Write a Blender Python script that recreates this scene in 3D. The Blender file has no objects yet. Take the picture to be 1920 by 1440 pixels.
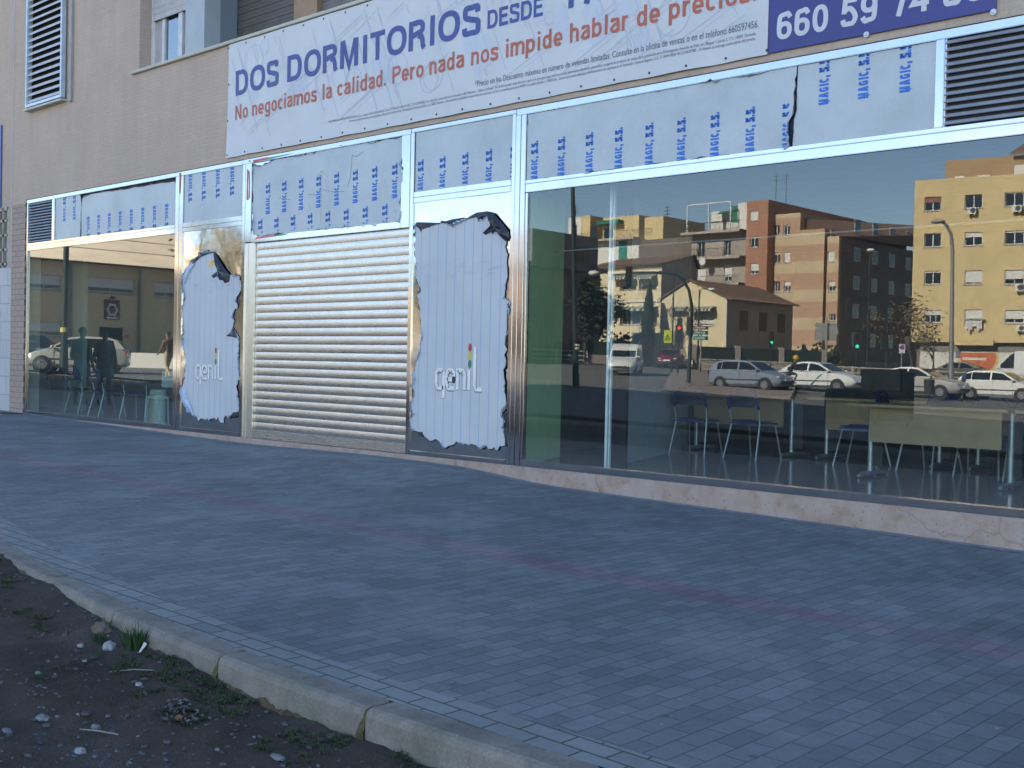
import bpy, bmesh, math, random
from mathutils import Vector, Matrix
from math import radians, sin, cos, pi, sqrt

SC = bpy.context.scene
COL = SC.collection
rnd = random.Random(7)

# ------------------------------------------------------------------ camera
FPX = 2150.0                      # focal length in pixels of the 1920 px wide photograph
YAW, PITCH, ROLL = radians(43.11443), radians(-1.01443), radians(1.21780)
CAM = Vector((0.0, -9.20618, 1.11771))
_r = Vector((cos(YAW), sin(YAW), 0))
CW = Vector((-sin(YAW) * cos(PITCH), cos(YAW) * cos(PITCH), sin(PITCH)))
_u = _r.cross(CW)
CR = _r * cos(ROLL) + _u * sin(ROLL)
CU = -_r * sin(ROLL) + _u * cos(ROLL)
cam_data = bpy.data.cameras.new('camera')
cam = bpy.data.objects.new('camera', cam_data)
COL.objects.link(cam)
cam_data.sensor_width = 36.0
cam_data.lens = FPX / 1920.0 * 36.0
cam_data.clip_start = 0.05
cam_data.clip_end = 6000
cam.matrix_world = Matrix(((CR.x, CU.x, -CW.x, CAM.x), (CR.y, CU.y, -CW.y, CAM.y), (CR.z, CU.z, -CW.z, CAM.z), (0, 0, 0, 1)))
SC.camera = cam

# ------------------------------------------------------------------ light
SUN_ELEV = radians(32)
SUN_DIR = Vector((-0.16, 1.0, 0)).normalized() * cos(SUN_ELEV) + Vector((0, 0, sin(SUN_ELEV)))   # towards the sun, behind the shops
world = bpy.data.worlds.new('World')
SC.world = world
world.use_nodes = True
wn = world.node_tree.nodes
bg = wn['Background']
sky = wn.new('ShaderNodeTexSky')
sky.sky_type = 'NISHITA'
sky.sun_disc = False
sky.sun_elevation = SUN_ELEV
sky.sun_rotation = math.atan2(SUN_DIR.x, SUN_DIR.y)
sky.air_density = 1.0
sky.dust_density = 0.15
sky.altitude = 1600
sky.ozone_density = 1.2
world.node_tree.links.new(sky.outputs[0], bg.inputs[0])
bg.inputs[1].default_value = 0.09
sun_data = bpy.data.lights.new('sun', 'SUN')
sun_data.energy = 5.0
sun_data.angle = radians(0.5)
sun_data.color = (1.0, 0.93, 0.82)
sun = bpy.data.objects.new('sun', sun_data)
COL.objects.link(sun)
sun.rotation_euler = SUN_DIR.to_track_quat('Z', 'Y').to_euler()
SC.view_settings.view_transform = 'Standard'
SC.view_settings.look = 'None'
SC.view_settings.exposure = 2.35
SC.view_settings.gamma = 1.0
SC.cycles.max_bounces = 10
SC.cycles.glossy_bounces = 6
SC.cycles.transmission_bounces = 8
SC.cycles.transparent_max_bounces = 12
SC.cycles.sample_clamp_indirect = 6.0

# ------------------------------------------------------------------ measuring helpers
def ray(u, v):
    return CR * ((u - 960) / FPX) + CU * ((720 - v) / FPX) + CW

def F(u, v, y=0.0):
    """point of the facade plane (x, z) seen at a photo pixel"""
    d = ray(u, v)
    t = (y - CAM.y) / d.y
    return (CAM.x + d.x * t, CAM.z + d.z * t)

GLASS_Y = 0.04
def At(u, v, d):
    """place across the street whose mirror image stands at a pixel, d metres deep"""
    P = CAM + ray(u, v) * d
    return Vector((P.x, 2 * GLASS_Y - P.y, P.z))

def smooth(a, b, t):
    t = min(1, max(0, (t - a) / (b - a)))
    return t * t * (3 - 2 * t)

def gz(x, y):
    """height of the sloping street"""
    xc = min(40, max(-95, x))
    yp = min(140, max(-20, -y))
    a = -0.30 - 0.0155 * xc - 0.004 * yp
    b = -1.397 - 0.038 * xc + 0.0083 * yp
    s = smooth(7, 27, yp)
    ramp_up = 0.08 * smooth(-14.4, -10.2, x) * (1 - smooth(-9.6, -7.9, x)) * (1 - smooth(0.3, 2.4, -y))    # pavement rises to the shutter's threshold
    return a * (1 - s) + b * s + ramp_up

# ------------------------------------------------------------------ materials
def new_mat(name):
    m = bpy.data.materials.new(name)
    m.use_nodes = True
    return m, m.node_tree.nodes, m.node_tree.links, m.node_tree.nodes['Principled BSDF']

def vec_node(n, l, space, scale=(1, 1, 1), swap=None):
    if space == 'world':
        g = n.new('ShaderNodeNewGeometry'); out = g.outputs['Position']
    else:
        g = n.new('ShaderNodeTexCoord'); out = g.outputs['Object']
    if swap:
        sp = n.new('ShaderNodeSeparateXYZ'); l.new(out, sp.inputs[0])
        cb = n.new('ShaderNodeCombineXYZ')
        for i, ax in enumerate(swap):
            if ax != '0':
                l.new(sp.outputs['XYZ'.index(ax)], cb.inputs[i])
        out = cb.outputs[0]
    mp = n.new('ShaderNodeMapping')
    mp.inputs['Scale'].default_value = scale
    l.new(out, mp.inputs[0])
    return mp.outputs[0]

def ramp(n, l, fac, stops):
    r = n.new('ShaderNodeValToRGB')
    e = r.color_ramp.elements
    while len(e) < len(stops):
        e.new(0.5)
    for i, (p, c) in enumerate(stops):
        e[i].position = p
        e[i].color = (c[0], c[1], c[2], 1) if not isinstance(c, (int, float)) else (c, c, c, 1)
    l.new(fac, r.inputs[0])
    return r.outputs[0]

def mixc(n, l, fac, a, b, mode='MIX'):
    m = n.new('ShaderNodeMix'); m.data_type = 'RGBA'; m.blend_type = mode
    for sock, val in ((m.inputs[0], fac), (m.inputs[6], a), (m.inputs[7], b)):
        if isinstance(val, (int, float)): sock.default_value = val
        elif isinstance(val, (tuple, list)): sock.default_value = (val[0], val[1], val[2], 1)
        else: l.new(val, sock)
    return m.outputs[2]

def noise(n, l, vec, scale, detail=4, rough=0.55, dist=0):
    t = n.new('ShaderNodeTexNoise')
    t.inputs['Scale'].default_value = scale
    t.inputs['Detail'].default_value = detail
    t.inputs['Roughness'].default_value = rough
    t.inputs['Distortion'].default_value = dist
    l.new(vec, t.inputs['Vector'])
    return t.outputs['Fac']

def bump(n, l, b, height, strength, dist=0.01):
    bp = n.new('ShaderNodeBump')
    bp.inputs['Strength'].default_value = strength
    bp.inputs['Distance'].default_value = dist
    l.new(height, bp.inputs['Height'])
    l.new(bp.outputs[0], b.inputs['Normal'])

MATS = {}
def mat(name, col, rough=0.7, metal=0.0, spec=0.5, var=0.12, scale=6.0, bmp=0.0, bscale=40.0, space='object', coat=0.0):
    """plain surface with a mottled colour, used for most painted or plastic things"""
    if name in MATS: return MATS[name]
    m, n, l, b = new_mat(name)
    b.inputs['Roughness'].default_value = rough
    b.inputs['Metallic'].default_value = metal
    b.inputs['Specular IOR Level'].default_value = spec
    if coat:
        b.inputs['Coat Weight'].default_value = coat
        b.inputs['Coat Roughness'].default_value = 0.06
    v = vec_node(n, l, space)
    if var > 0:
        f = noise(n, l, v, scale)
        lo = [max(0, c * (1 - var)) for c in col]; hi = [min(1, c * (1 + var)) for c in col]
        l.new(ramp(n, l, f, [(0.3, lo), (0.7, hi)]), b.inputs['Base Color'])
    else:
        b.inputs['Base Color'].default_value = (*col, 1)
    if bmp > 0:
        bump(n, l, b, noise(n, l, v, bscale, 3), bmp)
    MATS[name] = m
    return m

def glow(name, col, strength):
    if name in MATS: return MATS[name]
    m, n, l, b = new_mat(name)
    b.inputs['Base Color'].default_value = (*col, 1)
    b.inputs['Emission Color'].default_value = (*col, 1)
    b.inputs['Emission Strength'].default_value = strength
    MATS[name] = m
    return m

def glass_mat(name, tint, f0, rough=0.0, dust=0.0):
    """a pane: clear tinted body with a mirror reflection that grows at grazing angles"""
    if name in MATS: return MATS[name]
    m, n, l, b = new_mat(name)
    n.remove(b)
    out = n['Material Output']
    tr = n.new('ShaderNodeBsdfTransparent'); tr.inputs[0].default_value = (*tint, 1)
    gl = n.new('ShaderNodeBsdfGlossy'); gl.inputs['Roughness'].default_value = rough
    gl.inputs['Color'].default_value = (0.95, 0.98, 0.97, 1)
    lw = n.new('ShaderNodeLayerWeight'); lw.inputs[0].default_value = 0.5
    pw = n.new('ShaderNodeMath'); pw.operation = 'POWER'; pw.inputs[1].default_value = 4.0
    l.new(lw.outputs['Facing'], pw.inputs[0])
    ma = n.new('ShaderNodeMath'); ma.operation = 'MULTIPLY_ADD'
    ma.inputs[1].default_value = 1 - f0; ma.inputs[2].default_value = f0
    l.new(pw.outputs[0], ma.inputs[0])
    mx = n.new('ShaderNodeMixShader')
    l.new(ma.outputs[0], mx.inputs[0]); l.new(tr.outputs[0], mx.inputs[1]); l.new(gl.outputs[0], mx.inputs[2])
    last = mx.outputs[0]
    if dust:
        df = n.new('ShaderNodeBsdfDiffuse'); df.inputs[0].default_value = (0.55, 0.56, 0.55, 1)
        v = vec_node(n, l, 'world'); f = noise(n, l, v, 2.2, 6, 0.65)
        sp = n.new('ShaderNodeSeparateXYZ'); l.new(v, sp.inputs[0])
        mr = n.new('ShaderNodeMapRange'); mr.inputs[1].default_value = 0.4; mr.inputs[2].default_value = 0.05; mr.inputs[3].default_value = 0.0; mr.inputs[4].default_value = 0.16; l.new(sp.outputs[2], mr.inputs[0])
        f2 = noise(n, l, v, 9, 5, 0.7)
        mm = n.new('ShaderNodeMath'); mm.operation = 'MULTIPLY'; l.new(mr.outputs[0], mm.inputs[0]); l.new(f2, mm.inputs[1])
        ma2 = n.new('ShaderNodeMath'); ma2.operation = 'MULTIPLY_ADD'; ma2.inputs[1].default_value = dust; l.new(f, ma2.inputs[0]); l.new(mm.outputs[0], ma2.inputs[2])
        m2 = n.new('ShaderNodeMixShader'); l.new(ma2.outputs[0], m2.inputs[0]); l.new(last, m2.inputs[1]); l.new(df.outputs[0], m2.inputs[2]); last = m2.outputs[0]
    l.new(last, out.inputs[0])
    MATS[name] = m
    return m

def brick_mat(name, c1, c2, mortar, bw, rh, msize, swap, rough=0.85, bmp=0.3, var=0.12, space='world', offset=0.5, spots=False, drips=False, stripe=False, dust=None):
    if name in MATS: return MATS[name]
    m, n, l, b = new_mat(name)
    v = vec_node(n, l, space, swap=swap)
    t = n.new('ShaderNodeTexBrick')
    t.offset = offset
    t.inputs['Scale'].default_value = 1.0
    t.inputs['Brick Width'].default_value = bw
    t.inputs['Row Height'].default_value = rh
    t.inputs['Mortar Size'].default_value = msize
    t.inputs['Mortar Smooth'].default_value = 0.3
    t.inputs['Color1'].default_value = (*c1, 1); t.inputs['Color2'].default_value = (*c2, 1)
    t.inputs['Mortar'].default_value = (*mortar, 1)
    l.new(v, t.inputs['Vector'])
    v2 = vec_node(n, l, space)
    f = noise(n, l, v2, 0.9, 6, 0.6)
    colr = mixc(n, l, 1.0, t.outputs['Color'], ramp(n, l, f, [(0.3, 1 - var), (0.7, 1 + var)]), 'MULTIPLY')
    fdr = noise(n, l, vec_node(n, l, space, scale=(3.5, 3.5, 0.35)), 1.0, 5, 0.65)
    if drips: colr = mixc(n, l, 1.0, colr, ramp(n, l, fdr, [(0.35, 0.95), (0.65, 1.03)]), 'MULTIPLY')
    f2 = noise(n, l, v2, 26, 4, 0.7)
    colr = mixc(n, l, 1.0, colr, ramp(n, l, f2, [(0.25, 0.88), (0.75, 1.1)]), 'MULTIPLY')
    if dust:
        f3 = noise(n, l, vec_node(n, l, space, scale=dust[2]), dust[1], 5, 0.62)
        colr = mixc(n, l, ramp(n, l, f3, [(dust[3], 0.0), (dust[3] + 0.16, dust[4] if len(dust) > 4 else 0.55)]), colr, dust[0])
    if stripe:
        sp = n.new('ShaderNodeSeparateXYZ'); l.new(v2, sp.inputs[0])
        mx_ = n.new('ShaderNodeMath'); mx_.operation = 'ADD'; mx_.inputs[1].default_value = 5.0; l.new(sp.outputs[0], mx_.inputs[0])
        mz_ = n.new('ShaderNodeMath'); mz_.operation = 'MAXIMUM'; mz_.inputs[1].default_value = 0.0; l.new(mx_.outputs[0], mz_.inputs[0])
        yc = n.new('ShaderNodeMath'); yc.operation = 'MULTIPLY_ADD'; yc.inputs[1].default_value = -0.03; l.new(mz_.outputs[0], yc.inputs[0]); l.new(sp.outputs[1], yc.inputs[2])
        dy_ = n.new('ShaderNodeMath'); dy_.operation = 'ADD'; dy_.inputs[1].default_value = 3.37; l.new(yc.outputs[0], dy_.inputs[0])
        ab = n.new('ShaderNodeMath'); ab.operation = 'ABSOLUTE'; l.new(dy_.outputs[0], ab.inputs[0])
        fade = noise(n, l, v2, 0.8, 4, 0.6)
        mk = n.new('ShaderNodeMath'); mk.operation = 'MULTIPLY'
        l.new(ramp(n, l, ab.outputs[0], [(0.15, 1.0), (0.175, 0.0)]), mk.inputs[0]); l.new(ramp(n, l, fade, [(0.3, 0.55), (0.6, 0.95)]), mk.inputs[1])
        colr = mixc(n, l, mk.outputs[0], colr, mixc(n, l, 1.0, colr, (1.22, 0.84, 0.95), 'MULTIPLY'))
    if spots:
        vo = n.new('ShaderNodeTexVoronoi'); vo.inputs['Scale'].default_value = 2.6; l.new(v2, vo.inputs['Vector'])
        colr = mixc(n, l, ramp(n, l, vo.outputs['Distance'], [(0.045, 0.6), (0.075, 0.0)]), colr, [c * 0.45 for c in c1])
        vo2 = n.new('ShaderNodeTexVoronoi'); vo2.inputs['Scale'].default_value = 5.1; l.new(v2, vo2.inputs['Vector'])
        colr = mixc(n, l, ramp(n, l, vo2.outputs['Distance'], [(0.03, 0.5), (0.06, 0.0)]), colr, [min(1, c * 2.0) for c in c2])
    l.new(colr, b.inputs['Base Color'])
    b.inputs['Roughness'].default_value = rough
    bump(n, l, b, t.outputs['Fac'], -bmp, 0.006) if False else None
    inv = n.new('ShaderNodeMath'); inv.operation = 'SUBTRACT'; inv.inputs[0].default_value = 1.0
    l.new(t.outputs['Fac'], inv.inputs[1])
    ad = n.new('ShaderNodeMath'); ad.operation = 'MULTIPLY_ADD'; ad.inputs[1].default_value = 0.35
    l.new(f2, ad.inputs[0]); l.new(inv.outputs[0], ad.inputs[2])
    bump(n, l, b, ad.outputs[0], bmp, 0.008)
    MATS[name] = m
    return m

# ------------------------------------------------------------------ mesh building
IDT = lambda p: p
class MB:
    def __init__(s, T=None):
        s.v = []; s.f = []; s.mi = []; s.T = T or IDT; s.uv = None
    def add(s, pts, faces, mi=0, T=None):
        T = T or s.T
        o = len(s.v)
        s.v += [tuple(T(p)) for p in pts]
        for f in faces:
            s.f.append([o + i for i in f]); s.mi.append(mi)
    def box(s, x0, x1, y0, y1, z0, z1, mi=0, T=None):
        p = [(x0, y0, z0), (x1, y0, z0), (x1, y1, z0), (x0, y1, z0), (x0, y0, z1), (x1, y0, z1), (x1, y1, z1), (x0, y1, z1)]
        s.add(p, [(0, 3, 2, 1), (4, 5, 6, 7), (0, 1, 5, 4), (1, 2, 6, 5), (2, 3, 7, 6), (3, 0, 4, 7)], mi, T)
    def quad(s, a, b, c, d, mi=0, T=None):
        s.add([a, b, c, d], [(0, 1, 2, 3)], mi, T)
    def prism(s, outline, w0, w1, axes='xz', mi=0, T=None):
        """outline in two axes, extruded along the third from w0 to w1"""
        def mk(a, b, w):
            return {'xz': (a, w, b), 'xy': (a, b, w), 'yz': (w, a, b)}[axes]
        k = len(outline)
        p = [mk(a, b, w0) for a, b in outline] + [mk(a, b, w1) for a, b in outline]
        fs = [tuple(range(k)), tuple(range(2 * k - 1, k - 1, -1))]
        fs += [(i, (i + 1) % k, k + (i + 1) % k, k + i) for i in range(k)]
        s.add(p, fs, mi, T)
    def tube(s, pts, r, n=8, mi=0, cap=True, T=None):
        pts = [Vector(p) for p in pts]
        rs = r if isinstance(r, (list, tuple)) else [r] * len(pts)
        rings = []
        prev = None
        for i, p in enumerate(pts):
            d = (pts[min(i + 1, len(pts) - 1)] - pts[max(i - 1, 0)])
            if d.length < 1e-9: d = Vector((0, 0, 1))
            d.normalize()
            if prev is None:
                a = d.orthogonal().normalized()
            else:
                a = (prev - d * prev.dot(d))
                a = a.normalized() if a.length > 1e-6 else d.orthogonal().normalized()
            prev = a
            b = d.cross(a)
            rings.append([p + (a * cos(2 * pi * k / n) + b * sin(2 * pi * k / n)) * rs[i] for k in range(n)])
        vv = [q for rg in rings for q in rg]
        fs = []
        for i in range(len(pts) - 1):
            for k in range(n):
                fs.append((i * n + k, i * n + (k + 1) % n, (i + 1) * n + (k + 1) % n, (i + 1) * n + k))
        if cap:
            fs.append(tuple(range(n - 1, -1, -1))); fs.append(tuple(range((len(pts) - 1) * n, len(pts) * n)))
        s.add(vv, fs, mi, T)
    def disc(s, c, ax, r0, r1, h, n=20, mi=0, T=None):
        """cylinder from radius r0 to r1 along unit axis ax"""
        c = Vector(c); ax = Vector(ax).normalized()
        s.tube([c, c + ax * h], [r0, r1], n, mi, True, T)
    def ball(s, c, rx, ry=None, rz=None, seg=12, rings=8, mi=0, T=None, jit=0):
        ry = ry or rx; rz = rz or rx
        vv = []; fs = []
        for i in range(rings + 1):
            th = pi * i / rings
            for k in range(seg):
                ph = 2 * pi * k / seg
                j = 1 + (rnd.uniform(-jit, jit) if jit else 0)
                vv.append((c[0] + rx * sin(th) * cos(ph) * j, c[1] + ry * sin(th) * sin(ph) * j, c[2] + rz * cos(th) * j))
        for i in range(rings):
            for k in range(seg):
                fs.append((i * seg + k, (i + 1) * seg + k, (i + 1) * seg + (k + 1) % seg, i * seg + (k + 1) % seg))
        s.add(vv, fs, mi, T)
    def grid(s, fn, nu, nv, mi=0, T=None, keep=None):
        vv = [fn(i / nu, j / nv) for j in range(nv + 1) for i in range(nu + 1)]
        fs = []
        for j in range(nv):
            for i in range(nu):
                if keep and not keep((i + .5) / nu, (j + .5) / nv): continue
                a = j * (nu + 1) + i
                fs.append((a, a + 1, a + nu + 2, a + nu + 1))
        s.add(vv, fs, mi, T)
    def build(s, name, mats, parent=None, smooth=False, local=False, bevel=0, weld=False, solid=0):
        me = bpy.data.meshes.new(name)
        off = Vector((0, 0, 0))
        if parent is not None and not local:
            off = root_loc(parent)
        vv = [(p[0] - off.x, p[1] - off.y, p[2] - off.z) for p in s.v]
        me.from_pydata(vv, [], s.f)
        if not isinstance(mats, (list, tuple)): mats = [mats]
        for m in mats: me.materials.append(m)
        if len(mats) > 1: me.polygons.foreach_set('material_index', s.mi)
        bm = bmesh.new(); bm.from_mesh(me)
        if weld: bmesh.ops.remove_doubles(bm, verts=bm.verts, dist=1e-4)
        bmesh.ops.recalc_face_normals(bm, faces=bm.faces)
        if bevel:
            es = [e for e in bm.edges if len(e.link_faces) == 2 and e.calc_face_angle(0) > 0.6]
            bmesh.ops.bevel(bm, geom=es, offset=bevel, segments=2, affect='EDGES', clamp_overlap=True)
        bm.to_mesh(me); bm.free()
        if smooth:
            me.polygons.foreach_set('use_smooth', [True] * len(me.polygons))
            try: me.set_sharp_from_angle(angle=radians(40))
            except Exception: pass
        o = bpy.data.objects.new(name, me)
        COL.objects.link(o)
        if parent is not None: o.parent = parent
        return o

def root_loc(o):
    v = Vector(o.location)
    while o.parent is not None:
        o = o.parent; v += Vector(o.location)
    return v

def tag(o, label=None, cat=None, group=None, kind=None):
    if label: o['label'] = label
    if cat: o['category'] = cat
    if group: o['group'] = group
    if kind: o['kind'] = kind
    return o

def thing(name, label, cat, loc=(0, 0, 0), rotz=0, group=None):
    o = bpy.data.objects.new(name, None)
    o.empty_display_size = 0.2
    COL.objects.link(o)
    o.location = loc; o.rotation_euler = (0, 0, rotz)
    return tag(o, label, cat, group)

def copy_tree(o, parent=None):
    c = o.copy(); COL.objects.link(c)
    c.parent = parent
    for ch in list(o.children):
        copy_tree(ch, c)
    return c

def structure(o):
    o['kind'] = 'structure'; return o

_dg = []
def text_into(mb, body, x, z, w, h, y, mi=0, weight=0.0, rot=0, clip=None, space=1.0, mirror=False, depth=0.0, T=None):
    """lettering laid on the plane y; (x, z) is the lower-left of its box, w along the reading direction"""
    cu = bpy.data.curves.new('lettering', 'FONT')
    cu.body = body; cu.size = 1.0; cu.offset = weight; cu.space_character = space
    cu.resolution_u = 4
    o = bpy.data.objects.new('lettering', cu); COL.objects.link(o)
    dg = bpy.context.evaluated_depsgraph_get(); dg.update()
    me = bpy.data.meshes.new_from_object(o.evaluated_get(dg))
    vs = [Vector(v.co) for v in me.vertices]
    fs = [tuple(p.vertices) for p in me.polygons]
    bpy.data.objects.remove(o); bpy.data.curves.remove(cu); bpy.data.meshes.remove(me)
    x0 = min(v.x for v in vs); x1 = max(v.x for v in vs); y0 = min(v.y for v in vs); y1 = max(v.y for v in vs)
    # stretch the box to the measured one; h counts the cap height from the base line
    cap = 0.729 + 2 * weight
    base = -weight
    out = []
    for v in vs:
        a = (v.x - x0) / (x1 - x0) * w
        b = (v.y - base) / cap * h
        if mirror: a = w - a
        if rot == 90: p = (x - b, z + a)
        elif rot == -90: p = (x + b, z - a)
        else: p = (x + a, z + b)
        out.append((p[0], y, p[1]))
    if clip:
        bm = bmesh.new()
        bv = [bm.verts.new(p) for p in out]
        for f in fs:
            try: bm.faces.new([bv[i] for i in f])
            except Exception: pass
        for axis, lim, sgn in clip:
            co = [0, 0, 0]; co[axis] = lim
            no = [0, 0, 0]; no[axis] = sgn
            bmesh.ops.bisect_plane(bm, geom=bm.verts[:] + bm.edges[:] + bm.faces[:], plane_co=co, plane_no=no, clear_outer=True)
        bm.verts.index_update()
        bm.verts.ensure_lookup_table()
        out = [tuple(v.co) for v in bm.verts]
        fs = [tuple(v.index for v in f.verts) for f in bm.faces]
        bm.free()
    mb.add(out, fs, mi, T)

# ------------------------------------------------------------------ stroke lettering: upright grotesque and a heavy condensed face
def _cr(pts, k=6):
    """smooth curve through key points"""
    P = [Vector(p) for p in pts]; out = []
    for i in range(len(P) - 1):
        a = P[i - 1] if i else P[0] * 2 - P[1]; b, c = P[i], P[i + 1]; d = P[i + 2] if i + 2 < len(P) else P[-1] * 2 - P[-2]
        for j in range(k):
            t = j / k
            out.append(0.5 * ((2 * b) + (c - a) * t + (2 * a - 5 * b + 4 * c - d) * t * t + (3 * b - a - 3 * c + d) * t ** 3))
    return [tuple(p) for p in out] + [tuple(P[-1])]
def _el(cx, cz, rx, rz, a0, a1, k=18):
    """arc of a squarish ellipse"""
    o = []
    for i in range(k + 1):
        t = radians(a0 + (a1 - a0) * i / k); c, s = cos(t), sin(t); e = 0.86
        o.append((cx + rx * math.copysign(abs(c) ** e, c), cz + rz * math.copysign(abs(s) ** e, s)))
    return o
def glyph(ch, h):
    """strokes as centre lines, cap height 1; returns (advance, strokes)"""
    X = 0.73
    lo = lambda W, cz, rz: _el(W / 2, cz, W / 2 - h, rz, 90, 450, 28)
    t = 1 - h; m = X / 2; xr = m - h
    if ch == ' ': return .3, []
    if ch == 'O': return .88, [lo(.86, .5, .5 - h)]
    if ch == '0': return .6, [lo(.58, .5, .5 - h)]
    if ch == 'D': return .8, [[(h, h), (h, t), (.38, t)] + _el(.38, .5, .38 - h, .5 - h, 90, -90, 16)[1:] + [(h, h)]]
    if ch == 'S': return .72, [_cr([(.66 - h, .73), (.56, .90), (.35, t), (.13, .9), (h, .74), (.14, .6), (.36, .515), (.58, .43), (.69 - h, .27), (.57, .1), (.35, h), (.12, .1), (h - .01, .28)], 5)]
    if ch == 'R': return .78, [[(h, 0), (h, t), (.42, t)] + _el(.42, .735, .28 - h, .265 - h, 90, -90, 12)[1:] + [(h, .47)], [(.40, .46), (.55, .42), (.60, .3), (.62, .1), (.68, 0)]]
    if ch == 'P': return .7, [[(h, 0), (h, t), (.42, t)] + _el(.40, .72, .28 - h, .28 - h, 90, -90, 12)[1:] + [(h, .44)]]
    if ch == 'M': return .92, [[(h, 0), (h, 1)], [(.84 - h, 0), (.84 - h, 1)], [(h + .03, 1), (.42, .04), (.81 - h, 1)]]
    if ch == 'N': return .8, [[(h, 0), (h, 1)], [(.72 - h, 0), (.72 - h, 1)], [(h + .02, .97), (.70 - h, .03)]]
    if ch == 'I': return .34, [[(.12 + h * .5, 0), (.12 + h * .5, 1)]]
    if ch == 'T': return .7, [[(0, t), (.68, t)], [(.34, t - h), (.34, 0)]]
    if ch == 'E': return .7, [[(.64, t), (h, t), (h, h), (.66, h)], [(h * 2, .52), (.6, .52)]]
    if ch == 'A': return .72, [[(h * .6, 0), (.35, 1)], [(.70 - h * .6, 0), (.35, 1)], [(.18, .26), (.52, .26)]]
    if ch == 'G': return .74, [_el(.37, .5, .37 - h, .5 - h, 35, 300, 20) + [(.70 - h, .2), (.70 - h, .46), (.42, .46)]]
    if ch == 'C': return .7, [_el(.37, .5, .36 - h, .5 - h, 38, 322, 20)]
    if ch == '1': return .5, [[(.02, .74), (.2, .78), (.3, 1)], [(.3, 0), (.3, 1)]]
    if ch == '7': return .58, [[(0, t), (.56, t), (.36, .5), (.24, 0)]]
    if ch == '6': return .6, [lo(.58, .33, .33 - h), _cr([(.54 - h * .3, .78), (.42, .93), (.3, t), (.13, .86), (h, .55), (h, .35)], 5)]
    if ch == '9': return .6, [lo(.58, .67, .33 - h), _cr([(.04 + h * .3, .22), (.16, .07), (.28, h), (.45, .14), (.58 - h, .45), (.58 - h, .65)], 5)]
    if ch == '5': return .6, [[(.54, t), (.13, t), (.09, .46)], _cr([(.06, .52), (.3, .63), (.58 - h, .34), (.42, .1), (.26, h), (.1, .1), (h * .6, .26)], 5)]
    if ch == '4': return .6, [[(.42, 0), (.42, 1)], [(.42, .97), (.05, .3), (.58, .3)]]
    if ch == '€': return .7, [_el(.42, .5, .34 - h, .5 - h, 45, 315, 20), [(0, .58), (.5, .58)], [(0, .42), (.46, .42)]]
    if ch == '*': return .4, [[(.17, .7), (.17, 1)], [(.03, .78), (.31, .93)], [(.03, .93), (.31, .78)]]
    if ch == '.': return .26, [[(.1, 0), (.1, h * 2)]]
    if ch == ',': return .26, [[(.11, h * 2), (.11, 0), (.05, -.14)]]
    if ch == 'o': return .6, [lo(.58, m, xr)]
    if ch == 'e': return .58, [[(h, m - .02), (.56 - h, m - .02)] + _el(.28, m, .28 - h, xr, 0, 318, 20)]
    if ch == 'c': return .54, [_el(.28, m, .27 - h, xr, 42, 318, 18)]
    if ch == 'a': return .58, [_cr([(h + .02, .54), (.13, .66), (.27, X - h), (.42, .64), (.46, .5)], 4) + [(.46, .12), (.53, h * .8)], _cr([(.46, .44), (.25, .4), (h, .2), (.2, h), (.38, .1), (.46, .22)], 4)]
    if ch == 'd': return .62, [_el(.28, m, .27 - h, xr, 20, 340, 20), [(.56 - h, 0), (.56 - h, 1)]]
    if ch == 'b': return .62, [_el(.29, m, .28 - h, xr, 160, -160, 20), [(h, 0), (h, 1)]]
    if ch == 'p': return .62, [_el(.29, m, .28 - h, xr, 160, -160, 20), [(h, -.27), (h, X)]]
    if ch == 'g': return .62, [_el(.28, m, .27 - h, xr, 20, 340, 20), [(.55 - h, X), (.55 - h, .0)] + _cr([(.55 - h, 0), (.46, -.18), (.28, -.24 + h * .4), (.1, -.13)], 4)]
    if ch == 'h': return .6, [[(h, 0), (h, 1)], [(h, .45)] + _el(.28, .46, .27 - h, X - h - .46, 170, 0, 12) + [(.55 - h, 0)]]
    if ch == 'n': return .6, [[(h, 0), (h, X)], [(h, .45)] + _el(.28, .46, .27 - h, X - h - .46, 170, 0, 12) + [(.55 - h, 0)]]
    if ch == 'm': return .9, [[(h, 0), (h, X)], [(h, .45)] + _el(.25, .46, .23 - h * .8, X - h - .46, 170, 0, 10) + [(.48 - h, 0)], [(.48 - h, .45)] + _el(.63, .46, .22 - h * .4, X - h - .46, 170, 0, 10) + [(.85 - h * .5, 0)]]
    if ch == 'u': return .6, [[(.55 - h, 0), (.55 - h, X)], [(h, X)] + _el(.28, .27, .27 - h, .27 - h, 180, 350, 12)]
    if ch == 'r': return .4, [[(h, 0), (h, X)], _cr([(h, .42), (.17, .62), (.36, X - h)], 4)]
    if ch == 's': return .54, [_cr([(.49 - h * .6, .53), (.4, .64), (.26, X - h), (.1, .63), (h + .01, .53), (.13, .42), (.27, .37), (.42, .3), (.5 - h, .19), (.4, .09), (.25, h), (.09, .09), (h * .6, .2)], 4)]
    if ch == 'i': return .28, [[(.05 + h, 0), (.05 + h, X)], [(.05 + h, .86), (.05 + h, 1)]]
    if ch == 'l': return .28, [[(.05 + h, 0), (.05 + h, 1)]]
    return .4, [[(.1, 0), (.1, 1)]]

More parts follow.
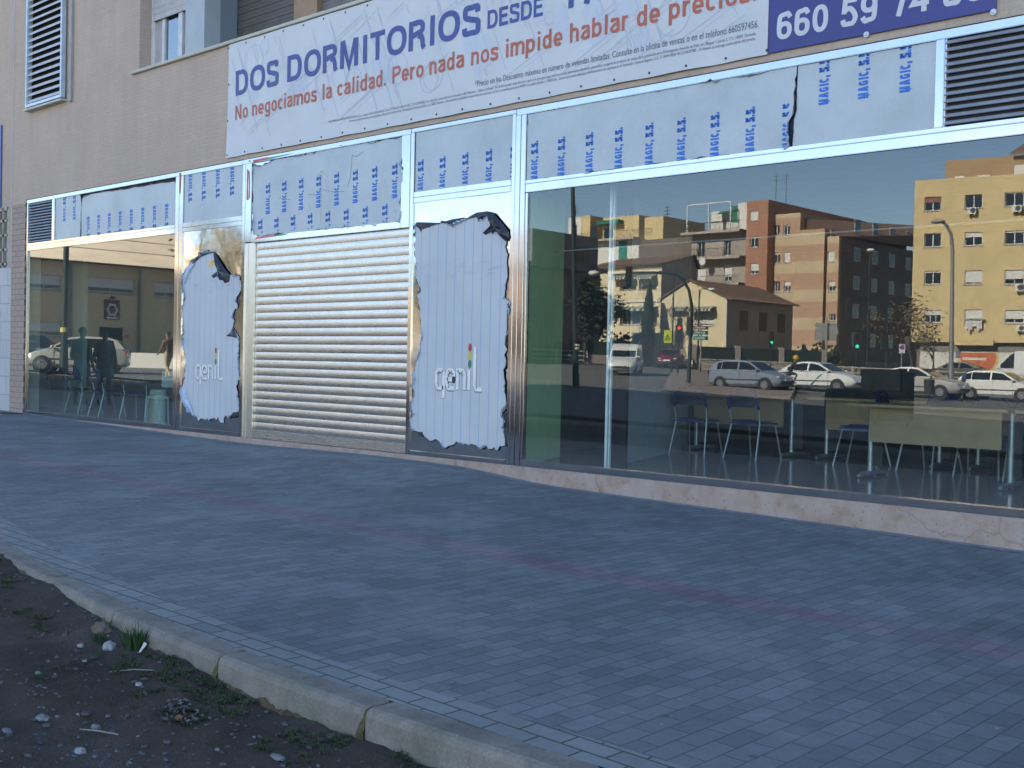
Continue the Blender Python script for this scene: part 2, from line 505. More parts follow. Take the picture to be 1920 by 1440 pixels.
def ribbon_mitred(pts, wd):
    """left and right outlines of a stroke of even width"""
    n = len(pts); P = [Vector(p) for p in pts]
    closed = (P[0] - P[-1]).length < 1e-4
    if closed: P = P[:-1]; n -= 1
    L = []; R = []
    for i in range(n):
        if closed: a, b = P[i - 1], P[(i + 1) % n]
        else: a, b = P[max(0, i - 1)], P[min(n - 1, i + 1)]
        d1 = (P[i] - a); d2 = (b - P[i])
        if d1.length < 1e-7: d1 = d2
        if d2.length < 1e-7: d2 = d1
        d1 = d1.normalized(); d2 = d2.normalized(); d = (d1 + d2)
        d = d.normalized() if d.length > 1e-3 else d2
        nn = Vector((-d.y, d.x)); k = 1 / max(0.45, nn.dot(Vector((-d1.y, d1.x))))
        L.append(P[i] + nn * wd / 2 * k); R.append(P[i] - nn * wd / 2 * k)
    if closed: L.append(L[0]); R.append(R[0])
    return L, R

def lettering(name, m, parent, body, x, z, w, h, y, weight=0.15, rot=0, clip=None, tight=0.0, T=None):
    """like text_into, with the stroke faces above; each word becomes a part of its own; y is the plane the letters lie on"""
    quads = []; cur = 0.0; hw = weight / 2; k = 0; word = 0
    for ch in body:
        if ch == ' ': word += 1
        adv, sts = glyph(ch, hw)
        for st in sts:
            L, R = ribbon_mitred(st, weight); k += 1
            for i in range(len(L) - 1):
                quads.append(([(L[i].x + cur, L[i].y), (L[i + 1].x + cur, L[i + 1].y), (R[i + 1].x + cur, R[i + 1].y), (R[i].x + cur, R[i].y)], (k % 4) * 0.00015, word))
        cur += adv + 0.06 + weight * 0.12 - tight
    xs = [p[0] for q, _, _ in quads for p in q]; x0, x1 = min(xs), max(xs)
    for wi in range(word + 1):
        pts = []; fs = []
        for q, dy, wd in quads:
            if wd != wi: continue
            o = len(pts)
            for a, b in q:
                a = (a - x0) / (x1 - x0) * w; b = b * h
                P = (x - b, z + a) if rot == 90 else (x + b, z - a) if rot == -90 else (x + a, z + b)
                pts.append((P[0], y - dy, P[1]))
            fs.append((o, o + 1, o + 2, o + 3))
        if clip and pts:
            bm = bmesh.new(); bv = [bm.verts.new(p) for p in pts]
            for f in fs: bm.faces.new([bv[i] for i in f])
            for axis, lim, sgn in clip:
                co = [0, 0, 0]; co[axis] = lim; no = [0, 0, 0]; no[axis] = sgn
                bmesh.ops.bisect_plane(bm, geom=bm.verts[:] + bm.edges[:] + bm.faces[:], plane_co=co, plane_no=no, clear_outer=True)
            bm.verts.index_update(); bm.verts.ensure_lookup_table()
            pts = [tuple(v.co) for v in bm.verts]; fs = [tuple(v.index for v in f.verts) for f in bm.faces]; bm.free()
        if not fs: continue
        mb = MB(T); mb.add(pts, fs); mb.build(name, m, parent)
# ================================================================== MATERIALS OF THE SHOP SIDE
M_BRICK = brick_mat('tan_brick', (0.53, 0.405, 0.315), (0.505, 0.387, 0.3), (0.48, 0.368, 0.286), 0.25, 0.056, 0.006, 'XZ0', var=0.07, bmp=0.28, drips=True)
M_PIER = brick_mat('pier_brick', (0.41, 0.31, 0.25), (0.385, 0.29, 0.235), (0.17, 0.135, 0.12), 0.25, 0.1, 0.005, 'XZ0', var=0.06, bmp=0.4)
M_PAVER = brick_mat('grey_paver', (0.126, 0.148, 0.156), (0.176, 0.202, 0.21), (0.086, 0.099, 0.1), 0.205, 0.1025, 0.0042, 'YX0', rough=0.8, bmp=0.5, var=0.22,
                    dust=((0.27, 0.28, 0.295), 1.3, (0.8, 1.0, 1), 0.54, 0.4), spots=True, stripe=True)
M_EDGE_PAVER = brick_mat('edge_paver', (0.185, 0.207, 0.203), (0.24, 0.264, 0.258), (0.06, 0.07, 0.055), 0.21, 0.105, 0.006, 'XY0', rough=0.8, bmp=0.5, var=0.12)
M_RED_PAVER = brick_mat('red_paver', (0.15, 0.118, 0.142), (0.18, 0.13, 0.148), (0.12, 0.105, 0.12), 0.205, 0.1025, 0.004, 'YX0', rough=0.85, bmp=0.4, var=0.25,
                        dust=((0.15, 0.158, 0.175), 1.1, (0.8, 1.2, 1), 0.42, 0.7))

def metal_mat(name, col, rough, warp=0.0, wscale=3.0, streak=0.0, film=0.0):
    if name in MATS: return MATS[name]
    m, n, l, b = new_mat(name)
    b.inputs['Metallic'].default_value = 1.0
    v = vec_node(n, l, 'object')
    f = noise(n, l, v, 5, 5, 0.6)
    cc = ramp(n, l, f, [(0.3, [c * 0.9 for c in col]), (0.7, col)])
    fs = noise(n, l, v, 16, 6, 0.75)
    cc = mixc(n, l, ramp(n, l, fs, [(0.66, 0.0), (0.74, 0.55)]), cc, [c * 0.35 for c in col])
    l.new(cc, b.inputs['Base Color'])
    f2 = noise(n, l, vec_node(n, l, 'object', scale=(1.5, 1.5, 30)), 4, 3, 0.6)
    l.new(ramp(n, l, f2, [(0.2, max(0.02, rough - streak)), (0.8, rough + streak)]), b.inputs['Roughness'])
    if warp > 0:
        bump(n, l, b, noise(n, l, v, wscale, 2, 0.4), warp, 0.02)
    MATS[name] = m
    return m

M_ALU = metal_mat('polished_aluminium', (0.55, 0.53, 0.53), 0.1, 0.03, 2.0, 0.05)
M_STEEL = metal_mat('polished_steel_sheet', (0.62, 0.6, 0.57), 0.09, 0.4, 1.9, 0.04)
M_SHUTTER = metal_mat('brushed_shutter_metal', (0.66, 0.61, 0.555), 0.29, 0.008, 9.0, 0.06)
M_GUIDE = metal_mat('anodised_guide', (0.72, 0.69, 0.62), 0.3, 0.0, 1, 0.04)
M_LOUVRE = mat('louvre_grey', (0.5, 0.52, 0.55), 0.4, 0.6)
M_LOUVRE_UP = mat('louvre_pale', (0.6, 0.59, 0.6), 0.5, 0.0)
M_DARK = mat('dark_void', (0.012, 0.012, 0.014), 0.9, var=0)
M_COPING = mat('pale_stone_coping', (0.52, 0.49, 0.4), 0.7)
M_GLASS = glass_mat('shop_glass', (0.78, 0.86, 0.84), 0.105, dust=0.035)
M_GLASS_L = glass_mat('hazy_shop_glass', (0.66, 0.85, 0.79), 0.12, dust=0.09)  # stronger dust layer puts a milky haze into this pane
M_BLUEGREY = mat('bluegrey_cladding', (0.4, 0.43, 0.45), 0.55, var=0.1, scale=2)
M_BLUEGREY_SHADE = mat('bluegrey_shade_tone', (0.2, 0.235, 0.27), 0.6, var=0.06, scale=2)  # same cladding, with the side face's shade put into the colour
M_BROWNSLAT = mat('brown_blind_slats', (0.1, 0.083, 0.075), 0.6)
M_CREAMSLAT = mat('pale_blind_slats', (0.45, 0.42, 0.4), 0.6)
M_WOOD = mat('ochre_post', (0.33, 0.2, 0.12), 0.6)
M_BLACKFILM = mat('dark_film_backing', (0.022, 0.026, 0.038), 0.38, var=0.3, scale=30)
M_CURL = mat('film_curl', (0.36, 0.43, 0.53), 0.4, var=0.45, scale=9)
M_WHITE = mat('white_paint', (0.72, 0.73, 0.74), 0.5)
M_BLUEINK = mat('blue_ink', (0.03, 0.165, 0.56), 0.5, var=0.25, scale=60)

def film_mat():
    m, n, l, b = new_mat('grey_film')
    v = vec_node(n, l, 'world')
    f = noise(n, l, v, 1.3, 6, 0.62)
    c = ramp(n, l, f, [(0.3, (0.425, 0.465, 0.483)), (0.55, (0.505, 0.545, 0.56)), (0.75, (0.545, 0.58, 0.59))])
    f2 = noise(n, l, v, 60, 3, 0.7)
    c = mixc(n, l, 1.0, c, ramp(n, l, f2, [(0.3, 0.95), (0.7, 1.04)]), 'MULTIPLY')
    l.new(c, b.inputs['Base Color'])
    b.inputs['Roughness'].default_value = 0.4
    bump(n, l, b, noise(n, l, vec_node(n, l, 'world', scale=(1, 1, 2.2)), 3.2, 4, 0.6, 1.2), 0.35, 0.012)
    return m
M_FILM = film_mat()

def striped_film():
    m, n, l, b = new_mat('white_striped_film')
    g = n.new('ShaderNodeNewGeometry'); sp = n.new('ShaderNodeSeparateXYZ'); l.new(g.outputs['Position'], sp.inputs[0])
    a = n.new('ShaderNodeMath'); a.operation = 'ADD'; a.inputs[1].default_value = 10.167; l.new(sp.outputs[0], a.inputs[0])
    d = n.new('ShaderNodeMath'); d.operation = 'DIVIDE'; d.inputs[1].default_value = 0.1465; l.new(a.outputs[0], d.inputs[0])
    fr = n.new('ShaderNodeMath'); fr.operation = 'FRACT'; l.new(d.outputs[0], fr.inputs[0])
    lt = n.new('ShaderNodeMath'); lt.operation = 'LESS_THAN'; lt.inputs[1].default_value = 0.075; l.new(fr.outputs[0], lt.inputs[0])
    v = vec_node(n, l, 'world')
    f = noise(n, l, v, 1.2, 5, 0.6)
    c = ramp(n, l, f, [(0.3, (0.49, 0.505, 0.525)), (0.7, (0.57, 0.58, 0.595))])
    c = mixc(n, l, lt.outputs[0], c, (0.3, 0.41, 0.56))
    # grey rubbed smear near the top of the sheet
    smear = noise(n, l, vec_node(n, l, 'world', scale=(2.2, 1, 9)), 2.0, 4, 0.7)
    z1 = n.new('ShaderNodeMapRange'); z1.inputs[1].default_value = 2.05; z1.inputs[2].default_value = 2.15; l.new(sp.outputs[2], z1.inputs[0])
    z2 = n.new('ShaderNodeMapRange'); z2.inputs[1].default_value = 2.35; z2.inputs[2].default_value = 2.2; l.new(sp.outputs[2], z2.inputs[0])
    mu = n.new('ShaderNodeMath'); mu.operation = 'MULTIPLY'; l.new(z1.outputs[0], mu.inputs[0]); l.new(z2.outputs[0], mu.inputs[1])
    mu2 = n.new('ShaderNodeMath'); mu2.operation = 'MULTIPLY'; l.new(mu.outputs[0], mu2.inputs[0]); l.new(ramp(n, l, smear, [(0.52, 0.0), (0.68, 0.35)]), mu2.inputs[1])
    c = mixc(n, l, mu2.outputs[0], c, (0.2, 0.2, 0.22))
    l.new(c, b.inputs['Base Color'])
    b.inputs['Roughness'].default_value = 0.5
    bump(n, l, b, noise(n, l, v, 3.5, 4), 0.1, 0.012)
    return m
M_STRIPED = striped_film()

def stone_mat():
    m, n, l, b = new_mat('travertine')
    v = vec_node(n, l, 'world')
    f = noise(n, l, v, 3.0, 8, 0.68)
    c = ramp(n, l, f, [(0.3, (0.29, 0.19, 0.145)), (0.47, (0.37, 0.275, 0.225)), (0.68, (0.43, 0.35, 0.31))])
    f2 = noise(n, l, v, 7.0, 6, 0.7, 0.8)
    c = mixc(n, l, ramp(n, l, f2, [(0.55, 0.0), (0.66, 0.6)]), c, (0.3, 0.14, 0.075))
    f3 = noise(n, l, v, 34, 3, 0.6)
    c = mixc(n, l, ramp(n, l, f3, [(0.65, 0.0), (0.7, 0.8)]), c, (0.1, 0.08, 0.08))
    vo = n.new('ShaderNodeTexVoronoi'); vo.feature = 'DISTANCE_TO_EDGE'; vo.inputs['Scale'].default_value = 0.42
    dst = n.new('ShaderNodeMix'); dst.data_type = 'VECTOR'
    nz = n.new('ShaderNodeTexNoise'); nz.inputs['Scale'].default_value = 4; nz.inputs['Detail'].default_value = 5; l.new(v, nz.inputs['Vector'])
    dst.inputs[0].default_value = 0.22; l.new(v, dst.inputs[4]); l.new(nz.outputs['Color'], dst.inputs[5])
    l.new(dst.outputs[1], vo.inputs['Vector'])
    c = mixc(n, l, ramp(n, l, vo.outputs['Distance'], [(0.0015, 0.5), (0.004, 0.0)]), c, (0.16, 0.11, 0.1))
    l.new(c, b.inputs['Base Color'])
    b.inputs['Roughness'].default_value = 0.6
    bump(n, l, b, f3, 0.25, 0.006)
    return m
M_STONE = stone_mat()

# ================================================================== THE APARTMENT BUILDING WITH ITS SHOP FRONTS
ZT = 3.915            # top of the shop-front frame
XL, XR = -20.88, -1.0
bld = thing('apartment_building', 'tan brick apartment building with aluminium shop fronts and a roller shutter', 'building', (-11, 0, -0.15))
HB = 19.6
w = MB()
w.box(-39, 8, 0.0, 0.3, ZT, 5.585)                      # band between shop fronts and terrace
w.box(-21.445, XL, 0.0, 0.3, -0.9, ZT)                  # placeholder behind the pier facing
w.box(XR, 8, 0.0, 0.3, -0.9, ZT)
for k in range(5):                                      # upper storeys: solid left, terraces right
    z0 = 5.585 + 2.95 * k
    z1 = min(z0 + 2.95, HB)
    w.box(-39, -16.85, 0.0, 0.3, z0, z1)
    w.box(-16.85, 8, 0.0, 0.3, z0 + 1.95, z1)
w.box(-39, 8, 13.7, 14, -0.9, HB); w.box(-39, -38.7, 0.3, 13.7, -0.9, HB); w.box(7.7, 8, 0.3, 13.7, -0.9, HB)
w.box(-38.7, 7.7, 0.3, 13.7, HB - 0.3, HB - 0.01)
w.build('wall', M_BRICK, bld)
w = MB(); w.box(-21.44, XL + 0.002, -0.004, 0.05, -0.9, 3.858); w.build('brick_pier', M_PIER, bld)
w = MB(); w.box(-21.462, -21.44, -0.007, 0.01, -0.6, 8.4); w.build('joint_sealant', mat('pale_sealant', (0.5, 0.46, 0.43), 0.7), bld)
w = MB(); w.box(-38.7, 7.7, 0.31, 13.69, 3.3, 3.6); w.build('floor_slab', M_DARK, bld)

# left of the joint: pierced block screen above painted blocks
w = MB()
for i in range(14):
    for j in range(4):
        x0 = -21.62 - 0.205 * i; z0 = 3.62 - 0.27 * j
        w.box(x0 - 0.045, x0, 0.0, 0.12, 2.72, 3.85) if j == 0 else None
        w.box(x0 - 0.16, x0, 0.0, 0.12, z0 - 0.045, z0)
w.box(-24.6, -21.462, 0.0, 0.12, 3.79, ZT); w.box(-21.62, -21.462, 0.0, 0.12, 2.72, 3.79)
w.build('pierced_block_screen', mat('screen_block', (0.42, 0.36, 0.3), 0.85), bld)
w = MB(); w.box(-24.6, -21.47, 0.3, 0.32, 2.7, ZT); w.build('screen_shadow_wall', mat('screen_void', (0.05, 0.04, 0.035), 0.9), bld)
M_BLOCK = brick_mat('painted_block', (0.5, 0.49, 0.49), (0.54, 0.53, 0.53), (0.24, 0.24, 0.25), 0.6, 0.34, 0.006, 'XZ0', var=0.08, bmp=0.4,
                    dust=((0.09, 0.06, 0.055), 2.2, (1, 1, 0.9), 0.62))
w = MB(); w.box(-39, -21.462, -0.002, 0.2, -0.2, 2.72); w.build('painted_block_wall', M_BLOCK, bld)
w = MB(); w.box(-39, -24.6, 0.0, 0.2, 2.72, ZT); w.build('wall', M_BRICK, bld)

# stone plinth under the frames
w = MB()
w.box(XL, XR, 0.004, 0.3, -0.9, -0.002)
w.build('stone_plinth', M_STONE, bld)

# aluminium frame: every member is a bevelled box, butted end to end
fr = MB()
def bar(x0, x1, z0, z1, y=0.012, d=0.06): fr.box(x0, x1, y, y + d, z0, z1)
bar(XL + 0.003, -13.925, 3.848, ZT - 0.003); bar(-13.92, -10.376, 3.848, ZT - 0.002, 0.009); bar(-10.372, -8.65, 3.862, ZT - 0.003); bar(-8.646, XR - 0.003, 3.838, ZT - 0.003)
bar(XL + 0.003, -20.81, 0.0, 3.846)                                   # left stile
bar(-19.845, -19.745, 3.122, 3.846)
bar(-20.808, -15.722, 3.078, 3.12); bar(-20.808, -15.722, 2.99, 3.074, 0.014)   # transom, two rails with a seam
bar(-15.718, -15.612, 0.0, 3.846); bar(-15.608, -15.5, 0.0, 3.846, 0.014)
bar(-20.808, -15.722, 0.0, 0.072)
bar(-15.496, -13.93, 3.062, 3.128); bar(-15.496, -13.93, 2.995, 3.058, 0.014)
bar(-13.926, -13.846, 0.0, 2.742, 0.012); bar(-13.926, -13.852, 2.746, 3.846); bar(-13.848, -13.7, 2.746, 3.846, 0.009)
bar(-15.496, -13.93, 0.0, 0.058)
bar(-13.696, -10.545, 2.735, 2.812, 0.009)
bar(-10.541, -10.382, 2.735, 3.846, 0.009)
bar(-10.378, -10.314, 0.0, 3.86)
bar(-10.31, -8.712, 3.083, 3.146); bar(-10.31, -8.712, 3.016, 3.079, 0.014); bar(-10.31, -8.712, 0.0, 0.05)
bar(-8.708, -8.652, 0.0, 3.86); bar(-8.648, -8.576, 0.0, 3.836, 0.009); bar(-8.572, -8.5, 0.0, 3.836, 0.012); bar(-8.497, -8.462, 0.074, 2.98, 0.02)
bar(-8.497, XR - 0.06, 3.08, 3.118); bar(-8.497, XR - 0.06, 2.988, 3.076, 0.014)
bar(-3.958, -3.885, 3.12, 3.836)
bar(-8.497, XR - 0.06, 0.0, 0.072)
bar(XR - 0.057, XR - 0.003, 0.0, 3.836)
fr.build('shopfront_frame', M_ALU, bld, bevel=0.005)
# dark gasket seams behind the frame
w = MB(); w.box(XL + 0.01, XR - 0.01, 0.068, 0.075, 2.995, 3.85)
w.build('infill_backing', mat('infill_dark', (0.05, 0.05, 0.055), 0.8), bld)
w = MB(); w.box(-13.85, -13.626, 0.03, 0.09, 0.0, 2.733); w.box(-13.79, -13.775, 0.022, 0.03, 0.0, 2.733)
w.build('shutter_guide', M_GUIDE, bld, bevel=0.003)

# window panes
w = MB(); w.quad((-20.81, GLASS_Y, 0.06), (-15.72, GLASS_Y, 0.06), (-15.72, GLASS_Y, 3.0), (-20.81, GLASS_Y, 3.0)); w.build('window_pane', M_GLASS_L, bld)
w = MB(); w.quad((-8.47, GLASS_Y, 0.06), (XR - 0.05, GLASS_Y, 0.06), (XR - 0.05, GLASS_Y, 3.0), (-8.47, GLASS_Y, 3.0)); w.build('window_pane', M_GLASS, bld)

# polished steel door sheets
for x0, x1, z0, z1 in ((-15.5, -13.93, 0.055, 2.997), (-10.316, -8.71, 0.048, 3.018)):
    w = MB()
    w.grid(lambda a, b: (x0 + (x1 - x0) * a, 0.03 - 0.004 * sin(7 * a + 3 * b) * sin(9 * b + x0), z0 + (z1 - z0) * b), 24, 48)
    w.build('steel_door_sheet', M_STEEL, bld, smooth=True)
# steel infill over the shutter, mostly hidden by its film
w = MB(); w.quad((-13.7, 0.034, 2.81), (-10.54, 0.034, 2.81), (-10.54, 0.034, 3.85), (-13.7, 0.034, 3.85)); w.build('steel_infill_sheet', M_STEEL, bld)

# louvred vents
def vent(x0, x1, z0, z1, nb, y0, m, tilt=0.035, fw=0.0, mf=None, thick=0.006, flip=1):
    f = MB()
    if fw:
        f.box(x0 - fw, x0, y0 - 0.03, y0 + 0.05, z0 - fw, z1 + fw); f.box(x1, x1 + fw, y0 - 0.03, y0 + 0.05, z0 - fw, z1 + fw)
        f.box(x0, x1, y0 - 0.03, y0 + 0.05, z0 - fw, z0); f.box(x0, x1, y0 - 0.03, y0 + 0.05, z1, z1 + fw)
    else:
        f.box(x0 - 0.002, x0 + 0.012, y0, y0 + 0.05, z0, z1)
    vt = f.build('vent_louvre', mf or m, bld, bevel=0.002)
    b = MB(); p = (z1 - z0) / nb
    for k in range(nb):
        zc = z0 + p * (k + 0.5)
        b.add([(x0, y0, zc - tilt), (x1, y0, zc - tilt), (x1, y0 + tilt * 1.1, zc + tilt * 0.75), (x0, y0 + tilt * 1.1, zc + tilt * 0.75),
               (x0, y0 - thick, zc - tilt + thick), (x1, y0 - thick, zc - tilt + thick), (x1, y0 + tilt * 1.1, zc + tilt * 0.75 + thick * 1.5), (x0, y0 + tilt * 1.1, zc + tilt * 0.75 + thick * 1.5)],
              [(0, 3, 2, 1), (4, 5, 6, 7), (0, 1, 5, 4), (2, 3, 7, 6), (1, 2, 6, 5), (3, 0, 4, 7)])
    b.build('blades', m, vt)
    d = MB(); d.quad((x0, y0 + 0.07, z0), (x1, y0 + 0.07, z0), (x1, y0 + 0.07, z1), (x0, y0 + 0.07, z1)); d.build('backing', M_DARK, vt)
vent(-20.806, -19.85, 3.122, 3.845, 14, 0.02, M_LOUVRE, 0.012)
vent(-3.882, -1.07, 3.12, 3.836, 12, 0.02, M_LOUVRE, 0.014)
vent(-20.67, -19.36, 5.6, 9.5, 32, -0.078, M_LOUVRE_UP, 0.036, 0.05, mat('vent_frame_blue', (0.55, 0.62, 0.68), 0.4, 0.3), 0.004)
w = MB(); w.box(-20.76, -19.3, -0.12, 0.0, 5.49, 5.525); w.build('vent_sill', M_COPING, bld)
w = MB(); w.box(-19.16, -19.07, -0.05, 0.0, 5.46, 9.5); w.build('cable_duct', mat('duct_grey', (0.36, 0.34, 0.31), 0.6), bld)

# roller shutter
sh = MB()
X0, X1, NS = -13.622, -10.382, 24
PZ = (2.733 - 0.115) / NS
prof = []
for k in range(NS):
    for t in (0.0, 0.05, 0.1, 0.25, 0.45, 0.65, 0.85, 0.95):
        bulge = 0.0038 * sin(pi * min(1, t / 0.97)) if t > 0.03 else -0.0008
        prof.append((0.062 - bulge, 0.115 + PZ * (k + t)))
prof.append((0.062, 2.733))
for (ya, za), (yb, zb) in zip(prof[:-1], prof[1:]):
    sh.quad((X0, ya, za), (X1, ya, za), (X1, yb, zb), (X0, yb, zb))
shut = sh.build('roller_shutter', M_SHUTTER, bld, smooth=True, weld=True)
w = MB(); w.box(X0, X1, 0.036, 0.07, 0.004, 0.112); w.build('bottom_bar', M_SHUTTER, shut, bevel=0.004)
w = MB(); w.box(-12.12, -11.92, 0.033, 0.036, 0.03, 0.095); w.disc((-12.02, 0.0335, 0.062), (0, -1, 0), 0.014, 0.014, 0.006, 16)
for dx, dz in ((-0.06, 0.025), (-0.06, -0.02), (0.06, 0.025), (0.06, -0.02), (-0.085, 0.0), (0.085, 0.0)):
    w.disc((-12.02 + dx, 0.0335, 0.062 + dz), (0, -1, 0), 0.006, 0.006, 0.003, 8)
w.build('lock', mat('dull_steel', (0.38, 0.36, 0.33), 0.4, 0.8), shut)

# tape and paint marks left on the shutter's frame
def tape(name, m, pts, y):
    t = MB(); t.prism(pts, y, y + 0.0015); t.build(name, m, bld)
M_RED = mat('red_tape', (0.62, 0.12, 0.09), 0.5); M_GRN = mat('green_tape', (0.1, 0.4, 0.2), 0.5); M_PINK = mat('pink_tape', (0.72, 0.2, 0.22), 0.5)
z2 = lambda a, b: F(280 + a / 8, 280 + b / 8)
tape('tape_mark', M_RED, [z2(1545, 160), z2(1770, 115), z2(1765, 150), z2(1550, 195)], 0.0065)
tape('tape_mark', M_GRN, [z2(1772, 122), z2(2150, 55), z2(2050, 85), z2(1770, 152)], 0.0062)
tape('tape_mark', M_PINK, [z2(1600, 1312), z2(1925, 1270), z2(1922, 1300), z2(1590, 1345)], 0.0065)
tape('tape_mark', M_GRN, [z2(1926, 1275), z2(2080, 1262), z2(2020, 1285), z2(1924, 1300)], 0.0062)
for q in ([(1460, 290), (1482, 330), (1470, 560), (1480, 760), (1450, 760), (1455, 500)], [(1486, 300), (1500, 360), (1500, 740), (1484, 720)], [(1488, 160), (1512, 165), (1508, 190), (1486, 188)]):
    tape('tape_mark', M_RED, [z2(*p) for p in q], 0.0066)
tape('tape_mark', M_RED, [z2(440, 355), z2(468, 352), z2(462, 480), z2(452, 665), z2(444, 660)], 0.0092)

# upstairs: coping, left window, cladding pier, terrace with blinds
w = MB(); w.box(-17.04, 8, -0.055, 0.3, 5.587, 5.635); w.build('coping', M_COPING, bld, bevel=0.006)
win = MB()
win.box(-16.85, -15.3, 0.2, 0.26, 5.635, 5.69); win.box(-16.85, -16.74, 0.2, 0.26, 5.69, 7.53); win.box(-16.52, -16.44, 0.2, 0.25, 5.69, 7.53)
win.box(-16.02, -15.9, 0.19, 0.25, 5.69, 7.53)
win = win.build('window', mat('window_frame_white', (0.6, 0.58, 0.57), 0.4), bld, bevel=0.004)
w = MB(); w.quad((-16.44, 0.235, 5.69), (-15.4, 0.235, 5.69), (-15.4, 0.235, 7.53), (-16.44, 0.235, 7.53)); w.build('pane', glass_mat('flat_glass', (0.25, 0.3, 0.32), 0.3), win)
w = MB()
for k in range(24): w.box(-16.74, -15.3, 0.165 + 0.004 * (k % 2), 0.19, 6.42 + 0.048 * k, 6.42 + 0.048 * (k + 1))
w.build('roller_blind', M_CREAMSLAT, win)
w = MB(); w.box(-16.74, -16.52, 0.22, 0.24, 5.69, 7.53); w.build('side_panel', mat('pinkish_panel', (0.4, 0.36, 0.36), 0.5), win)
w = MB(); w.box(-16.85, -15.1, 0.6, 0.62, 5.6, 7.6); w.build('room_wall', M_DARK, bld)
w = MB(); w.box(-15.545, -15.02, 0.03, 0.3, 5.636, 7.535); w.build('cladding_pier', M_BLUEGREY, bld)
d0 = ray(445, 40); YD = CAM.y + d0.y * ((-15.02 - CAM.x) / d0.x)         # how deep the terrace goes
w = MB(); w.box(-15.05, -15.021, 0.3, YD, 5.3, 7.6); w.build('cladding_return', M_BLUEGREY_SHADE, bld)
def blind(x0, x1, m):
    b = MB()
    for k in range(42): b.box(x0, x1, YD + 0.004 * (k % 2), YD + 0.03, 5.3 + 0.055 * k, 5.3 + 0.055 * (k + 1) - 0.004)
    b.build('roller_blind', m, bld)
fx = lambda u: F(u, 20, YD)[0]
blind(fx(446), fx(560), M_BROWNSLAT)
w = MB(); w.box(fx(560), fx(603), YD - 0.08, YD + 0.03, 5.3, 7.6); w.build('door_post', M_WOOD, bld)
blind(fx(603), fx(603) + 3.2, mat('grey_blind_slats', (0.16, 0.14, 0.13), 0.6))
w = MB(); w.box(fx(603) + 3.2, 7.7, YD, YD + 0.05, 5.3, 7.6); w.build('terrace_wall', M_BRICK, bld)
w = MB(); w.box(-15.0, 7.7, 0.3, YD + 0.1, 5.2, 5.3); w.box(-15.0, 7.7, 0.3, YD + 0.1, 7.6, 7.7); w.build('terrace_slab', mat('concrete', (0.35, 0.34, 0.33), 0.8), bld)
for k in range(1, 5):
    w = MB(); z0 = 5.585 + 2.95 * k
    w.box(-16.85, 7.7, YD, YD + 0.05, z0, z0 + 2); w.build('terrace_wall', M_BROWNSLAT, bld)

# lower building further along the street
nb = thing('corner_building', 'low plain tan building at the far left end of the block', 'building', (-60, 0, 0))
w = MB(); w.box(-110, -39.05, 0, 12, -0.5, 7.4); w.build('wall', M_BRICK, nb)
w = MB()
for k in range(8): w.box(-106 + 8 * k, -103 + 8 * k, -0.03, 0.0, 1.6, 4)
w.build('window', M_DARK, nb)

# ================================================================== BANNER AND SIGNS
def wave(p): return (p[0], p[1] + 0.009 * sin(2.1 * p[0]) * sin(1.7 * p[2]) + 0.004 * sin(6.3 * p[0] + 2 * p[2]) + 0.002 * sin(14.3 * p[0]) * sin(5 * p[2]), p[2])
ban = thing('banner', 'long white banner with blue and red lettering hung below the terrace coping', 'banner', (-9.9, -0.02, 3.97))
w = MB(wave)
def banpt(a, b):
    xl = -14.304 + 0.037 * b
    x = xl + (-5.505 - xl) * a
    z0 = 3.972 - 0.003 * sin(pi * a * 24) * (1 - b) ** 6
    return (x, -0.03, z0 + (5.578 - z0) * b)
w.grid(banpt, 240, 20)
w.build('sheet', mat('banner_vinyl', (0.61, 0.605, 0.605), 0.45, var=0.05, scale=1.5), ban, smooth=True)
for a in (('DOS DORMITORIOS', -14.082, 4.826, 4.892, 0.352), ('DESDE', -9.08, 4.853, 0.82, 0.205), ('170.000 €*', -7.98, 4.853, 2.35, 0.42)):
    lettering('headline_lettering', mat('navy_ink', (0.055, 0.08, 0.27), 0.5, var=0.1), ban, *a, -0.0345, weight=0.185, T=wave)
lettering('slogan_lettering', mat('red_ink', (0.47, 0.12, 0.07), 0.5, var=0.12), ban, 'No negociamos la calidad. Pero nada nos impide hablar de precios.', -14.09, 4.487, 8.46, 0.205, -0.0345, weight=0.16, T=wave)
w = MB(wave)
text_into(w, '*Precio sin Iva. Descuento máximo en número de viviendas limitadas. Consulte en la oficina de ventas o en el teléfono 660597456.', -9.256, 4.238, 3.655, 0.07, -0.0345)
w.build('small_print_lettering', mat('grey_ink', (0.13, 0.135, 0.16), 0.5, var=0), ban)
w = MB(wave)
text_into(w, 'PALDERREDO DIVISION PROMOCION S.A.U. - Registro Mercantil de Madrid, Tomo 277, Folio 20, Hoja M-1026. C.I.F. A-79494203. Con domicilio a estos efectos en Granada en calle Mesones, 1. Edificio "El Rubio" 3ºA. El consumidor tiene derecho a que se le entregue copia del Documento Informativo Abreviado, que podrá recogerlo en la oficina de ventas de la promoción en la Prolongación Avenida de Dílar s/n, Bloque 1 portal 2, 1ºC, 18007. Granada', -11.93, 4.172, 6.3, 0.03, -0.0345)
w.build('small_print_lettering', mat('grey_ink', (0.13, 0.135, 0.16), 0.5, var=0), ban)
w = MB(wave)
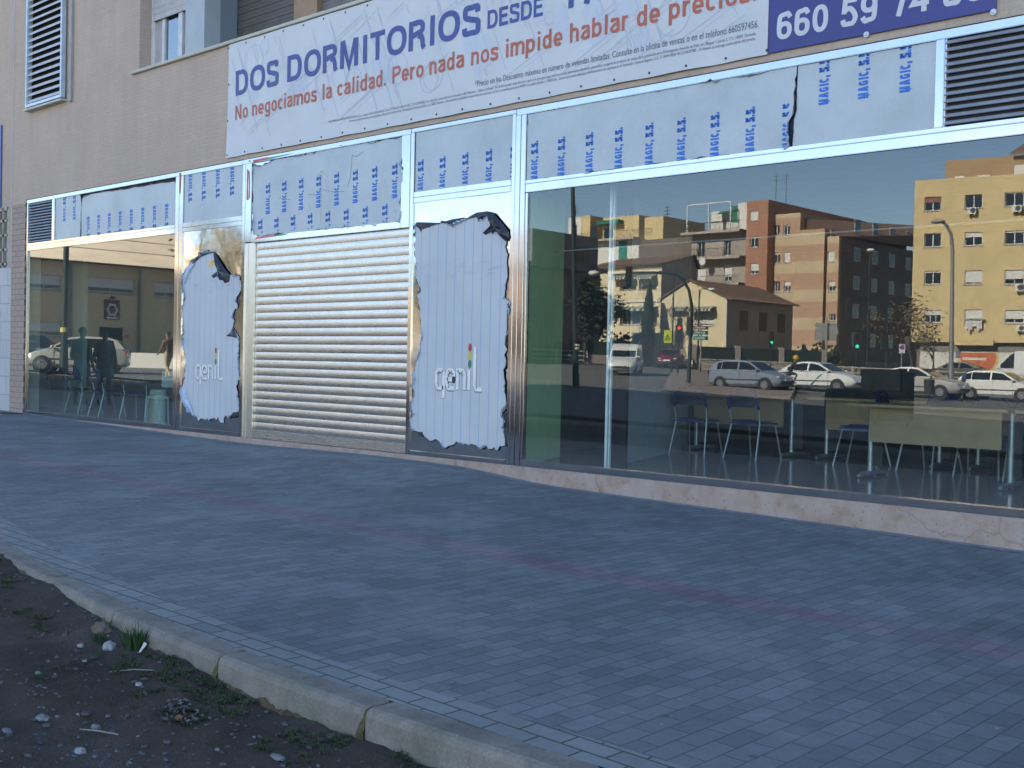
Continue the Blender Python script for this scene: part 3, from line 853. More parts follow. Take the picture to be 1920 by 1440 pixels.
text_into(w, 'Promotora de las viviendas comercializadas. Dirección de la promoción: Prolongación Avenida del Dílar s.n. 18007. Granada. - Las cantidades anticipadas se garantizarán conforme a la Ley. La entidad garante es ASEFA, La póliza Global, nº 2007/156. - Existe una cuenta especial y exclusiva para los ingresos en el Santander Central Hispano, C.C. nº 0049 0004 90 2214429788. - El dinero se entrega como parte del precio.', -11.5, 4.128, 5.87, 0.03, -0.0345)
w.build('small_print_lettering', mat('grey_ink', (0.13, 0.135, 0.16), 0.5, var=0), ban)
# pale floor-plan drawing printed across the sheet
w = MB(wave); w2 = MB(wave)
rl = random.Random(3)
def line(x0, z0, x1, z1, t=0.012):
    d = Vector((x1 - x0, 0, z1 - z0)); L = d.length
    if L < 0.02: return
    k = max(1, int(L / 0.12)); nrm = Vector((-d.z, 0, d.x)).normalized() * t / 2
    for i in range(k):
        a = Vector((x0, -0.0325, z0)) + d * (i / k); b = Vector((x0, -0.0325, z0)) + d * ((i + 1) / k)
        q = [a - nrm, b - nrm, b + nrm, a + nrm]
        if all(-14.22 < p.x < -5.6 and 4.03 < p.z < 5.52 for p in q): w.quad(*q)
for cx in (-13.4, -12.2, -11.0, -9.7, -8.4, -7.2, -6.2):
    for k in range(13):
        ang = radians(24 + rl.choice((0, 0, 90, 90)) + rl.uniform(-1.5, 1.5))
        L = rl.uniform(0.3, 1.5); px_, pz_ = cx + rl.uniform(-0.8, 0.8), rl.uniform(4.1, 5.5)
        line(px_, pz_, px_ + L * cos(ang), pz_ + L * sin(ang))
        if rl.random() < 0.55: line(px_ + 0.03, pz_ - 0.045, px_ + 0.03 + L * cos(ang), pz_ - 0.045 + L * sin(ang), 0.006)
    for k in range(2):
        ox, oz, r = cx + rl.uniform(-0.7, 0.7), rl.uniform(4.2, 5.4), rl.uniform(0.06, 0.22)
        pts = [(ox + r * cos(2 * pi * i / 20), oz + r * sin(2 * pi * i / 20)) for i in range(21)]
        for a, b in zip(pts[:-1], pts[1:]): line(*a, *b)
    for k in range(2):
        ox, oz = cx + rl.uniform(-0.8, 0.5), rl.uniform(4.1, 5.0)
        a, b = rl.uniform(0.15, 0.4), rl.uniform(0.2, 0.5)
        P = [(ox, -0.0318, oz), (ox + a, -0.0318, oz + a * 0.42), (ox + a - b * 0.4, -0.0318, oz + a * 0.42 + b), (ox - b * 0.4, -0.0318, oz + b)]
        if all(-14.2 < p[0] < -5.6 and 4.03 < p[2] < 5.52 for p in P):
            w2 = MB(wave); w2.quad(*P); w2.build('floor_plan_tint', mat('paler_blue_ink', (0.565, 0.58, 0.63), 0.5, var=0.03), ban)
w.build('floor_plan_print', mat('pale_blue_ink', (0.50, 0.525, 0.59), 0.5, var=0.03), ban)
ey = None
eyelets = [(-14.27 + 0.44 * i, 5.535) for i in range(20)] + [(-14.27 + 0.438 * i, 4.012) for i in range(21)] + [(-14.275, 4.5), (-14.265, 5.02)]
for x, z in eyelets:
    if ey is None:
        e = MB(); e.disc((0, 0, 0), (0, -1, 0), 0.013, 0.010, 0.006, 10)
        ey = e.build('eyelet', mat('dark_brass', (0.05, 0.05, 0.06), 0.4, 0.5), ban, local=True)
        o = ey
    else:
        o = ey.copy(); COL.objects.link(o); o.parent = ban
    P = wave((x, -0.032, z)); o.location = Vector(P) - ban.location

sg = thing('phone_sign', 'dark blue sign panel with a white phone number, bolted beside the white banner', 'sign', (-4.48, -0.01, 3.98))
w = MB(); w.box(-5.5, -3.468, -0.026, -0.012, 3.983, 5.6); w.build('panel', mat('navy_panel', (0.035, 0.045, 0.21), 0.4, var=0.08, scale=2), sg, bevel=0.002)
lettering('number_lettering', mat('sign_white', (0.6, 0.6, 0.62), 0.5, var=0.04), sg, '660 59 74 56', -5.415, 4.083, 1.86, 0.24, -0.0275, weight=0.175)
bolt = None
for u_, v_ in ((1626.7, 66), (1864.8, 24), (1740, -70), (1500, -30)):
    x, z = F(u_, v_)
    if bolt is None:
        e = MB(); e.disc((0, 0, 0), (0, -1, 0), 0.026, 0.024, 0.004, 18); e.disc((0, -0.004, 0), (0, -1, 0), 0.013, 0.009, 0.008, 12)
        bolt = e.build('bolt', mat('bolt_white', (0.62, 0.65, 0.66), 0.35), sg, local=True); o = bolt
    else:
        o = bolt.copy(); COL.objects.link(o); o.parent = sg
    o.location = Vector((x, -0.026, z)) - sg.location
for x, z in ((-5.1, 4.03), (-4.05, 4.03)):
    e = MB(); e.disc((x, -0.026, z), (0, -1, 0), 0.012, 0.01, 0.003, 10); e.build('bolt', mat('bolt_dark', (0.1, 0.1, 0.11), 0.5), sg)

s2 = thing('blue_sign', 'blue sign with white letters on brick at the left picture edge', 'sign', (-22.4, -0.02, 3.87))
w = MB(); w.box(-23.4, -21.905, -0.03, -0.004, 3.87, 5.41); w.build('panel', mat('blue_panel', (0.07, 0.1, 0.3), 0.4), s2, bevel=0.003)
for z_, h_ in ((4.0, 0.17), (4.4, 0.08)): lettering('lettering', mat('sign_white', (0.6, 0.6, 0.62)), s2, 'S', -22.09, z_, 0.13, h_, -0.0315, weight=0.2)

# ================================================================== FILMS ON THE PANELS
from mathutils import noise as mnoise
def film(label, outline, y, texts, m=M_FILM, rim=0.0, seed=1, name='protective_film', flaps=(), thick=0.0015, loc=None, ink=M_BLUEINK):
    """a sheet of protective film: outline in (x, z); rim = ragged dark backing that shows round a torn edge"""
    xs = [p[0] for p in outline]; zs = [p[1] for p in outline]
    t = thing(name, label, 'film', ((min(xs) + max(xs)) / 2, y, min(zs)), group='protective films on the shop front')
    rr = random.Random(seed)
    w = MB(); w.prism(outline, y, y + thick); w.build('sheet', m, t)
    if texts:
        for a in texts:
            lettering('printed_lettering', ink, t, *a[0], y=y - 0.0012, **a[1])
    if rim:
        cx, cz = sum(xs) / len(xs), sum(zs) / len(zs)
        fine = []
        for (a, b), (c, d) in zip(outline, outline[1:] + outline[:1]):
            L = sqrt((c - a) ** 2 + (d - b) ** 2); k = max(1, int(L / 0.035))
            nx, nz = (d - b) / max(L, 1e-6), -(c - a) / max(L, 1e-6)
            ar = 1
            for i in range(k):
                px_, pz_ = a + (c - a) * i / k, b + (d - b) * i / k
                e = rr.uniform(-0.2, 1.0) * rim * (2.2 if rr.random() < 0.12 else 1)
                s = 1 if ((px_ - cx) * nx + (pz_ - cz) * nz) > 0 else -1
                fine.append((px_ + nx * s * e, pz_ + nz * s * e))
        w = MB(); w.prism(fine, y + 0.0022, y + 0.0032); w.build('torn_backing', M_BLACKFILM, t)
        # the torn margin lifts and curls away from the panel
        w = MB(); vv = []; k = len(fine)
        for i, (a, b) in enumerate(fine):
            g = max(0, mnoise.noise((a * 5.5, b * 5.5, seed * 3.1)) + 0.12) * rim * 2.6
            dx, dz = cx - a, cz - b; L = sqrt(dx * dx + dz * dz)
            e = rr.uniform(0.75, 1.25)
            vv += [(a + dx / L * g * 1.0 * e, y - 0.0008, b + dz / L * g * e), (a + dx / L * g * .25, y - 0.001 - g * 0.75 * e, b + dz / L * g * .25), (a + dx / L * g * 0.85, y - 0.002 - g * 1.05 * e, b + dz / L * g * 0.85)]
        w.add(vv, [(3 * i + j, 3 * ((i + 1) % k) + j, 3 * ((i + 1) % k) + j + 1, 3 * i + j + 1) for i in range(k) for j in range(2)])
        w.build('curled_margin', M_CURL, t, smooth=True)
    for fl in flaps:
        pts, hmax = fl
        w = MB()
        k = len(pts); c = (sum(p[0] for p in pts) / k, sum(p[1] for p in pts) / k)
        vv = [(p[0], y - 0.002 - rr.uniform(0.0, 0.3) * hmax, p[1]) for p in pts]
        mid = [((p[0] + c[0]) / 2 + rr.uniform(-.01, .01), y - rr.uniform(0.3, 1.1) * hmax, (p[1] + c[1]) / 2 + rr.uniform(-.01, .01)) for p in pts]
        vv += mid + [(c[0], y - hmax * 0.6, c[1])]
        fs = [(i, (i + 1) % k, k + (i + 1) % k, k + i) for i in range(k)] + [(k + i, k + (i + 1) % k, 2 * k) for i in range(k)]
        w.add(vv, fs); w.build('curled_flap', M_BLACKFILM, t, smooth=False)
    return t

def jag(p0, p1, amp, step, rr):
    """a ragged edge between two corners"""
    out = []; d = Vector((p1[0] - p0[0], p1[1] - p0[1])); L = d.length; nrm = Vector((-d.y, d.x)) / L
    k = max(1, int(L / step))
    for i in range(k):
        e = 0 if i == 0 else rr.uniform(-amp, amp)
        out.append((p0[0] + d.x * i / k + nrm.x * e, p0[1] + d.y * i / k + nrm.y * e))
    return out

MG = 'MAGIC, S.S.'
TL, TH = 0.425, 0.094
def up(x, z, **k): return ((MG, x, z, TL, TH), dict(rot=90, weight=0.31, tight=-0.03, **k))
def dn(x, z, **k): return ((MG, x, z, TL, TH), dict(rot=-90, weight=0.31, tight=-0.03, **k))
rj = random.Random(11)
YF = 0.03
# narrow left sheet and the wide one beside it
ol = [(-19.742, 3.124), (-18.8, 3.124)] + jag((-18.8, 3.124), (-18.79, 3.845), 0.012, 0.07, rj) + [(-18.83, 3.845), (-19.742, 3.845)]
film('narrow grey film with two columns of blue print beside the small left vent', ol, YF, [up(-19.36 + 0.37 * i, 3.433, clip=[(2, 3.842, 1)]) for i in range(2)], rim=0.008, seed=2)
ol = [(-18.76, 3.124), (-15.725, 3.124), (-15.725, 3.74), (-15.76, 3.775)] + jag((-15.8, 3.785), (-18.5, 3.815), 0.008, 0.16, rj) + [(-18.66, 3.80), (-18.74, 3.77)] + jag((-18.765, 3.72), (-18.76, 3.124), 0.008, 0.08, rj)[1:]
film('wide grey film with eight columns of blue print above the left shop window', ol, YF - 0.003, [dn(-18.56 + 0.3605 * i, 3.447 + 0.002 * i, clip=[(2, 3.126, -1)]) for i in range(8)], rim=0.012, seed=3)
ol = [(-15.496, 3.13), (-13.932, 3.13), (-13.932, 3.846), (-15.496, 3.846)]
film('small square grey film with four columns of print above the left torn door film', ol, YF, [dn(-15.375 + 0.371 * i, 3.43 + TL, clip=[(2, 3.844, 1)]) for i in range(4)])
c3 = lambda l, y=0.0: [F(440 + a / 5.333, 220 + b / 5.333, y) for a, b in l]
o3 = c3([(170, 460), (240, 485), (320, 455), (400, 415), (500, 405), (570, 388), (640, 378), (720, 372), (760, 355), (840, 330), (900, 318), (1000, 300), (1060, 285), (1150, 270), (1210, 268), (1280, 255), (1350, 252), (1420, 240), (1500, 215), (1600, 215), (1650, 190), (1672, 215), (1670, 380), (1660, 480), (1668, 600), (1660, 750), (1640, 850), (1660, 930), (1658, 1020), (1600, 1045), (1500, 1050), (1440, 1065), (1340, 1078), (1250, 1085), (1180, 1088), (1100, 1100), (1010, 1105), (940, 1115), (870, 1118), (800, 1125), (760, 1135), (660, 1148), (560, 1155), (430, 1165), (300, 1172), (240, 1185), (180, 1165), (165, 1100), (172, 1000), (165, 900), (172, 800), (160, 700), (168, 600), (165, 520)])
film3 = film('large torn grey film with two staggered rows of blue print above the roller shutter', o3, 0.0285,
     [up(-13.283 + 0.3788 * i, 3.108) for i in range(8)] + [up(-13.45 + 0.378 * i, 3.05 - TL, clip=[(2, 2.845 - 0.002 * i, -1)]) for i in range(8)], rim=0.02, seed=4,
     flaps=[(c3([(1200, 1085), (1260, 1080), (1310, 1078), (1240, 1120), (1225, 1140), (1195, 1140), (1210, 1110)]), 0.006)])
ol = [(-10.308, 3.148), (-8.714, 3.148), (-8.714, 3.86), (-10.308, 3.86)]
for kk, (pts_, wd_, mm_) in enumerate([([(845, 1050), (850, 760), (855, 530)], 0.012, 'chalk'), ([(805, 590), (855, 525), (915, 595)], 0.012, 'chalk'), ([(720, 770), (800, 772)], 0.006, 'scuff'), ([(865, 720), (960, 742), (1080, 738)], 0.005, 'scuff'), ([(1110, 690), (1140, 600), (1150, 480), (1160, 370)], 0.007, 'scuff'), ([(1155, 375), (1200, 390), (1270, 340)], 0.006, 'scuff'), ([(720, 860), (745, 915)], 0.004, 'scuff'), ([(1580, 925), (1604, 953)], 0.006, 'scuff'), ([(420, 805), (540, 822)], 0.005, 'scuff'), ([(893, 625), (893, 648)], 0.006, 'scuff')]):
    L_, R_2 = ribbon_mitred(c3(pts_), wd_); w = MB()
    for i in range(len(L_) - 1): w.quad((L_[i].x, 0.0268 - kk * 1e-4, L_[i].y), (L_[i + 1].x, 0.0268 - kk * 1e-4, L_[i + 1].y), (R_2[i + 1].x, 0.0268 - kk * 1e-4, R_2[i + 1].y), (R_2[i].x, 0.0268 - kk * 1e-4, R_2[i].y))
    w.build('chalk_arrow' if mm_ == 'chalk' else 'scuff_mark', mat('yellow_chalk', (0.47, 0.47, 0.33), 0.8, var=0.1) if mm_ == 'chalk' else mat('grey_scuff', (0.2, 0.2, 0.23), 0.8, var=0.4, scale=30), film3)
film('grey film with five columns of print above the right torn door film', ol, YF, [up(-10.165 + 0.379 * i, 3.528 - TL, clip=[(2, 3.15, -1), (0, -8.715, 1)]) for i in range(5)])
ol = [(-8.495, 3.12)] + [(-5.285, 3.12)] + [(-5.3, 3.2), (-5.31, 3.33), (-5.268, 3.42), (-5.256, 3.52), (-5.263, 3.6), (-5.245, 3.66), (-5.252, 3.72), (-5.235, 3.76), (-5.232, 3.836), (-8.495, 3.836)]
film('long grey film with nine columns of print above the right shop window', ol, YF - 0.002, [up(-8.335 + 0.383 * i, 3.535 - TL, clip=[(2, 3.122, -1), (0, -5.30, 1)]) for i in range(9)], rim=0.014, seed=6)
ol = [(-5.262, 3.12), (-3.96, 3.12), (-3.96, 3.836), (-5.222, 3.836), (-5.228, 3.6), (-5.225, 3.45), (-5.248, 3.36), (-5.25, 3.25)]
film('grey film with three columns of print beside the right vent', ol, YF + 0.002, [up(-4.918 + 0.3705 * i, 3.455, clip=[(2, 3.834, 1)]) for i in range(3)], rim=0.004, seed=7)

# the two torn white door films with the word genil
def ribbon(mb, pts, wd, y, th, mi=0):
    for a, b in zip(pts[:-1], pts[1:]):
        d = Vector((b[0] - a[0], b[1] - a[1])); L = d.length
        if L < 1e-6: continue
        d /= L; nx, nz = -d.y * wd / 2, d.x * wd / 2
        mb.prism([(a[0] + nx, a[1] + nz), (a[0] - nx, a[1] - nz), (b[0] - nx, b[1] - nz), (b[0] + nx, b[1] + nz)], y, y + th, mi=mi)
    for p in pts[1:-1]:
        mb.prism([(p[0] + wd / 2 * cos(2 * pi * k / 12), p[1] + wd / 2 * sin(2 * pi * k / 12)) for k in range(12)], y + 0.0002, y + th, mi=mi)
def arc(c, rx, rz, a0, a1, k=10): return [(c[0] + rx * cos(radians(a0 + (a1 - a0) * i / k)), c[1] + rz * sin(radians(a0 + (a1 - a0) * i / k))) for i in range(k + 1)]
def spiky(pts, seed):
    q = random.Random(seed); out = []
    for (a, b), (c, d) in zip(pts, pts[1:] + pts[:1]):
        L = sqrt((c - a) ** 2 + (d - b) ** 2); k = max(1, int(L / 0.028)); nx, nz = (d - b) / max(L, 1e-6), -(c - a) / max(L, 1e-6)
        for i in range(k):
            e = 0 if i == 0 else q.uniform(-0.006, 0.006) if q.random() > 0.2 else q.choice((-1, 1)) * q.uniform(0.012, 0.03)
            out.append((a + (c - a) * i / k + nx * e, b + (d - b) * i / k + nz * e))
    return out
def genil(t, x0, zb, W, Hx, y, ghost=0.0):
    """strokes of the logo: x0/zb lower-left of the x-height band, W width of the word, Hx x-height"""
    s = W / 5.6; wd = Hx * 0.2
    def P(a, b): return (x0 + a * s, zb + b * Hx)
    strokes = [
        [P(0.95, 0.95), P(0.35, 0.95), P(0.1, 0.8), P(0.1, 0.25), P(0.3, 0.06), P(0.98, 0.06)], [P(0.98, 0.95), P(0.98, -0.45)],
        [P(1.4, 0.5), P(2.15, 0.5), P(2.2, 0.8), P(1.95, 0.95), P(1.55, 0.95), P(1.35, 0.75), P(1.35, 0.3), P(1.55, 0.06), P(2.25, 0.06)],
        [P(2.6, 0.0), P(2.6, 0.95), P(3.2, 0.95), P(3.42, 0.75), P(3.42, 0.0)],
        [P(3.92, 0.0), P(3.92, 0.98)],
        [P(4.55, 2.1), P(4.55, 0.25), P(4.72, 0.06), P(5.4, 0.06)]]
    m = MB()
    for i, st in enumerate(strokes): ribbon(m, [(a + 0.006, b - 0.006) for a, b in st], wd * 1.42, y - 0.0006, 0.0012)
    m.build('logo_shadow', mat('logo_outline', (0.26, 0.27, 0.29), 0.6), t)
    m = MB()
    for i, st in enumerate(strokes): ribbon(m, [(a + 0.003, b + 0.003) for a, b in st], wd, y - 0.0016, 0.0012)
    m.build('logo_lettering', mat('logo_white', (0.8, 0.78, 0.74), 0.5), t)
    for k, (nm, col) in enumerate((('logo_green_light', (0.03, 0.22, 0.1)), ('logo_yellow_light', (0.6, 0.5, 0.06)), ('logo_red_light', (0.45, 0.05, 0.05)))):
        m = MB(); c = P(4.02, 1.28 + 0.4 * k)
        m.prism([(c[0] + 0.2 * s * cos(2 * pi * i / 16), c[1] + 0.2 * Hx * sin(2 * pi * i / 16)) for i in range(16)], y - 0.003, y - 0.001)
        m.build('logo_light', mat(nm, col, 0.5), t)
    a, b = P(3.82, 1.05), P(4.22, 2.3)
    m = MB(); m.box(a[0], b[0], y - 0.0014, y - 0.0006, a[1], b[1]); m.build('logo_lamp_plate', mat('logo_plate', (0.45, 0.47, 0.48), 0.6), t)

cl = lambda l: [F(320 + a / 3, 400 + b / 3) for a, b in l]
oL = cl([(95, 300), (108, 270), (120, 255), (150, 235), (175, 222), (200, 213), (238, 222), (250, 262), (262, 300), (270, 345), (300, 352), (335, 345), (385, 355), (388, 430), (375, 455), (365, 480), (370, 520), (352, 545), (345, 570), (350, 600), (343, 640), (365, 675), (380, 700), (376, 800), (385, 930), (362, 970), (372, 1010), (378, 1060), (380, 1130), (345, 1135), (330, 1152), (320, 1142), (300, 1140), (290, 1180), (270, 1175), (262, 1145), (250, 1162), (240, 1150), (220, 1155), (210, 1165), (200, 1152), (180, 1160), (165, 1152), (150, 1168), (140, 1140), (120, 1140), (100, 1120), (88, 1100), (75, 1085), (62, 1060), (50, 1050), (52, 1020), (45, 1000), (65, 960), (75, 900), (78, 800), (66, 760), (60, 740), (66, 660), (65, 600), (58, 560), (62, 520), (80, 470), (66, 420), (60, 380), (75, 320)])
fL = [(cl([(235, 222), (246, 225), (262, 250), (300, 310), (330, 345), (325, 385), (300, 392), (290, 375), (270, 375), (258, 350), (235, 365), (228, 350), (258, 330), (262, 310), (250, 262)]), 0.05),
      (cl([(308, 690), (330, 672), (345, 640), (360, 670), (372, 702), (340, 694)]), 0.03),
      (cl([(320, 1150), (345, 1120), (378, 1115), (378, 1140), (350, 1152)]), 0.02),
      (cl([(120, 262), (150, 235), (190, 220), (250, 216), (205, 216), (160, 238), (135, 262), (110, 300)]), 0.02)]
tL = film('torn white striped film with genil logo on the left steel door', spiky(oL, 5), 0.018, [], m=M_STRIPED, rim=0.02, seed=12, name='torn_door_film', flaps=fL)
gx0, gz0 = F(320 + 133 / 3, 400 + 935 / 3); gx1, gz1 = F(320 + 292 / 3, 400 + 935 / 3)
genil(tL, gx0, gz0 + 0.01, gx1 - gx0, 0.205, 0.018)
w = MB(); q = cl([(208, 290), (225, 262), (242, 260), (240, 275), (222, 300), (206, 300)]); w.prism(q, 0.014, 0.016); w.build('tape_patch', mat('gold_patch', (0.5, 0.35, 0.12), 0.3, 0.8), tL)
# crumpled pale side strips
for q in ([(45, 1000), (66, 965), (130, 1140), (95, 1115), (60, 1060)], [(88, 300), (135, 260), (130, 290), (100, 340), (72, 400), (60, 380)]):
    w = MB(); pp = cl(q); k = len(pp); c = (sum(a for a, b in pp) / k, sum(b for a, b in pp) / k)
    w.add([(a, 0.006 + 0.012 * (i % 2), b) for i, (a, b) in enumerate(pp)] + [(c[0], -0.012, c[1])], [(i, (i + 1) % k, k) for i in range(k)])
    w.build('crumpled_edge', mat('film_fold', (0.42, 0.5, 0.62), 0.5, var=0.25, scale=14), tL)

cr = lambda l: [F(720 + a / 2.667, 360 + b / 2.667) for a, b in l]
oR = cr([(150, 160), (172, 185), (190, 188), (210, 172), (230, 165), (262, 152), (290, 150), (340, 165), (370, 150), (400, 140), (430, 128), (455, 125), (470, 140), (510, 120), (520, 140), (530, 160), (512, 190), (500, 210), (530, 200), (570, 202), (610, 205), (605, 260), (608, 300), (612, 420), (600, 480), (598, 530), (622, 545), (622, 620), (618, 680), (606, 720), (600, 760), (603, 800), (605, 860), (592, 890), (600, 960), (597, 1000), (607, 1060), (605, 1080), (585, 1120), (602, 1140), (590, 1180), (596, 1205), (600, 1230), (610, 1268), (575, 1270), (565, 1288), (555, 1290), (545, 1275), (535, 1285), (525, 1285), (510, 1270), (498, 1278), (480, 1280), (465, 1268), (440, 1262), (432, 1258), (420, 1265), (385, 1260), (350, 1255), (345, 1262), (335, 1265), (318, 1268), (300, 1280), (285, 1265), (275, 1248), (265, 1240), (250, 1235), (240, 1242), (225, 1245), (212, 1232), (200, 1225), (185, 1205), (170, 1200), (150, 1195), (130, 1180), (128, 1160), (125, 1140), (150, 1110), (132, 1085), (130, 1060), (150, 1020), (147, 990), (145, 960), (148, 920), (150, 880), (165, 830), (180, 780), (185, 700), (180, 650), (175, 600), (165, 530), (178, 480), (165, 455), (155, 430), (160, 350), (148, 300), (152, 220)])
fR = [(cr([(515, 95), (545, 105), (585, 150), (625, 200), (628, 230), (606, 246), (612, 207), (565, 197), (530, 200), (505, 214), (495, 204), (528, 165), (514, 125)]), 0.06),
      (cr([(400, 138), (430, 118), (460, 102), (515, 95), (512, 120), (470, 138), (455, 125)]), 0.02),
      (cr([(150, 160), (160, 150), (240, 155), (300, 150), (350, 145), (400, 126), (400, 140), (340, 165), (290, 150), (230, 165), (190, 186)]), 0.015),
      (cr([(612, 560), (622, 550), (622, 640), (614, 720), (604, 770), (600, 765), (614, 690)]), 0.008),
      (cr([(586, 1120), (604, 1095), (606, 1142), (600, 1142)]), 0.02), (cr([(590, 1160), (604, 1150), (616, 1270), (600, 1275), (612, 1266), (597, 1215)]), 0.02),
      (cr([(160, 1198), (190, 1200), (190, 1225), (172, 1222)]), 0.012)]
tR = film('larger torn white striped film with genil logo on the right steel door', spiky(oR, 6), 0.016, [], m=M_STRIPED, rim=0.017, seed=14, name='torn_door_film', flaps=fR)
gx0, gz0 = F(720 + 250 / 2.667, 360 + 985 / 2.667); gx1, gz1 = F(720 + 492 / 2.667, 360 + 1000 / 2.667)
genil(tR, gx0, gz1 + 0.01, gx1 - gx0, 0.235, 0.016)
w = MB(); w.prism([(a, b) for a, b in arc((gx0 + 0.315, gz1 + 0.125), 0.03, 0.042, 0, 360, 14)], 0.0128, 0.0138); w.build('logo_hole', M_BLACKFILM, tR)
# ================================================================== PAVEMENT, KERB AND DIRT
from mathutils import noise as mnoise
def drop(x): return 0.03 + 0.145 * smooth(-8.8, -2.4, x)
def on_street(u, v, dz=0.0):
    d = ray(u, v); t = 3.0
    for _ in range(40):
        P = CAM + d * t
        t = (gz(P.x, P.y) + dz - CAM.z) / d.z
    return CAM + d * t
kp = [on_street(u, v) for u, v in ((0, 1043), (100, 1094), (205, 1148), (300, 1190), (405, 1230), (540, 1281), (675, 1330), (860, 1388), (1040, 1440))]
kerb_pts = [(-60, -4.6), (-30, -4.7), (-16, -4.95), (-11, -5.3)] + [(p.x, p.y) for p in kp]
ylast = kp[-1].y
kerb_pts += [(1.0, ylast - 0.02), (14, ylast)]
def kerb_y(x):
    for (x0, y0), (x1, y1) in zip(kerb_pts[:-1], kerb_pts[1:]):
        if x0 <= x <= x1: return y0 + (y1 - y0) * (x - x0) / (x1 - x0)
    return kerb_pts[-1][1] if x > 0 else kerb_pts[0][1]
def kerb_s(x):   # smoothed
    return sum(kerb_y(x + d) for d in (-0.6, -0.3, 0, 0.3, 0.6)) / 5
def strip(name, ya, yb, m, x0, x1, nx, ny, dz=0.0):
    w = MB()
    def fn(a, b):
        x = x0 + (x1 - x0) * a; y = ya(x) + (yb(x) - ya(x)) * b
        return (x, y, gz(x, y) + dz)
    w.grid(fn, nx, ny)
    return structure(w.build(name, m, None))
strip('pavement', lambda x: kerb_s(x) + 0.36, lambda x: 0.02, M_PAVER, -60, 14, 240, 16)
strip('pavement_edge', lambda x: kerb_s(x) + 0.15, lambda x: kerb_s(x) + 0.36, M_EDGE_PAVER, -60, 14, 240, 2, 0.0)
strip('pavement_rim', lambda x: -0.13, lambda x: 0.015, mat('mortar_strip', (0.2, 0.205, 0.22), 0.85, var=0.25, scale=9), -21.4, 8, 120, 1, 0.0035)

def concrete_kerb():
    m, n, l, b = new_mat('kerb_concrete')
    v = vec_node(n, l, 'world')
    f = noise(n, l, v, 4, 7, 0.65)
    c = ramp(n, l, f, [(0.3, (0.17, 0.155, 0.13)), (0.55, (0.245, 0.22, 0.185)), (0.75, (0.31, 0.285, 0.25))])
    fg = noise(n, l, v, 2.3, 5, 0.7, 1.0)
    c = mixc(n, l, ramp(n, l, fg, [(0.52, 0.0), (0.68, 0.55)]), c, (0.115, 0.145, 0.1))
    f2 = noise(n, l, v, 90, 3, 0.7)
    c = mixc(n, l, 1.0, c, ramp(n, l, f2, [(0.25, 0.75), (0.75, 1.15)]), 'MULTIPLY')
    fd = noise(n, l, vec_node(n, l, 'world', scale=(1, 1, 0.3)), 7, 6, 0.75)
    c = mixc(n, l, ramp(n, l, fd, [(0.5, 0.0), (0.7, 0.6)]), c, (0.1, 0.092, 0.08))
    l.new(c, b.inputs['Base Color']); b.inputs['Roughness'].default_value = 0.9
    bump(n, l, b, f2, 0.4, 0.004)
    return m
M_KERB = concrete_kerb()
joints = [on_street(u, v).x for u, v in ((205, 1148), (405, 1230), (675, 1330))]
jx = [joints[0] - 1.03 * k for k in range(6, 0, -1)] + joints + [joints[-1] + 1.05 * k for k in range(1, 6)]
w = MB(); moss = MB()
prof = [(0.15, -0.3), (0.15, 0.0), (0.032, 0.003), (0.012, -0.005), (0.0, -0.03), (-0.012, -0.3)]
for a, b in zip(jx[:-1], jx[1:]):
    a2, b2 = a + 0.007, b - 0.007
    st = [a2 + (b2 - a2) * i / 6 for i in range(7)]
    st = [a2, a2 + 0.012] + st[1:-1] + [b2 - 0.012, b2]
    vv = []
    for i, x in enumerate(st):
        e = 0.008 if i in (0, len(st) - 1) else 0
        for (dy, dz) in prof:
            y = kerb_s(x) + dy + (e if dy < 0.1 else 0)
            vv.append((x, y, gz(x, y) + dz - (e if dz > -0.1 else 0)))
    k = len(prof); fs = []
    for i in range(len(st) - 1):
        for j in range(k - 1): fs.append((i * k + j, (i + 1) * k + j, (i + 1) * k + j + 1, i * k + j + 1))
    fs.append(tuple(range(k))); fs.append(tuple((len(st) - 1) * k + j for j in range(k)))
    w.add(vv, fs)
    # mossy filling of the joint
    y = kerb_s(b); z = gz(b, y)
    moss.add([(b - 0.012, y + 0.02, z - 0.012), (b + 0.012, y + 0.02, z - 0.012), (b + 0.02, y - 0.012, z - 0.09), (b + 0.06, y - 0.03, z - 0.24), (b - 0.07, y - 0.03, z - 0.24), (b - 0.02, y - 0.012, z - 0.09), (b - 0.005, y + 0.15, z - 0.003), (b + 0.005, y + 0.15, z - 0.003)],
             [(0, 1, 2, 5), (5, 2, 3, 4), (0, 6, 7, 1)])
strip('kerb', lambda x: kerb_s(x), lambda x: kerb_s(x) + 0.15, M_KERB, -60, jx[0], 60, 1)
structure(w.build('kerb', M_KERB, None, smooth=False))
M_MOSSB = mat('kerb_foot_moss', (0.085, 0.062, 0.03), 0.95, var=0.45, scale=22, bmp=0.6, bscale=80)
mb_ = MB(); rk = random.Random(17); vv = []; xs_ = [-9 + 0.02 * i for i in range(400)]
for x in xs_:
    y = kerb_s(x); hh = 0.3 - drop(x) - 0.012; top_ = -drop(x) + 0.028 + 0.02 * mnoise.noise((x * 9, 0, 0)) + rk.uniform(0, 0.014)
    fy = lambda z: y - 0.012 * min(1, max(0, (-z - 0.03) / 0.27)) - 0.004
    vv += [(x, fy(top_), gz(x, y) + min(top_, -0.012)), (x, fy(top_ - .03) - 0.012, gz(x, y) + top_ - 0.035), (x, y - 0.035, gz(x, y) + top_ - 0.09)]
mb_.add(vv, [(3 * i + j, 3 * i + 3 + j, 3 * i + 4 + j, 3 * i + 1 + j) for i in range(399) for j in range(2)])
tag(mb_.build('moss', M_MOSSB, None, smooth=True), 'brown moss band grown along the foot of the kerb face', 'moss', kind='stuff')
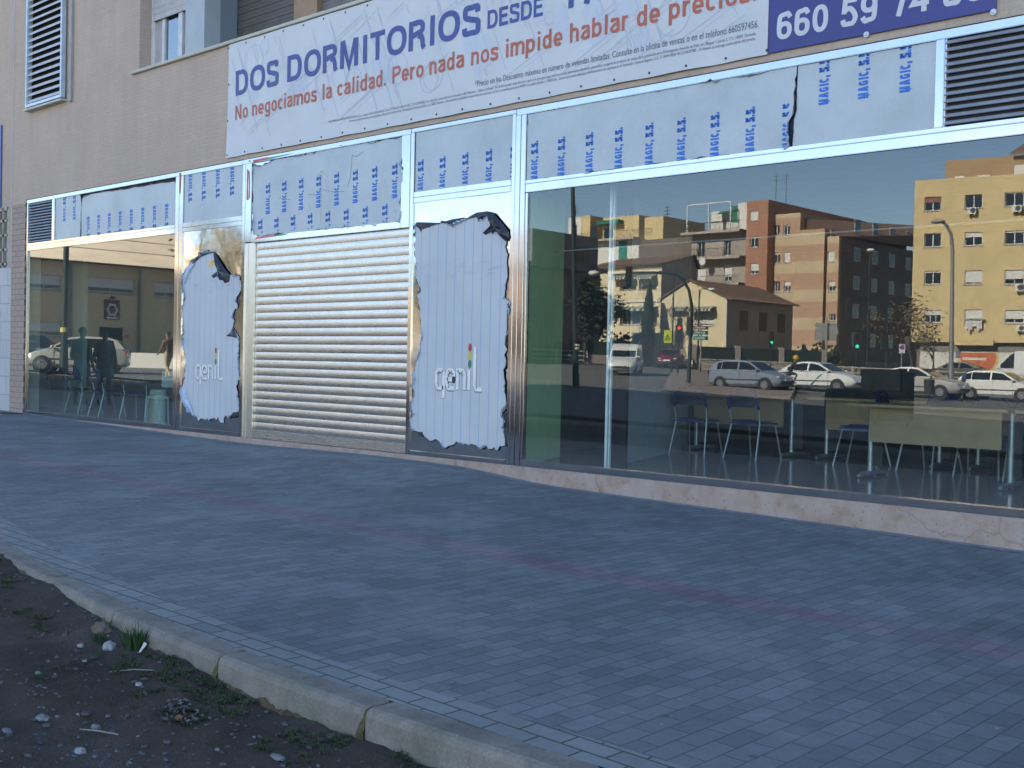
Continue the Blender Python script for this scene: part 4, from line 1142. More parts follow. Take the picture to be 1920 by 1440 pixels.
M_MOSS = mat('moss', (0.085, 0.078, 0.028), 0.95, var=0.4, scale=30, bmp=0.6, bscale=90)
tag(moss.build('moss', M_MOSS, None), 'olive moss grown in the joints between the kerb stones', 'moss', kind='stuff')

def dirt_mat():
    m, n, l, b = new_mat('dirt_ground')
    v = vec_node(n, l, 'world')
    f = noise(n, l, v, 1.6, 8, 0.65)
    dark = ramp(n, l, f, [(0.3, (0.05, 0.039, 0.03)), (0.52, (0.084, 0.067, 0.054)), (0.72, (0.122, 0.104, 0.09))])
    pale = ramp(n, l, f, [(0.3, (0.17, 0.14, 0.1)), (0.7, (0.3, 0.25, 0.18))])
    sp = n.new('ShaderNodeSeparateXYZ'); l.new(v, sp.inputs[0])
    ad = n.new('ShaderNodeMath'); ad.operation = 'MULTIPLY_ADD'; ad.inputs[1].default_value = 2.2; l.new(noise(n, l, v, 0.6, 4), ad.inputs[0]); l.new(sp.outputs[1], ad.inputs[2])
    mr = n.new('ShaderNodeMapRange'); mr.inputs[1].default_value = -8.0; mr.inputs[2].default_value = -9.2
    l.new(ad.outputs[0], mr.inputs[0])
    c = mixc(n, l, mr.outputs[0], dark, pale)
    vo = n.new('ShaderNodeTexVoronoi'); vo.inputs['Scale'].default_value = 55; l.new(v, vo.inputs['Vector'])
    f3 = noise(n, l, v, 2.6, 3, 0.6)
    mk = n.new('ShaderNodeMath'); mk.operation = 'MULTIPLY'
    l.new(ramp(n, l, vo.outputs['Distance'], [(0.1, 1.0), (0.2, 0.0)]), mk.inputs[0]); l.new(ramp(n, l, f3, [(0.5, 0.0), (0.68, 0.6)]), mk.inputs[1])
    c = mixc(n, l, mk.outputs[0], c, (0.11, 0.11, 0.115))
    fg = noise(n, l, v, 3.2, 4, 0.7)
    l.new(c, b.inputs['Base Color']); b.inputs['Roughness'].default_value = 0.95
    b.inputs['Specular IOR Level'].default_value = 0.25
    f4 = noise(n, l, v, 45, 5, 0.7)
    bump(n, l, b, f4, 1.0, 0.03)
    return m
M_DIRT = dirt_mat()
def dirt_z(x, y):
    ky = kerb_s(x)
    base = gz(x, y) - drop(x)
    if y > ky + 0.05: return gz(x, y) - 0.32
    if -9.4 < y and -13 < x < 4:
        base += 0.04 * mnoise.noise((x * 1.3, y * 1.3, 0)) + 0.024 * mnoise.noise((x * 4, y * 4, 3)) + 0.012 * mnoise.noise((x * 13, y * 13, 5))
        base += 0.035 * math.exp(-((ky - y) / 0.22) ** 2)
        base -= 0.06 * math.exp(-(((y - ky) + 0.75 + 0.1 * sin(x)) / 0.12) ** 2) * smooth(-3.8, -5.2, x)      # wheel rut
    return base
def axis(dense0, dense1, step, lo, hi):
    a = [dense0 + step * i for i in range(int((dense1 - dense0) / step) + 1)]
    s = step; x = a[-1]
    while x < hi: s *= 1.28; x += s; a.append(x)
    s = step; x = a[0]
    while x > lo: s *= 1.28; x -= s; a.insert(0, x)
    return a
gxs = axis(-9.2, -1.2, 0.045, -3000, 3000); gys = axis(-8.8, -5.2, 0.045, -3000, 3000)
w = MB()
w.add([(x, y, dirt_z(x, y)) for y in gys for x in gxs], [(j * len(gxs) + i, j * len(gxs) + i + 1, (j + 1) * len(gxs) + i + 1, (j + 1) * len(gxs) + i) for j in range(len(gys) - 1) for i in range(len(gxs) - 1)])
structure(w.build('ground', M_DIRT, None, smooth=True))

def on_dirt(u, v):
    d = ray(u, v); t = 3.0
    for _ in range(40):
        P = CAM + d * t
        t = t * 0.5 + 0.5 * (dirt_z(P.x, P.y) - CAM.z) / d.z
    return CAM + d * t
# pebbles and crumbs, weeds
M_PEB = mat('pebbles', (0.085, 0.083, 0.085), 0.9, var=0.5, scale=25)
w = MB(); wl = MB(); rg = random.Random(5)
for i in range(2300):
    x = rg.uniform(-9, -1.2); y = kerb_s(x) - abs(rg.gauss(0, 1.0)) - 0.02
    if y < -8.8: continue
    dens = mnoise.noise((x * 0.9, y * 0.9, 9))
    if dens < -0.05 and rg.random() < 0.75: continue
    r = rg.choice((0.004, 0.005, 0.006, 0.008, 0.011)) * rg.uniform(0.7, 1.4)
    (w if rg.random() < 0.95 else wl).ball((x, y, dirt_z(x, y) + r * 0.25), r * rg.uniform(0.8, 1.8), r * rg.uniform(0.7, 1.5), r * 0.6, 6, 4, jit=0.2)
tag(w.build('gravel', M_PEB, None), 'small grey pebbles and crumbs strewn over the dark dirt', 'gravel', kind='stuff')
tag(wl.build('gravel', mat('pale_pebbles', (0.2, 0.2, 0.21), 0.9, var=0.3, scale=25), None), 'small pale crumbs of rubble strewn over the dark dirt', 'gravel', kind='stuff')
w = MB()
for i in range(1500):
    x = rg.uniform(-5.6, -2.2); y = rg.uniform(-8.7, -6.9)
    if mnoise.noise((x * 1.4, y * 1.4, 5)) < -0.1 and rg.random() < 0.8: continue
    r = rg.choice((0.003, 0.004, 0.005, 0.007)) * rg.uniform(0.7, 1.5)
    w.ball((x, y, dirt_z(x, y) + r * 0.2), r * rg.uniform(0.8, 2.2), r * rg.uniform(0.7, 1.5), r * 0.55, 6, 4, jit=0.25)
tag(w.build('gravel', mat('slate_pebbles', (0.13, 0.135, 0.145), 0.9, var=0.5, scale=30), None), 'grey gravel strewn over the dirt at the bottom left corner', 'gravel', kind='stuff')
def rock(u, v, sx, sy, sz, label, m, seed, name='stone'):
    P = on_dirt(u, v); q = random.Random(seed)
    bm = bmesh.new(); bmesh.ops.create_icosphere(bm, subdivisions=3, radius=1)
    a = q.uniform(0, 3)
    for vx in bm.verts:
        k = 1 + 0.35 * mnoise.noise(vx.co * 1.6 + Vector((seed, 0, 0))) + 0.1 * mnoise.noise(vx.co * 5)
        c = vx.co * k
        vx.co = Vector(((c.x * cos(a) - c.y * sin(a)) * sx, (c.x * sin(a) + c.y * cos(a)) * sy, c.z * sz + sz * 0.35))
    me = bpy.data.meshes.new(name); bm.to_mesh(me); bm.free(); me.materials.append(m)
    o = bpy.data.objects.new(name, me); COL.objects.link(o); o.location = P
    tag(o, label, 'stone')
M_ROCKW = mat('white_rubble', (0.3, 0.3, 0.3), 0.85, var=0.25, scale=20, bmp=0.4)
M_ROCKG = mat('grey_rubble', (0.17, 0.175, 0.18), 0.9, var=0.3, scale=20, bmp=0.4)
rock(204, 1216, 0.034, 0.03, 0.026, 'round pale grey stone beside the grass tuft at the kerb', M_ROCKW, 1)
rock(151, 1212, 0.022, 0.016, 0.01, 'small white chip left of the round pale stone', M_ROCKW, 2)
rock(260, 1284, 0.022, 0.016, 0.008, 'flat white chip lying below the grass tuft, out on the dirt', M_ROCKW, 3)
rock(80, 1348, 0.04, 0.024, 0.012, 'long flat pale stone on the dirt near the left picture edge', M_ROCKG, 4)
rock(150, 1411, 0.028, 0.02, 0.014, 'whitish lump of rubble at the bottom of the dirt patch', M_ROCKW, 5)
rock(12, 1372, 0.035, 0.016, 0.01, 'thin grey stone cut by the left picture edge', M_ROCKG, 6)
rock(72, 1263, 0.02, 0.012, 0.008, 'pale splinter of stone between the long flat stone and the rut', M_ROCKG, 7)
rock(190, 1184, 0.07, 0.04, 0.035, 'broken brown kerb lump with grass behind, half buried at the kerb', mat('brown_lump', (0.13, 0.1, 0.075), 0.95, var=0.3, scale=12, bmp=0.5), 8, 'rubble_lump')
rock(180, 1365, 0.025, 0.018, 0.012, 'small bluish stone above the whitish lump', M_ROCKG, 9)
rock(520, 1421, 0.04, 0.018, 0.01, 'flat double chip of pale stone on the dirt beside the weeds', M_ROCKG, 10)
P0, P1 = on_dirt(150, 1371), on_dirt(222, 1381)
w = MB(); w.tube([P0 + Vector((0, 0, 0.008)), (P0 + P1) / 2 + Vector((0, 0, 0.012)), P1 + Vector((0, 0, 0.008))], [0.003, 0.004, 0.003], 6)
tag(w.build('dry_stick', mat('dry_twig', (0.25, 0.22, 0.19), 0.9), None), 'thin pale stick lying on the dark dirt above the whitish lump', 'stick')
P0, P1 = on_dirt(205, 1263), on_dirt(290, 1260)
w = MB(); w.tube([P0 + Vector((0, 0, 0.008)), (P0 + P1) / 2 + Vector((0, 0.01, 0.014)), P1 + Vector((0, 0, 0.008))], [0.002, 0.003, 0.002], 6)
tag(w.build('dry_stick', mat('dry_twig', (0.25, 0.22, 0.19), 0.9), None), 'fine grey twig lying near the kerb below the grass tuft', 'stick')
# scrap of white paper and the clump of leaf litter
P = on_dirt(264, 1226); w = MB()
w.add([(P.x - 0.02, P.y, P.z + 0.004), (P.x + 0.012, P.y - 0.008, P.z + 0.012), (P.x + 0.024, P.y + 0.02, P.z + 0.05), (P.x - 0.004, P.y + 0.02, P.z + 0.055), (P.x - 0.02, P.y - 0.02, P.z + 0.003)], [(0, 1, 2, 3), (0, 4, 1)])
tag(w.build('paper_scrap', mat('paper', (0.55, 0.56, 0.58), 0.8), None, solid=1), 'torn white paper scrap leaning in the grass tuft', 'paper')
litter = thing('leaf_litter', 'crumpled clump of grey plastic and a rust-brown dead leaf on the dirt', 'litter', on_dirt(330, 1335)); LZ = litter.location.copy()
w = MB(); w2 = MB()
for i in range(46):
    a = rg.gauss(0, 0.075); b = rg.gauss(0, 0.04); s = rg.uniform(0.012, 0.03); z = dirt_z(LZ.x + a, LZ.y + b) + rg.uniform(0.006, 0.022)
    t = rg.uniform(0, 6); c, d = cos(t) * s, sin(t) * s * 0.5
    x, y = LZ.x + a, LZ.y + b
    w.add([(x - c, y - d, z), (x + d, y - c * .6, z + rg.uniform(0, .014)), (x + c, y + d, z + rg.uniform(0, .01)), (x - d, y + c * .6, z + rg.uniform(0, .014))], [(0, 1, 2), (0, 2, 3)])
w.build('plastic_shreds', mat('grey_plastic_shreds', (0.12, 0.108, 0.115), 0.6, var=0.4, scale=30), litter)
pl = on_dirt(335, 1353)
w2.grid(lambda a, b: (pl.x + 0.075 * (a - .5), pl.y + 0.035 * (b - .5) * sin(pi * a), pl.z + 0.012 + 0.012 * sin(6 * a) * b), 10, 5)
w2.build('dead_leaf', mat('rust_leaf', (0.2, 0.09, 0.04), 0.8, var=0.4, scale=40), litter)

def blades(w, x, y, z, n, h, spread, q):
    for i in range(n):
        a = q.uniform(0, 2 * pi); r = spread * sqrt(q.random()); hh = h * q.uniform(0.5, 1.1); lean = q.uniform(0.1, 0.7) * hh
        bx, by = x + r * cos(a), y + r * sin(a)
        dx, dy = cos(a + q.uniform(-.6, .6)) * lean, sin(a + q.uniform(-.6, .6)) * lean
        wd = 0.0028; px_, py_ = -sin(a) * wd, cos(a) * wd
        w.add([(bx - px_, by - py_, z), (bx + px_, by + py_, z), (bx + dx * .45 + px_ * .8, by + dy * .45 + py_ * .8, z + hh * .62), (bx + dx * .45 - px_ * .8, by + dy * .45 - py_ * .8, z + hh * .62), (bx + dx, by + dy, z + hh)], [(0, 1, 2, 3), (3, 2, 4)])
M_GRASS = mat('grass_green', (0.03, 0.07, 0.018), 0.7, var=0.35, scale=20)
P = on_dirt(256, 1212); w = MB()
blades(w, P.x, P.y, P.z - 0.01, 170, 0.125, 0.07, rg)
tag(w.build('grass_tuft', M_GRASS, None), 'bright green grass tuft growing against the kerb face', 'grass tuft')
P = on_dirt(188, 1200); w = MB(); blades(w, P.x, P.y, P.z - 0.01, 60, 0.05, 0.04, rg)
tag(w.build('grass_tuft', M_GRASS, None), 'short grass tuft on the broken lump at the kerb', 'grass tuft')
w = MB()
for i in range(900):
    x = rg.uniform(-9.0, -1.6); y = kerb_s(x) - abs(rg.gauss(0.02, 0.17)) - 0.03
    if mnoise.noise((x * 1.7, y * 1.7, 2)) < -0.05: continue
    blades(w, x, y, dirt_z(x, y) - 0.004, 7, 0.028, 0.028, rg)
    for k in range(5):                                             # flat rosette leaves
        a = rg.uniform(0, 6.28); s = rg.uniform(0.008, 0.02); z = dirt_z(x, y) + 0.006
        w.add([(x, y, z), (x + s * cos(a - .4), y + s * sin(a - .4), z + 0.006), (x + 1.7 * s * cos(a), y + 1.7 * s * sin(a), z + 0.003), (x + s * cos(a + .4), y + s * sin(a + .4), z + 0.006)], [(0, 1, 2, 3)])
tag(w.build('weeds', mat('weed_green', (0.045, 0.068, 0.024), 0.85, var=0.45, scale=14), None), 'low weeds and moss growing in the dirt along the kerb', 'weeds', kind='stuff')
# drain cover at the foot of the brick pier
P = F(33, 784); w = MB()
w.box(-21.3, -20.62, -0.42, -0.1, gz(-21, -0.25) - 0.01, gz(-21, -0.25) + 0.006)
tag(w.build('drain_cover', mat('iron', (0.03, 0.032, 0.035), 0.7), None), 'dark drain cover in the pavement at the foot of the brick pier', 'drain cover')

# ================================================================== INSIDE THE SHOPS
M_FLOOR = mat('black_polished_floor', (0.015, 0.017, 0.02), 0.12, var=0.25, scale=3)
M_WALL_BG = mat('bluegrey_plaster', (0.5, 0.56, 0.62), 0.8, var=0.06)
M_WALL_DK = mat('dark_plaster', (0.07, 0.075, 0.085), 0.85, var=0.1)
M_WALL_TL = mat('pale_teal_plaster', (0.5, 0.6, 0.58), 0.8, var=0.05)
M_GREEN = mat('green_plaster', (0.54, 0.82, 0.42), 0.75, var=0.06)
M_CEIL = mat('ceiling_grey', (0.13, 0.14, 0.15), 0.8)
def room(x0, x1, y1, back, left, right):
    w = MB(); w.box(x0, x1, 0.085, y1, -0.05, 0.006); w.build('shop_floor', M_FLOOR, bld)
    w = MB(); w.box(x0, x1, 0.085, y1, 3.05, 3.12); w.build('ceiling', M_CEIL, bld)
    w = MB(); w.box(x0, x1, y1, y1 + 0.1, 0.006, 3.05); w.build('shop_back_wall', back, bld)
    w = MB(); w.box(x0 - 0.1, x0, 0.085, y1, 0.0, 3.05); w.build('shop_side_wall', left, bld)
    w = MB(); w.box(x1, x1 + 0.1, 0.085, y1, 0.0, 3.05); w.build('shop_side_wall', right, bld)
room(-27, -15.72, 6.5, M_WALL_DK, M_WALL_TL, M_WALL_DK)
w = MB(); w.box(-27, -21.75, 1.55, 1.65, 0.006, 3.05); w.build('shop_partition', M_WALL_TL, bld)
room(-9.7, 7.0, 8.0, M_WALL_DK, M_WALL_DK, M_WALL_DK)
w = MB(); w.add([(-8.50, 0.11, 0.007), (-9.02, 1.3, 0.007), (-9.02, 1.3, 3.05), (-8.50, 0.11, 3.05), (-9.6, 0.11, 0.007), (-9.6, 1.3, 0.007), (-9.6, 1.3, 3.05), (-9.6, 0.11, 3.05)], [(0, 1, 2, 3), (4, 5, 6, 7), (0, 1, 5, 4), (1, 2, 6, 5), (2, 3, 7, 6), (3, 0, 4, 7)])
w.build('green_shop_wall', M_GREEN, bld)
w = MB(); w.add([(-7.95, 1.2, 0.007), (-9.03, 4.02, 0.007), (-9.03, 4.02, 3.05), (-7.95, 1.2, 3.05), (-8.1, 1.2, 0.007), (-9.18, 4.02, 0.007), (-9.18, 4.02, 3.05), (-8.1, 1.2, 3.05)], [(0, 1, 2, 3), (4, 5, 6, 7), (0, 1, 5, 4), (1, 2, 6, 5), (2, 3, 7, 6), (3, 0, 4, 7)])
w.build('shop_partition', M_WALL_BG, bld)
w = MB(); w.box(-7.655, -7.625, 0.44, 0.47, 0.007, 3.05); w.box(-7.605, -7.59, 0.44, 0.47, 0.007, 3.05)
w.build('partition_post', mat('white_post', (0.82, 0.86, 0.86), 0.35), bld)
w = MB(); w.box(-8.12, -7.92, 1.15, 1.195, 0.007, 3.05); w.build('partition_post', M_DARK, bld)
a, b = F(1050, 478, 0.4), F(1480, 425, 0.4)
w = MB(); w.box(-8.45, 6.9, 0.44, 0.47, 2.372, 2.386); w.build('interior_line_bar', mat('line_bar_grey', (0.13, 0.14, 0.15), 0.3), bld)  # thin bar added to draw a pale line behind the glass

M_BEECH = mat('beech_laminate', (0.36, 0.235, 0.115), 0.5, var=0.12, scale=5)
M_LEG = mat('silver_leg', (0.42, 0.46, 0.5), 0.35, 0.6)
M_SEAT = mat('blue_seat', (0.02, 0.035, 0.2), 0.6)
M_HOOP = mat('blue_hoop', (0.01, 0.018, 0.11), 0.4)
dk = thing('desk', '', 'desk', (0, 0, 0), group='desks inside the right shop')
w = MB(); w.box(-0.82, 0.82, -0.38, 0.38, 0.745, 0.775); w.build('desk_top', M_BEECH, dk, local=True, bevel=0.004)
w = MB(); w.box(-0.62, 0.72, -0.26, -0.242, 0.38, 0.742); w.build('modesty_panel', M_BEECH, dk, local=True)
for sx in (-0.68, 0.76):
    w = MB(); w.tube([(sx, -0.1, 0.04), (sx, -0.1, 0.744)], 0.03, 12); w.box(sx - 0.02, sx + 0.02, -0.1, 0.14, 0.1, 0.7)
    g = w.build('leg', M_LEG, dk, local=True, smooth=True)
    w = MB(); w.tube([(sx, -0.36, 0.026), (sx, -0.3, 0.036), (sx, 0.0, 0.045), (sx, 0.34, 0.028)], [0.018, 0.026, 0.03, 0.018], 10); w.build('foot', M_LEG, g, local=True, smooth=True)
desks = [(-4.8, 2.3, 0, 'beech desk nearest the right shop window, with a wide front panel'), (-3.1, 2.28, 0.02, 'beech desk at the right end of the front row behind the window'),
         (-8.1, 3.95, 0, 'beech desk in the second row behind the two blue-hooped chairs'), (-6.25, 4.1, 0, 'beech desk in the second row with a dark computer screen on it'), (-4.4, 4.2, 0, 'beech desk in the second row behind the desk with the wide front panel')]
for i, (x, y, a, lb) in enumerate(desks):
    o = dk if i == 0 else copy_tree(dk)
    o.location = (x, y, 0.006); o.rotation_euler.z = a; o['label'] = lb
ch = thing('chair', '', 'chair', (0, 0, 0), group='blue visitor chairs')
w = MB(); w.grid(lambda a, b: (0.44 * (a - .5) * (1 - 0.12 * b), 0.42 * (b - .5), 0.455 + 0.02 * ((2 * a - 1) ** 2)), 8, 8); w.grid(lambda a, b: (0.44 * (a - .5) * (1 - 0.12 * b), 0.42 * (b - .5), 0.425 + 0.01 * ((2 * a - 1) ** 2)), 8, 8)
w.box(-0.2, 0.2, -0.2, 0.2, 0.43, 0.45)
w.build('seat', M_SEAT, ch, local=True, smooth=True)
w = MB(); w.tube([(-0.225, -0.2, 0.62)] + [(-0.225 * cos(radians(t)), -0.235, 0.68 + 0.2 * sin(radians(t))) for t in range(0, 181, 15)] + [(0.225, -0.2, 0.62)], 0.018, 8)
w.build('back_hoop', M_HOOP, ch, local=True, smooth=True)
w = MB(); w.grid(lambda a, b: (0.40 * (a - .5) * (1 - 0.25 * b * b), -0.245 + 0.02 * (1 - (2 * a - 1) ** 2) * -1, 0.64 + 0.2 * b), 8, 6); w.build('backrest', mat('dark_blue_back', (0.012, 0.016, 0.05), 0.6), ch, local=True)
for s in (-1, 1):
    w = MB(); w.tube([(s * 0.225, -0.2, 0.63), (s * 0.215, -0.16, 0.44), (s * 0.25, -0.27, 0.0)], 0.011, 8); w.build('leg', M_LEG, ch, local=True, smooth=True)
    w = MB(); w.tube([(s * 0.2, -0.15, 0.425), (s * 0.2, 0.16, 0.425), (s * 0.235, 0.25, 0.0)], 0.011, 8); w.build('leg', M_LEG, ch, local=True, smooth=True)
chairs = [(-8.28, 3.12, 0.1, 'blue chair nearest the blue-grey partition in the right shop'), (-7.5, 3.2, -0.12, 'blue-hooped chair standing second from the blue-grey partition'),
          (-6.2, 3.45, 1.7, 'blue chair between the second-row desks'), (-5.35, 3.35, 2.9, 'blue chair behind the left end of the front desk'), (-4.7, 3.25, 3.2, 'blue chair behind the middle of the front desk'), (-4.2, 3.2, 3.4, 'blue chair behind the right end of the front desk'), (-3.2, 3.3, 3.0, 'blue chair behind the rightmost front desk'),
          (-21.55, 1.1, 0.3, 'leftmost chair inside the left shop window'), (-20.62, 1.05, 0.05, 'second chair from the left inside the left shop window'), (-19.62, 1.0, -0.1, 'third chair from the left inside the left shop window'), (-18.35, 0.95, 0.5, 'fourth chair from the left inside the left shop window')]
for i, (x, y, a, lb) in enumerate(chairs):
    o = ch if i == 0 else copy_tree(ch)
    o.location = (x, y, 0.006); o.rotation_euler.z = a; o['label'] = lb
    if x < -15: o['group'] = 'chairs in the left shop'
t = thing('monitor', 'dark computer screen standing on a second-row desk', 'computer screen', (-6.3, 4.15, 0.781))
w = MB(); w.box(-0.25, 0.25, -0.03, 0.03, 0.1, 0.45); w.build('screen', mat('black_plastic', (0.015, 0.015, 0.017), 0.4), t, local=True, bevel=0.008)
w = MB(); w.box(-0.12, 0.12, -0.09, 0.09, 0, 0.015); w.tube([(0, 0, 0.015), (0, 0, 0.12)], 0.025, 8); w.build('stand', mat('black_plastic', (0.015, 0.015, 0.017), 0.4), t, local=True)
# white chair wrapped in clear plastic beside the door
M_GREYW = mat('dull_white_plastic', (0.36, 0.37, 0.36), 0.5)
t = thing('wrapped_chair', 'white chair wrapped in thin plastic just inside the left shop window', 'chair', (-17.0, 0.62, 0.006), 0.5)
w = MB(); w.box(-0.2, 0.2, -0.2, 0.2, 0.42, 0.46); w.build('seat', M_GREYW, t, local=True, bevel=0.01)
w = MB(); w.box(-0.17, 0.17, 0.18, 0.21, 0.6, 0.86); w.build('backrest', M_GREYW, t, local=True, bevel=0.01)
for sx in (-1, 1):
    for sy in (-1, 1):
        w = MB(); w.tube([(sx * .18, sy * .18, 0.43), (sx * .21, sy * .21, 0)], 0.014, 8); w.build('leg', M_GREYW, t, local=True)
w = MB(); w.grid(lambda a, b: (0.3 * cos(2 * pi * a) * (1 - .25 * b), 0.3 * sin(2 * pi * a) * (1 - .25 * b), 0.02 + 0.55 * b), 16, 6)
w.build('plastic_wrap', glass_mat('wrap_plastic', (0.75, 0.8, 0.8), 0.12, 0.25), t, local=True, smooth=True)

# ================================================================== PEOPLE
def person(label, loc, rotz, J, top, trousers, skin=(0.3, 0.17, 0.11), hair=(0.02, 0.015, 0.012), shoes=(0.03, 0.03, 0.03), sleeves=True, scale=1.0, helmet=None, jacket=None):
    """one skinned body with jointed limbs; J gives knees, ankles, elbows and wrists in local metres, +y is forward"""
    root = thing('person', label, 'person', loc, rotz)
    pel = Vector(J.get('pelvis', (0, 0, 0.95))); che = Vector(J.get('chest', (pel.x, pel.y, pel.z + 0.42)))
    up = (che - pel).normalized()
    nk = che + up * 0.13 + Vector(J.get('neckoff', (0, 0.0, 0))); hd = nk + Vector(J.get('head', (0, 0.02, 0.15)))
    V = []; E = []; R = []
    def add(p, r, par=None):
        V.append(Vector(p) * scale); R.append(r if isinstance(r, tuple) else (r, r))
        if par is not None: E.append((par, len(V) - 1))
        return len(V) - 1
    a0 = add(pel, (0.15, 0.115)); a1 = add(pel.lerp(che, 0.5), (0.135, 0.1), a0); a2 = add(che, (0.155, 0.11), a1); a3 = add(nk - up * 0.03, 0.06, a2); a4 = add(nk + up * 0.03, 0.05, a3)
    h0 = add(hd - Vector((0, 0.0, 0.06)), (0.062, 0.07), a4); h1 = add(hd, (0.075, 0.09), h0); h2 = add(hd + Vector((0, -0.005, 0.07)), (0.07, 0.085), h1); h3 = add(hd + Vector((0, -0.01, 0.115)), 0.04, h2)
    fwd = Vector((0, 1, 0))
    add(hd + fwd * 0.105 + Vector((0, 0, -0.005)), 0.012, h1)      # nose
    for s in (-1, 1): add(hd + Vector((s * 0.082, -0.005, 0)), 0.014, h1)    # ears
    for s, k in ((-1, 'L'), (1, 'R')):
        sh = add(che + Vector((s * 0.18, 0, 0.05)), 0.062, a2); el = add(J['elbow' + k], 0.045, sh); wr = add(J['wrist' + k], 0.03, el)
        d = (Vector(J['wrist' + k]) - Vector(J['elbow' + k])).normalized()
        side = d.cross(Vector((0, 0, 1))); side = side.normalized() if side.length > 0.1 else Vector((0, 1, 0))
        W = Vector(J['wrist' + k]); pm = add(W + d * 0.05, (0.036, 0.018), wr)
        for q, (o, ln) in enumerate(((-0.028, 0.062), (-0.010, 0.07), (0.010, 0.066), (0.027, 0.05))):
            f1 = add(W + d * 0.095 + side * o, 0.0085, pm); add(W + d * (0.095 + ln * 0.75) + side * o * 1.05 + Vector((0, 0, -0.014)), 0.007, f1)
        add(W + d * 0.06 + side * -0.055 + Vector((0, 0, -0.005)), 0.009, pm)
        hp = add(pel + Vector((s * 0.09, 0, -0.05)), 0.095, a0); kn = add(J['knee' + k], 0.062, hp); an = add(J['ankle' + k], 0.042, kn)
        A = Vector(J['ankle' + k]); to = Vector(J.get('toe' + k, (A.x, A.y + 0.16, max(0.03, A.z - 0.05))))
        hl = add(A + Vector((0, 0, -0.045)), 0.04, an); add(to, 0.035, hl)
    me = bpy.data.meshes.new('body'); me.from_pydata(V, E, [])
    o = bpy.data.objects.new('body', me); COL.objects.link(o)
    md = o.modifiers.new('skin', 'SKIN'); md.use_smooth_shade = True
    sv = me.skin_vertices[0].data
    for i, r in enumerate(R): sv[i].radius = (r[0] * scale, r[1] * scale)
    sv[0].use_root = True
    sd = o.modifiers.new('sub', 'SUBSURF'); sd.levels = 1; sd.render_levels = 1
    dg = bpy.context.evaluated_depsgraph_get(); dg.update()
    m2 = bpy.data.meshes.new_from_object(o.evaluated_get(dg))
    bpy.data.objects.remove(o); bpy.data.meshes.remove(me)
    o = bpy.data.objects.new('body', m2); COL.objects.link(o); o.parent = root
    nm = 'cloth_%02d' % len(bpy.data.materials)
    m2.materials.clear()
    for m in (mat(nm + 'skin', skin, 0.6), mat(nm + 'top', top, 0.85, bmp=0.3), mat(nm + 'trousers', trousers, 0.85, bmp=0.3), mat(nm + 'shoes', shoes, 0.6)): m2.materials.append(m)
    segs = []
    for a, b in E:
        k = 1
        if b >= h0 or a >= h0: k = 0
        segs.append((V[a], V[b], a, b))
    kind = {}
    pelz = pel.z * scale
    def near(p):
        best = 1e9; bi = 0
        for i, (A, B, a, b) in enumerate(segs):
            d = B - A; t = max(0, min(1, (p - A).dot(d) / max(d.length_squared, 1e-9))); q = (A + d * t - p).length
            if q < best: best = q; bi = i; bt = t
        return segs[bi], bt
    per = 14   # verts added per side after the head block
    first = h3 + 4
    for poly in m2.polygons:
        (A, B, a, b), t = near(poly.center)
        if b >= first:
            loc_i = (b - first) % (3 + 1 + 8 + 1 + 5)
            if loc_i <= 1: k = 1
            elif loc_i == 2: k = 1 if t < 0.85 else 0
            elif loc_i <= 12: k = 0
            elif loc_i <= 15: k = 2
            else: k = 3
        elif b <= a2: k = 1 if (poly.center.z > (pelz + 0.0) or b == a2) else 2
        elif b == a3: k = 1
        else: k = 0
        poly.material_index = k
        poly.use_smooth = True
    # hair or helmet
    w = MB(); c = hd * scale
    if helmet:
        w.ball((c.x, c.y, c.z + 0.03), 0.135 * scale, 0.15 * scale, 0.14 * scale, 16, 10); w.build('helmet', mat('helmet_' + nm, helmet, 0.35), root, local=True, smooth=True)
    else:
        w.grid(lambda a, b: (c.x + 0.088 * scale * sin(pi * (0.02 + 0.6 * b * (0.55 + 0.45 * (1 - cos(2 * pi * a + pi)) / 2 * 1.0 if True else 1))) * sin(2 * pi * a),
                             c.y - 0.012 - 0.102 * scale * sin(pi * (0.02 + 0.6 * b * (0.55 + 0.45 * (1 + cos(2 * pi * a)) / 2))) * cos(2 * pi * a),
                             c.z + 0.03 + 0.105 * scale * cos(pi * (0.02 + 0.6 * b * (0.55 + 0.45 * (1 + cos(2 * pi * a)) / 2)))), 20, 8)
        w.build('hair', mat('hair_' + nm, hair, 0.7, var=0.3, scale=40), root, local=True, smooth=True)
    if jacket:
        w = MB(); cc = che * scale
        prof_ = [(0.16, 0.06), (0.12, 0.16), (0.04, 0.205), (-0.15, 0.2), (-0.32, 0.175), (-0.48, 0.195), (-0.68, 0.215), (-0.7, 0.18)]
        w.grid(lambda a, b: (cc.x + prof_[round(b * 7)][1] * scale * cos(2 * pi * a), cc.y + prof_[round(b * 7)][1] * 0.68 * scale * sin(2 * pi * a), cc.z + prof_[round(b * 7)][0] * scale), 18, 7); w.build('coat', mat('coat_' + nm, jacket, 0.8, bmp=0.4), root, local=True, smooth=True)
    return root
stand = dict(pelvis=(0, 0, .93), chest=(0, .02, 1.36), kneeL=(-.1, .05, .5), ankleL=(-.11, .02, .09), kneeR=(.1, .03, .5), ankleR=(.12, -.03, .09), elbowL=(-.25, -.03, 1.1), wristL=(-.24, .1, .88), elbowR=(.25, .0, 1.1), wristR=(.2, .2, .98), head=(0, .03, .15))
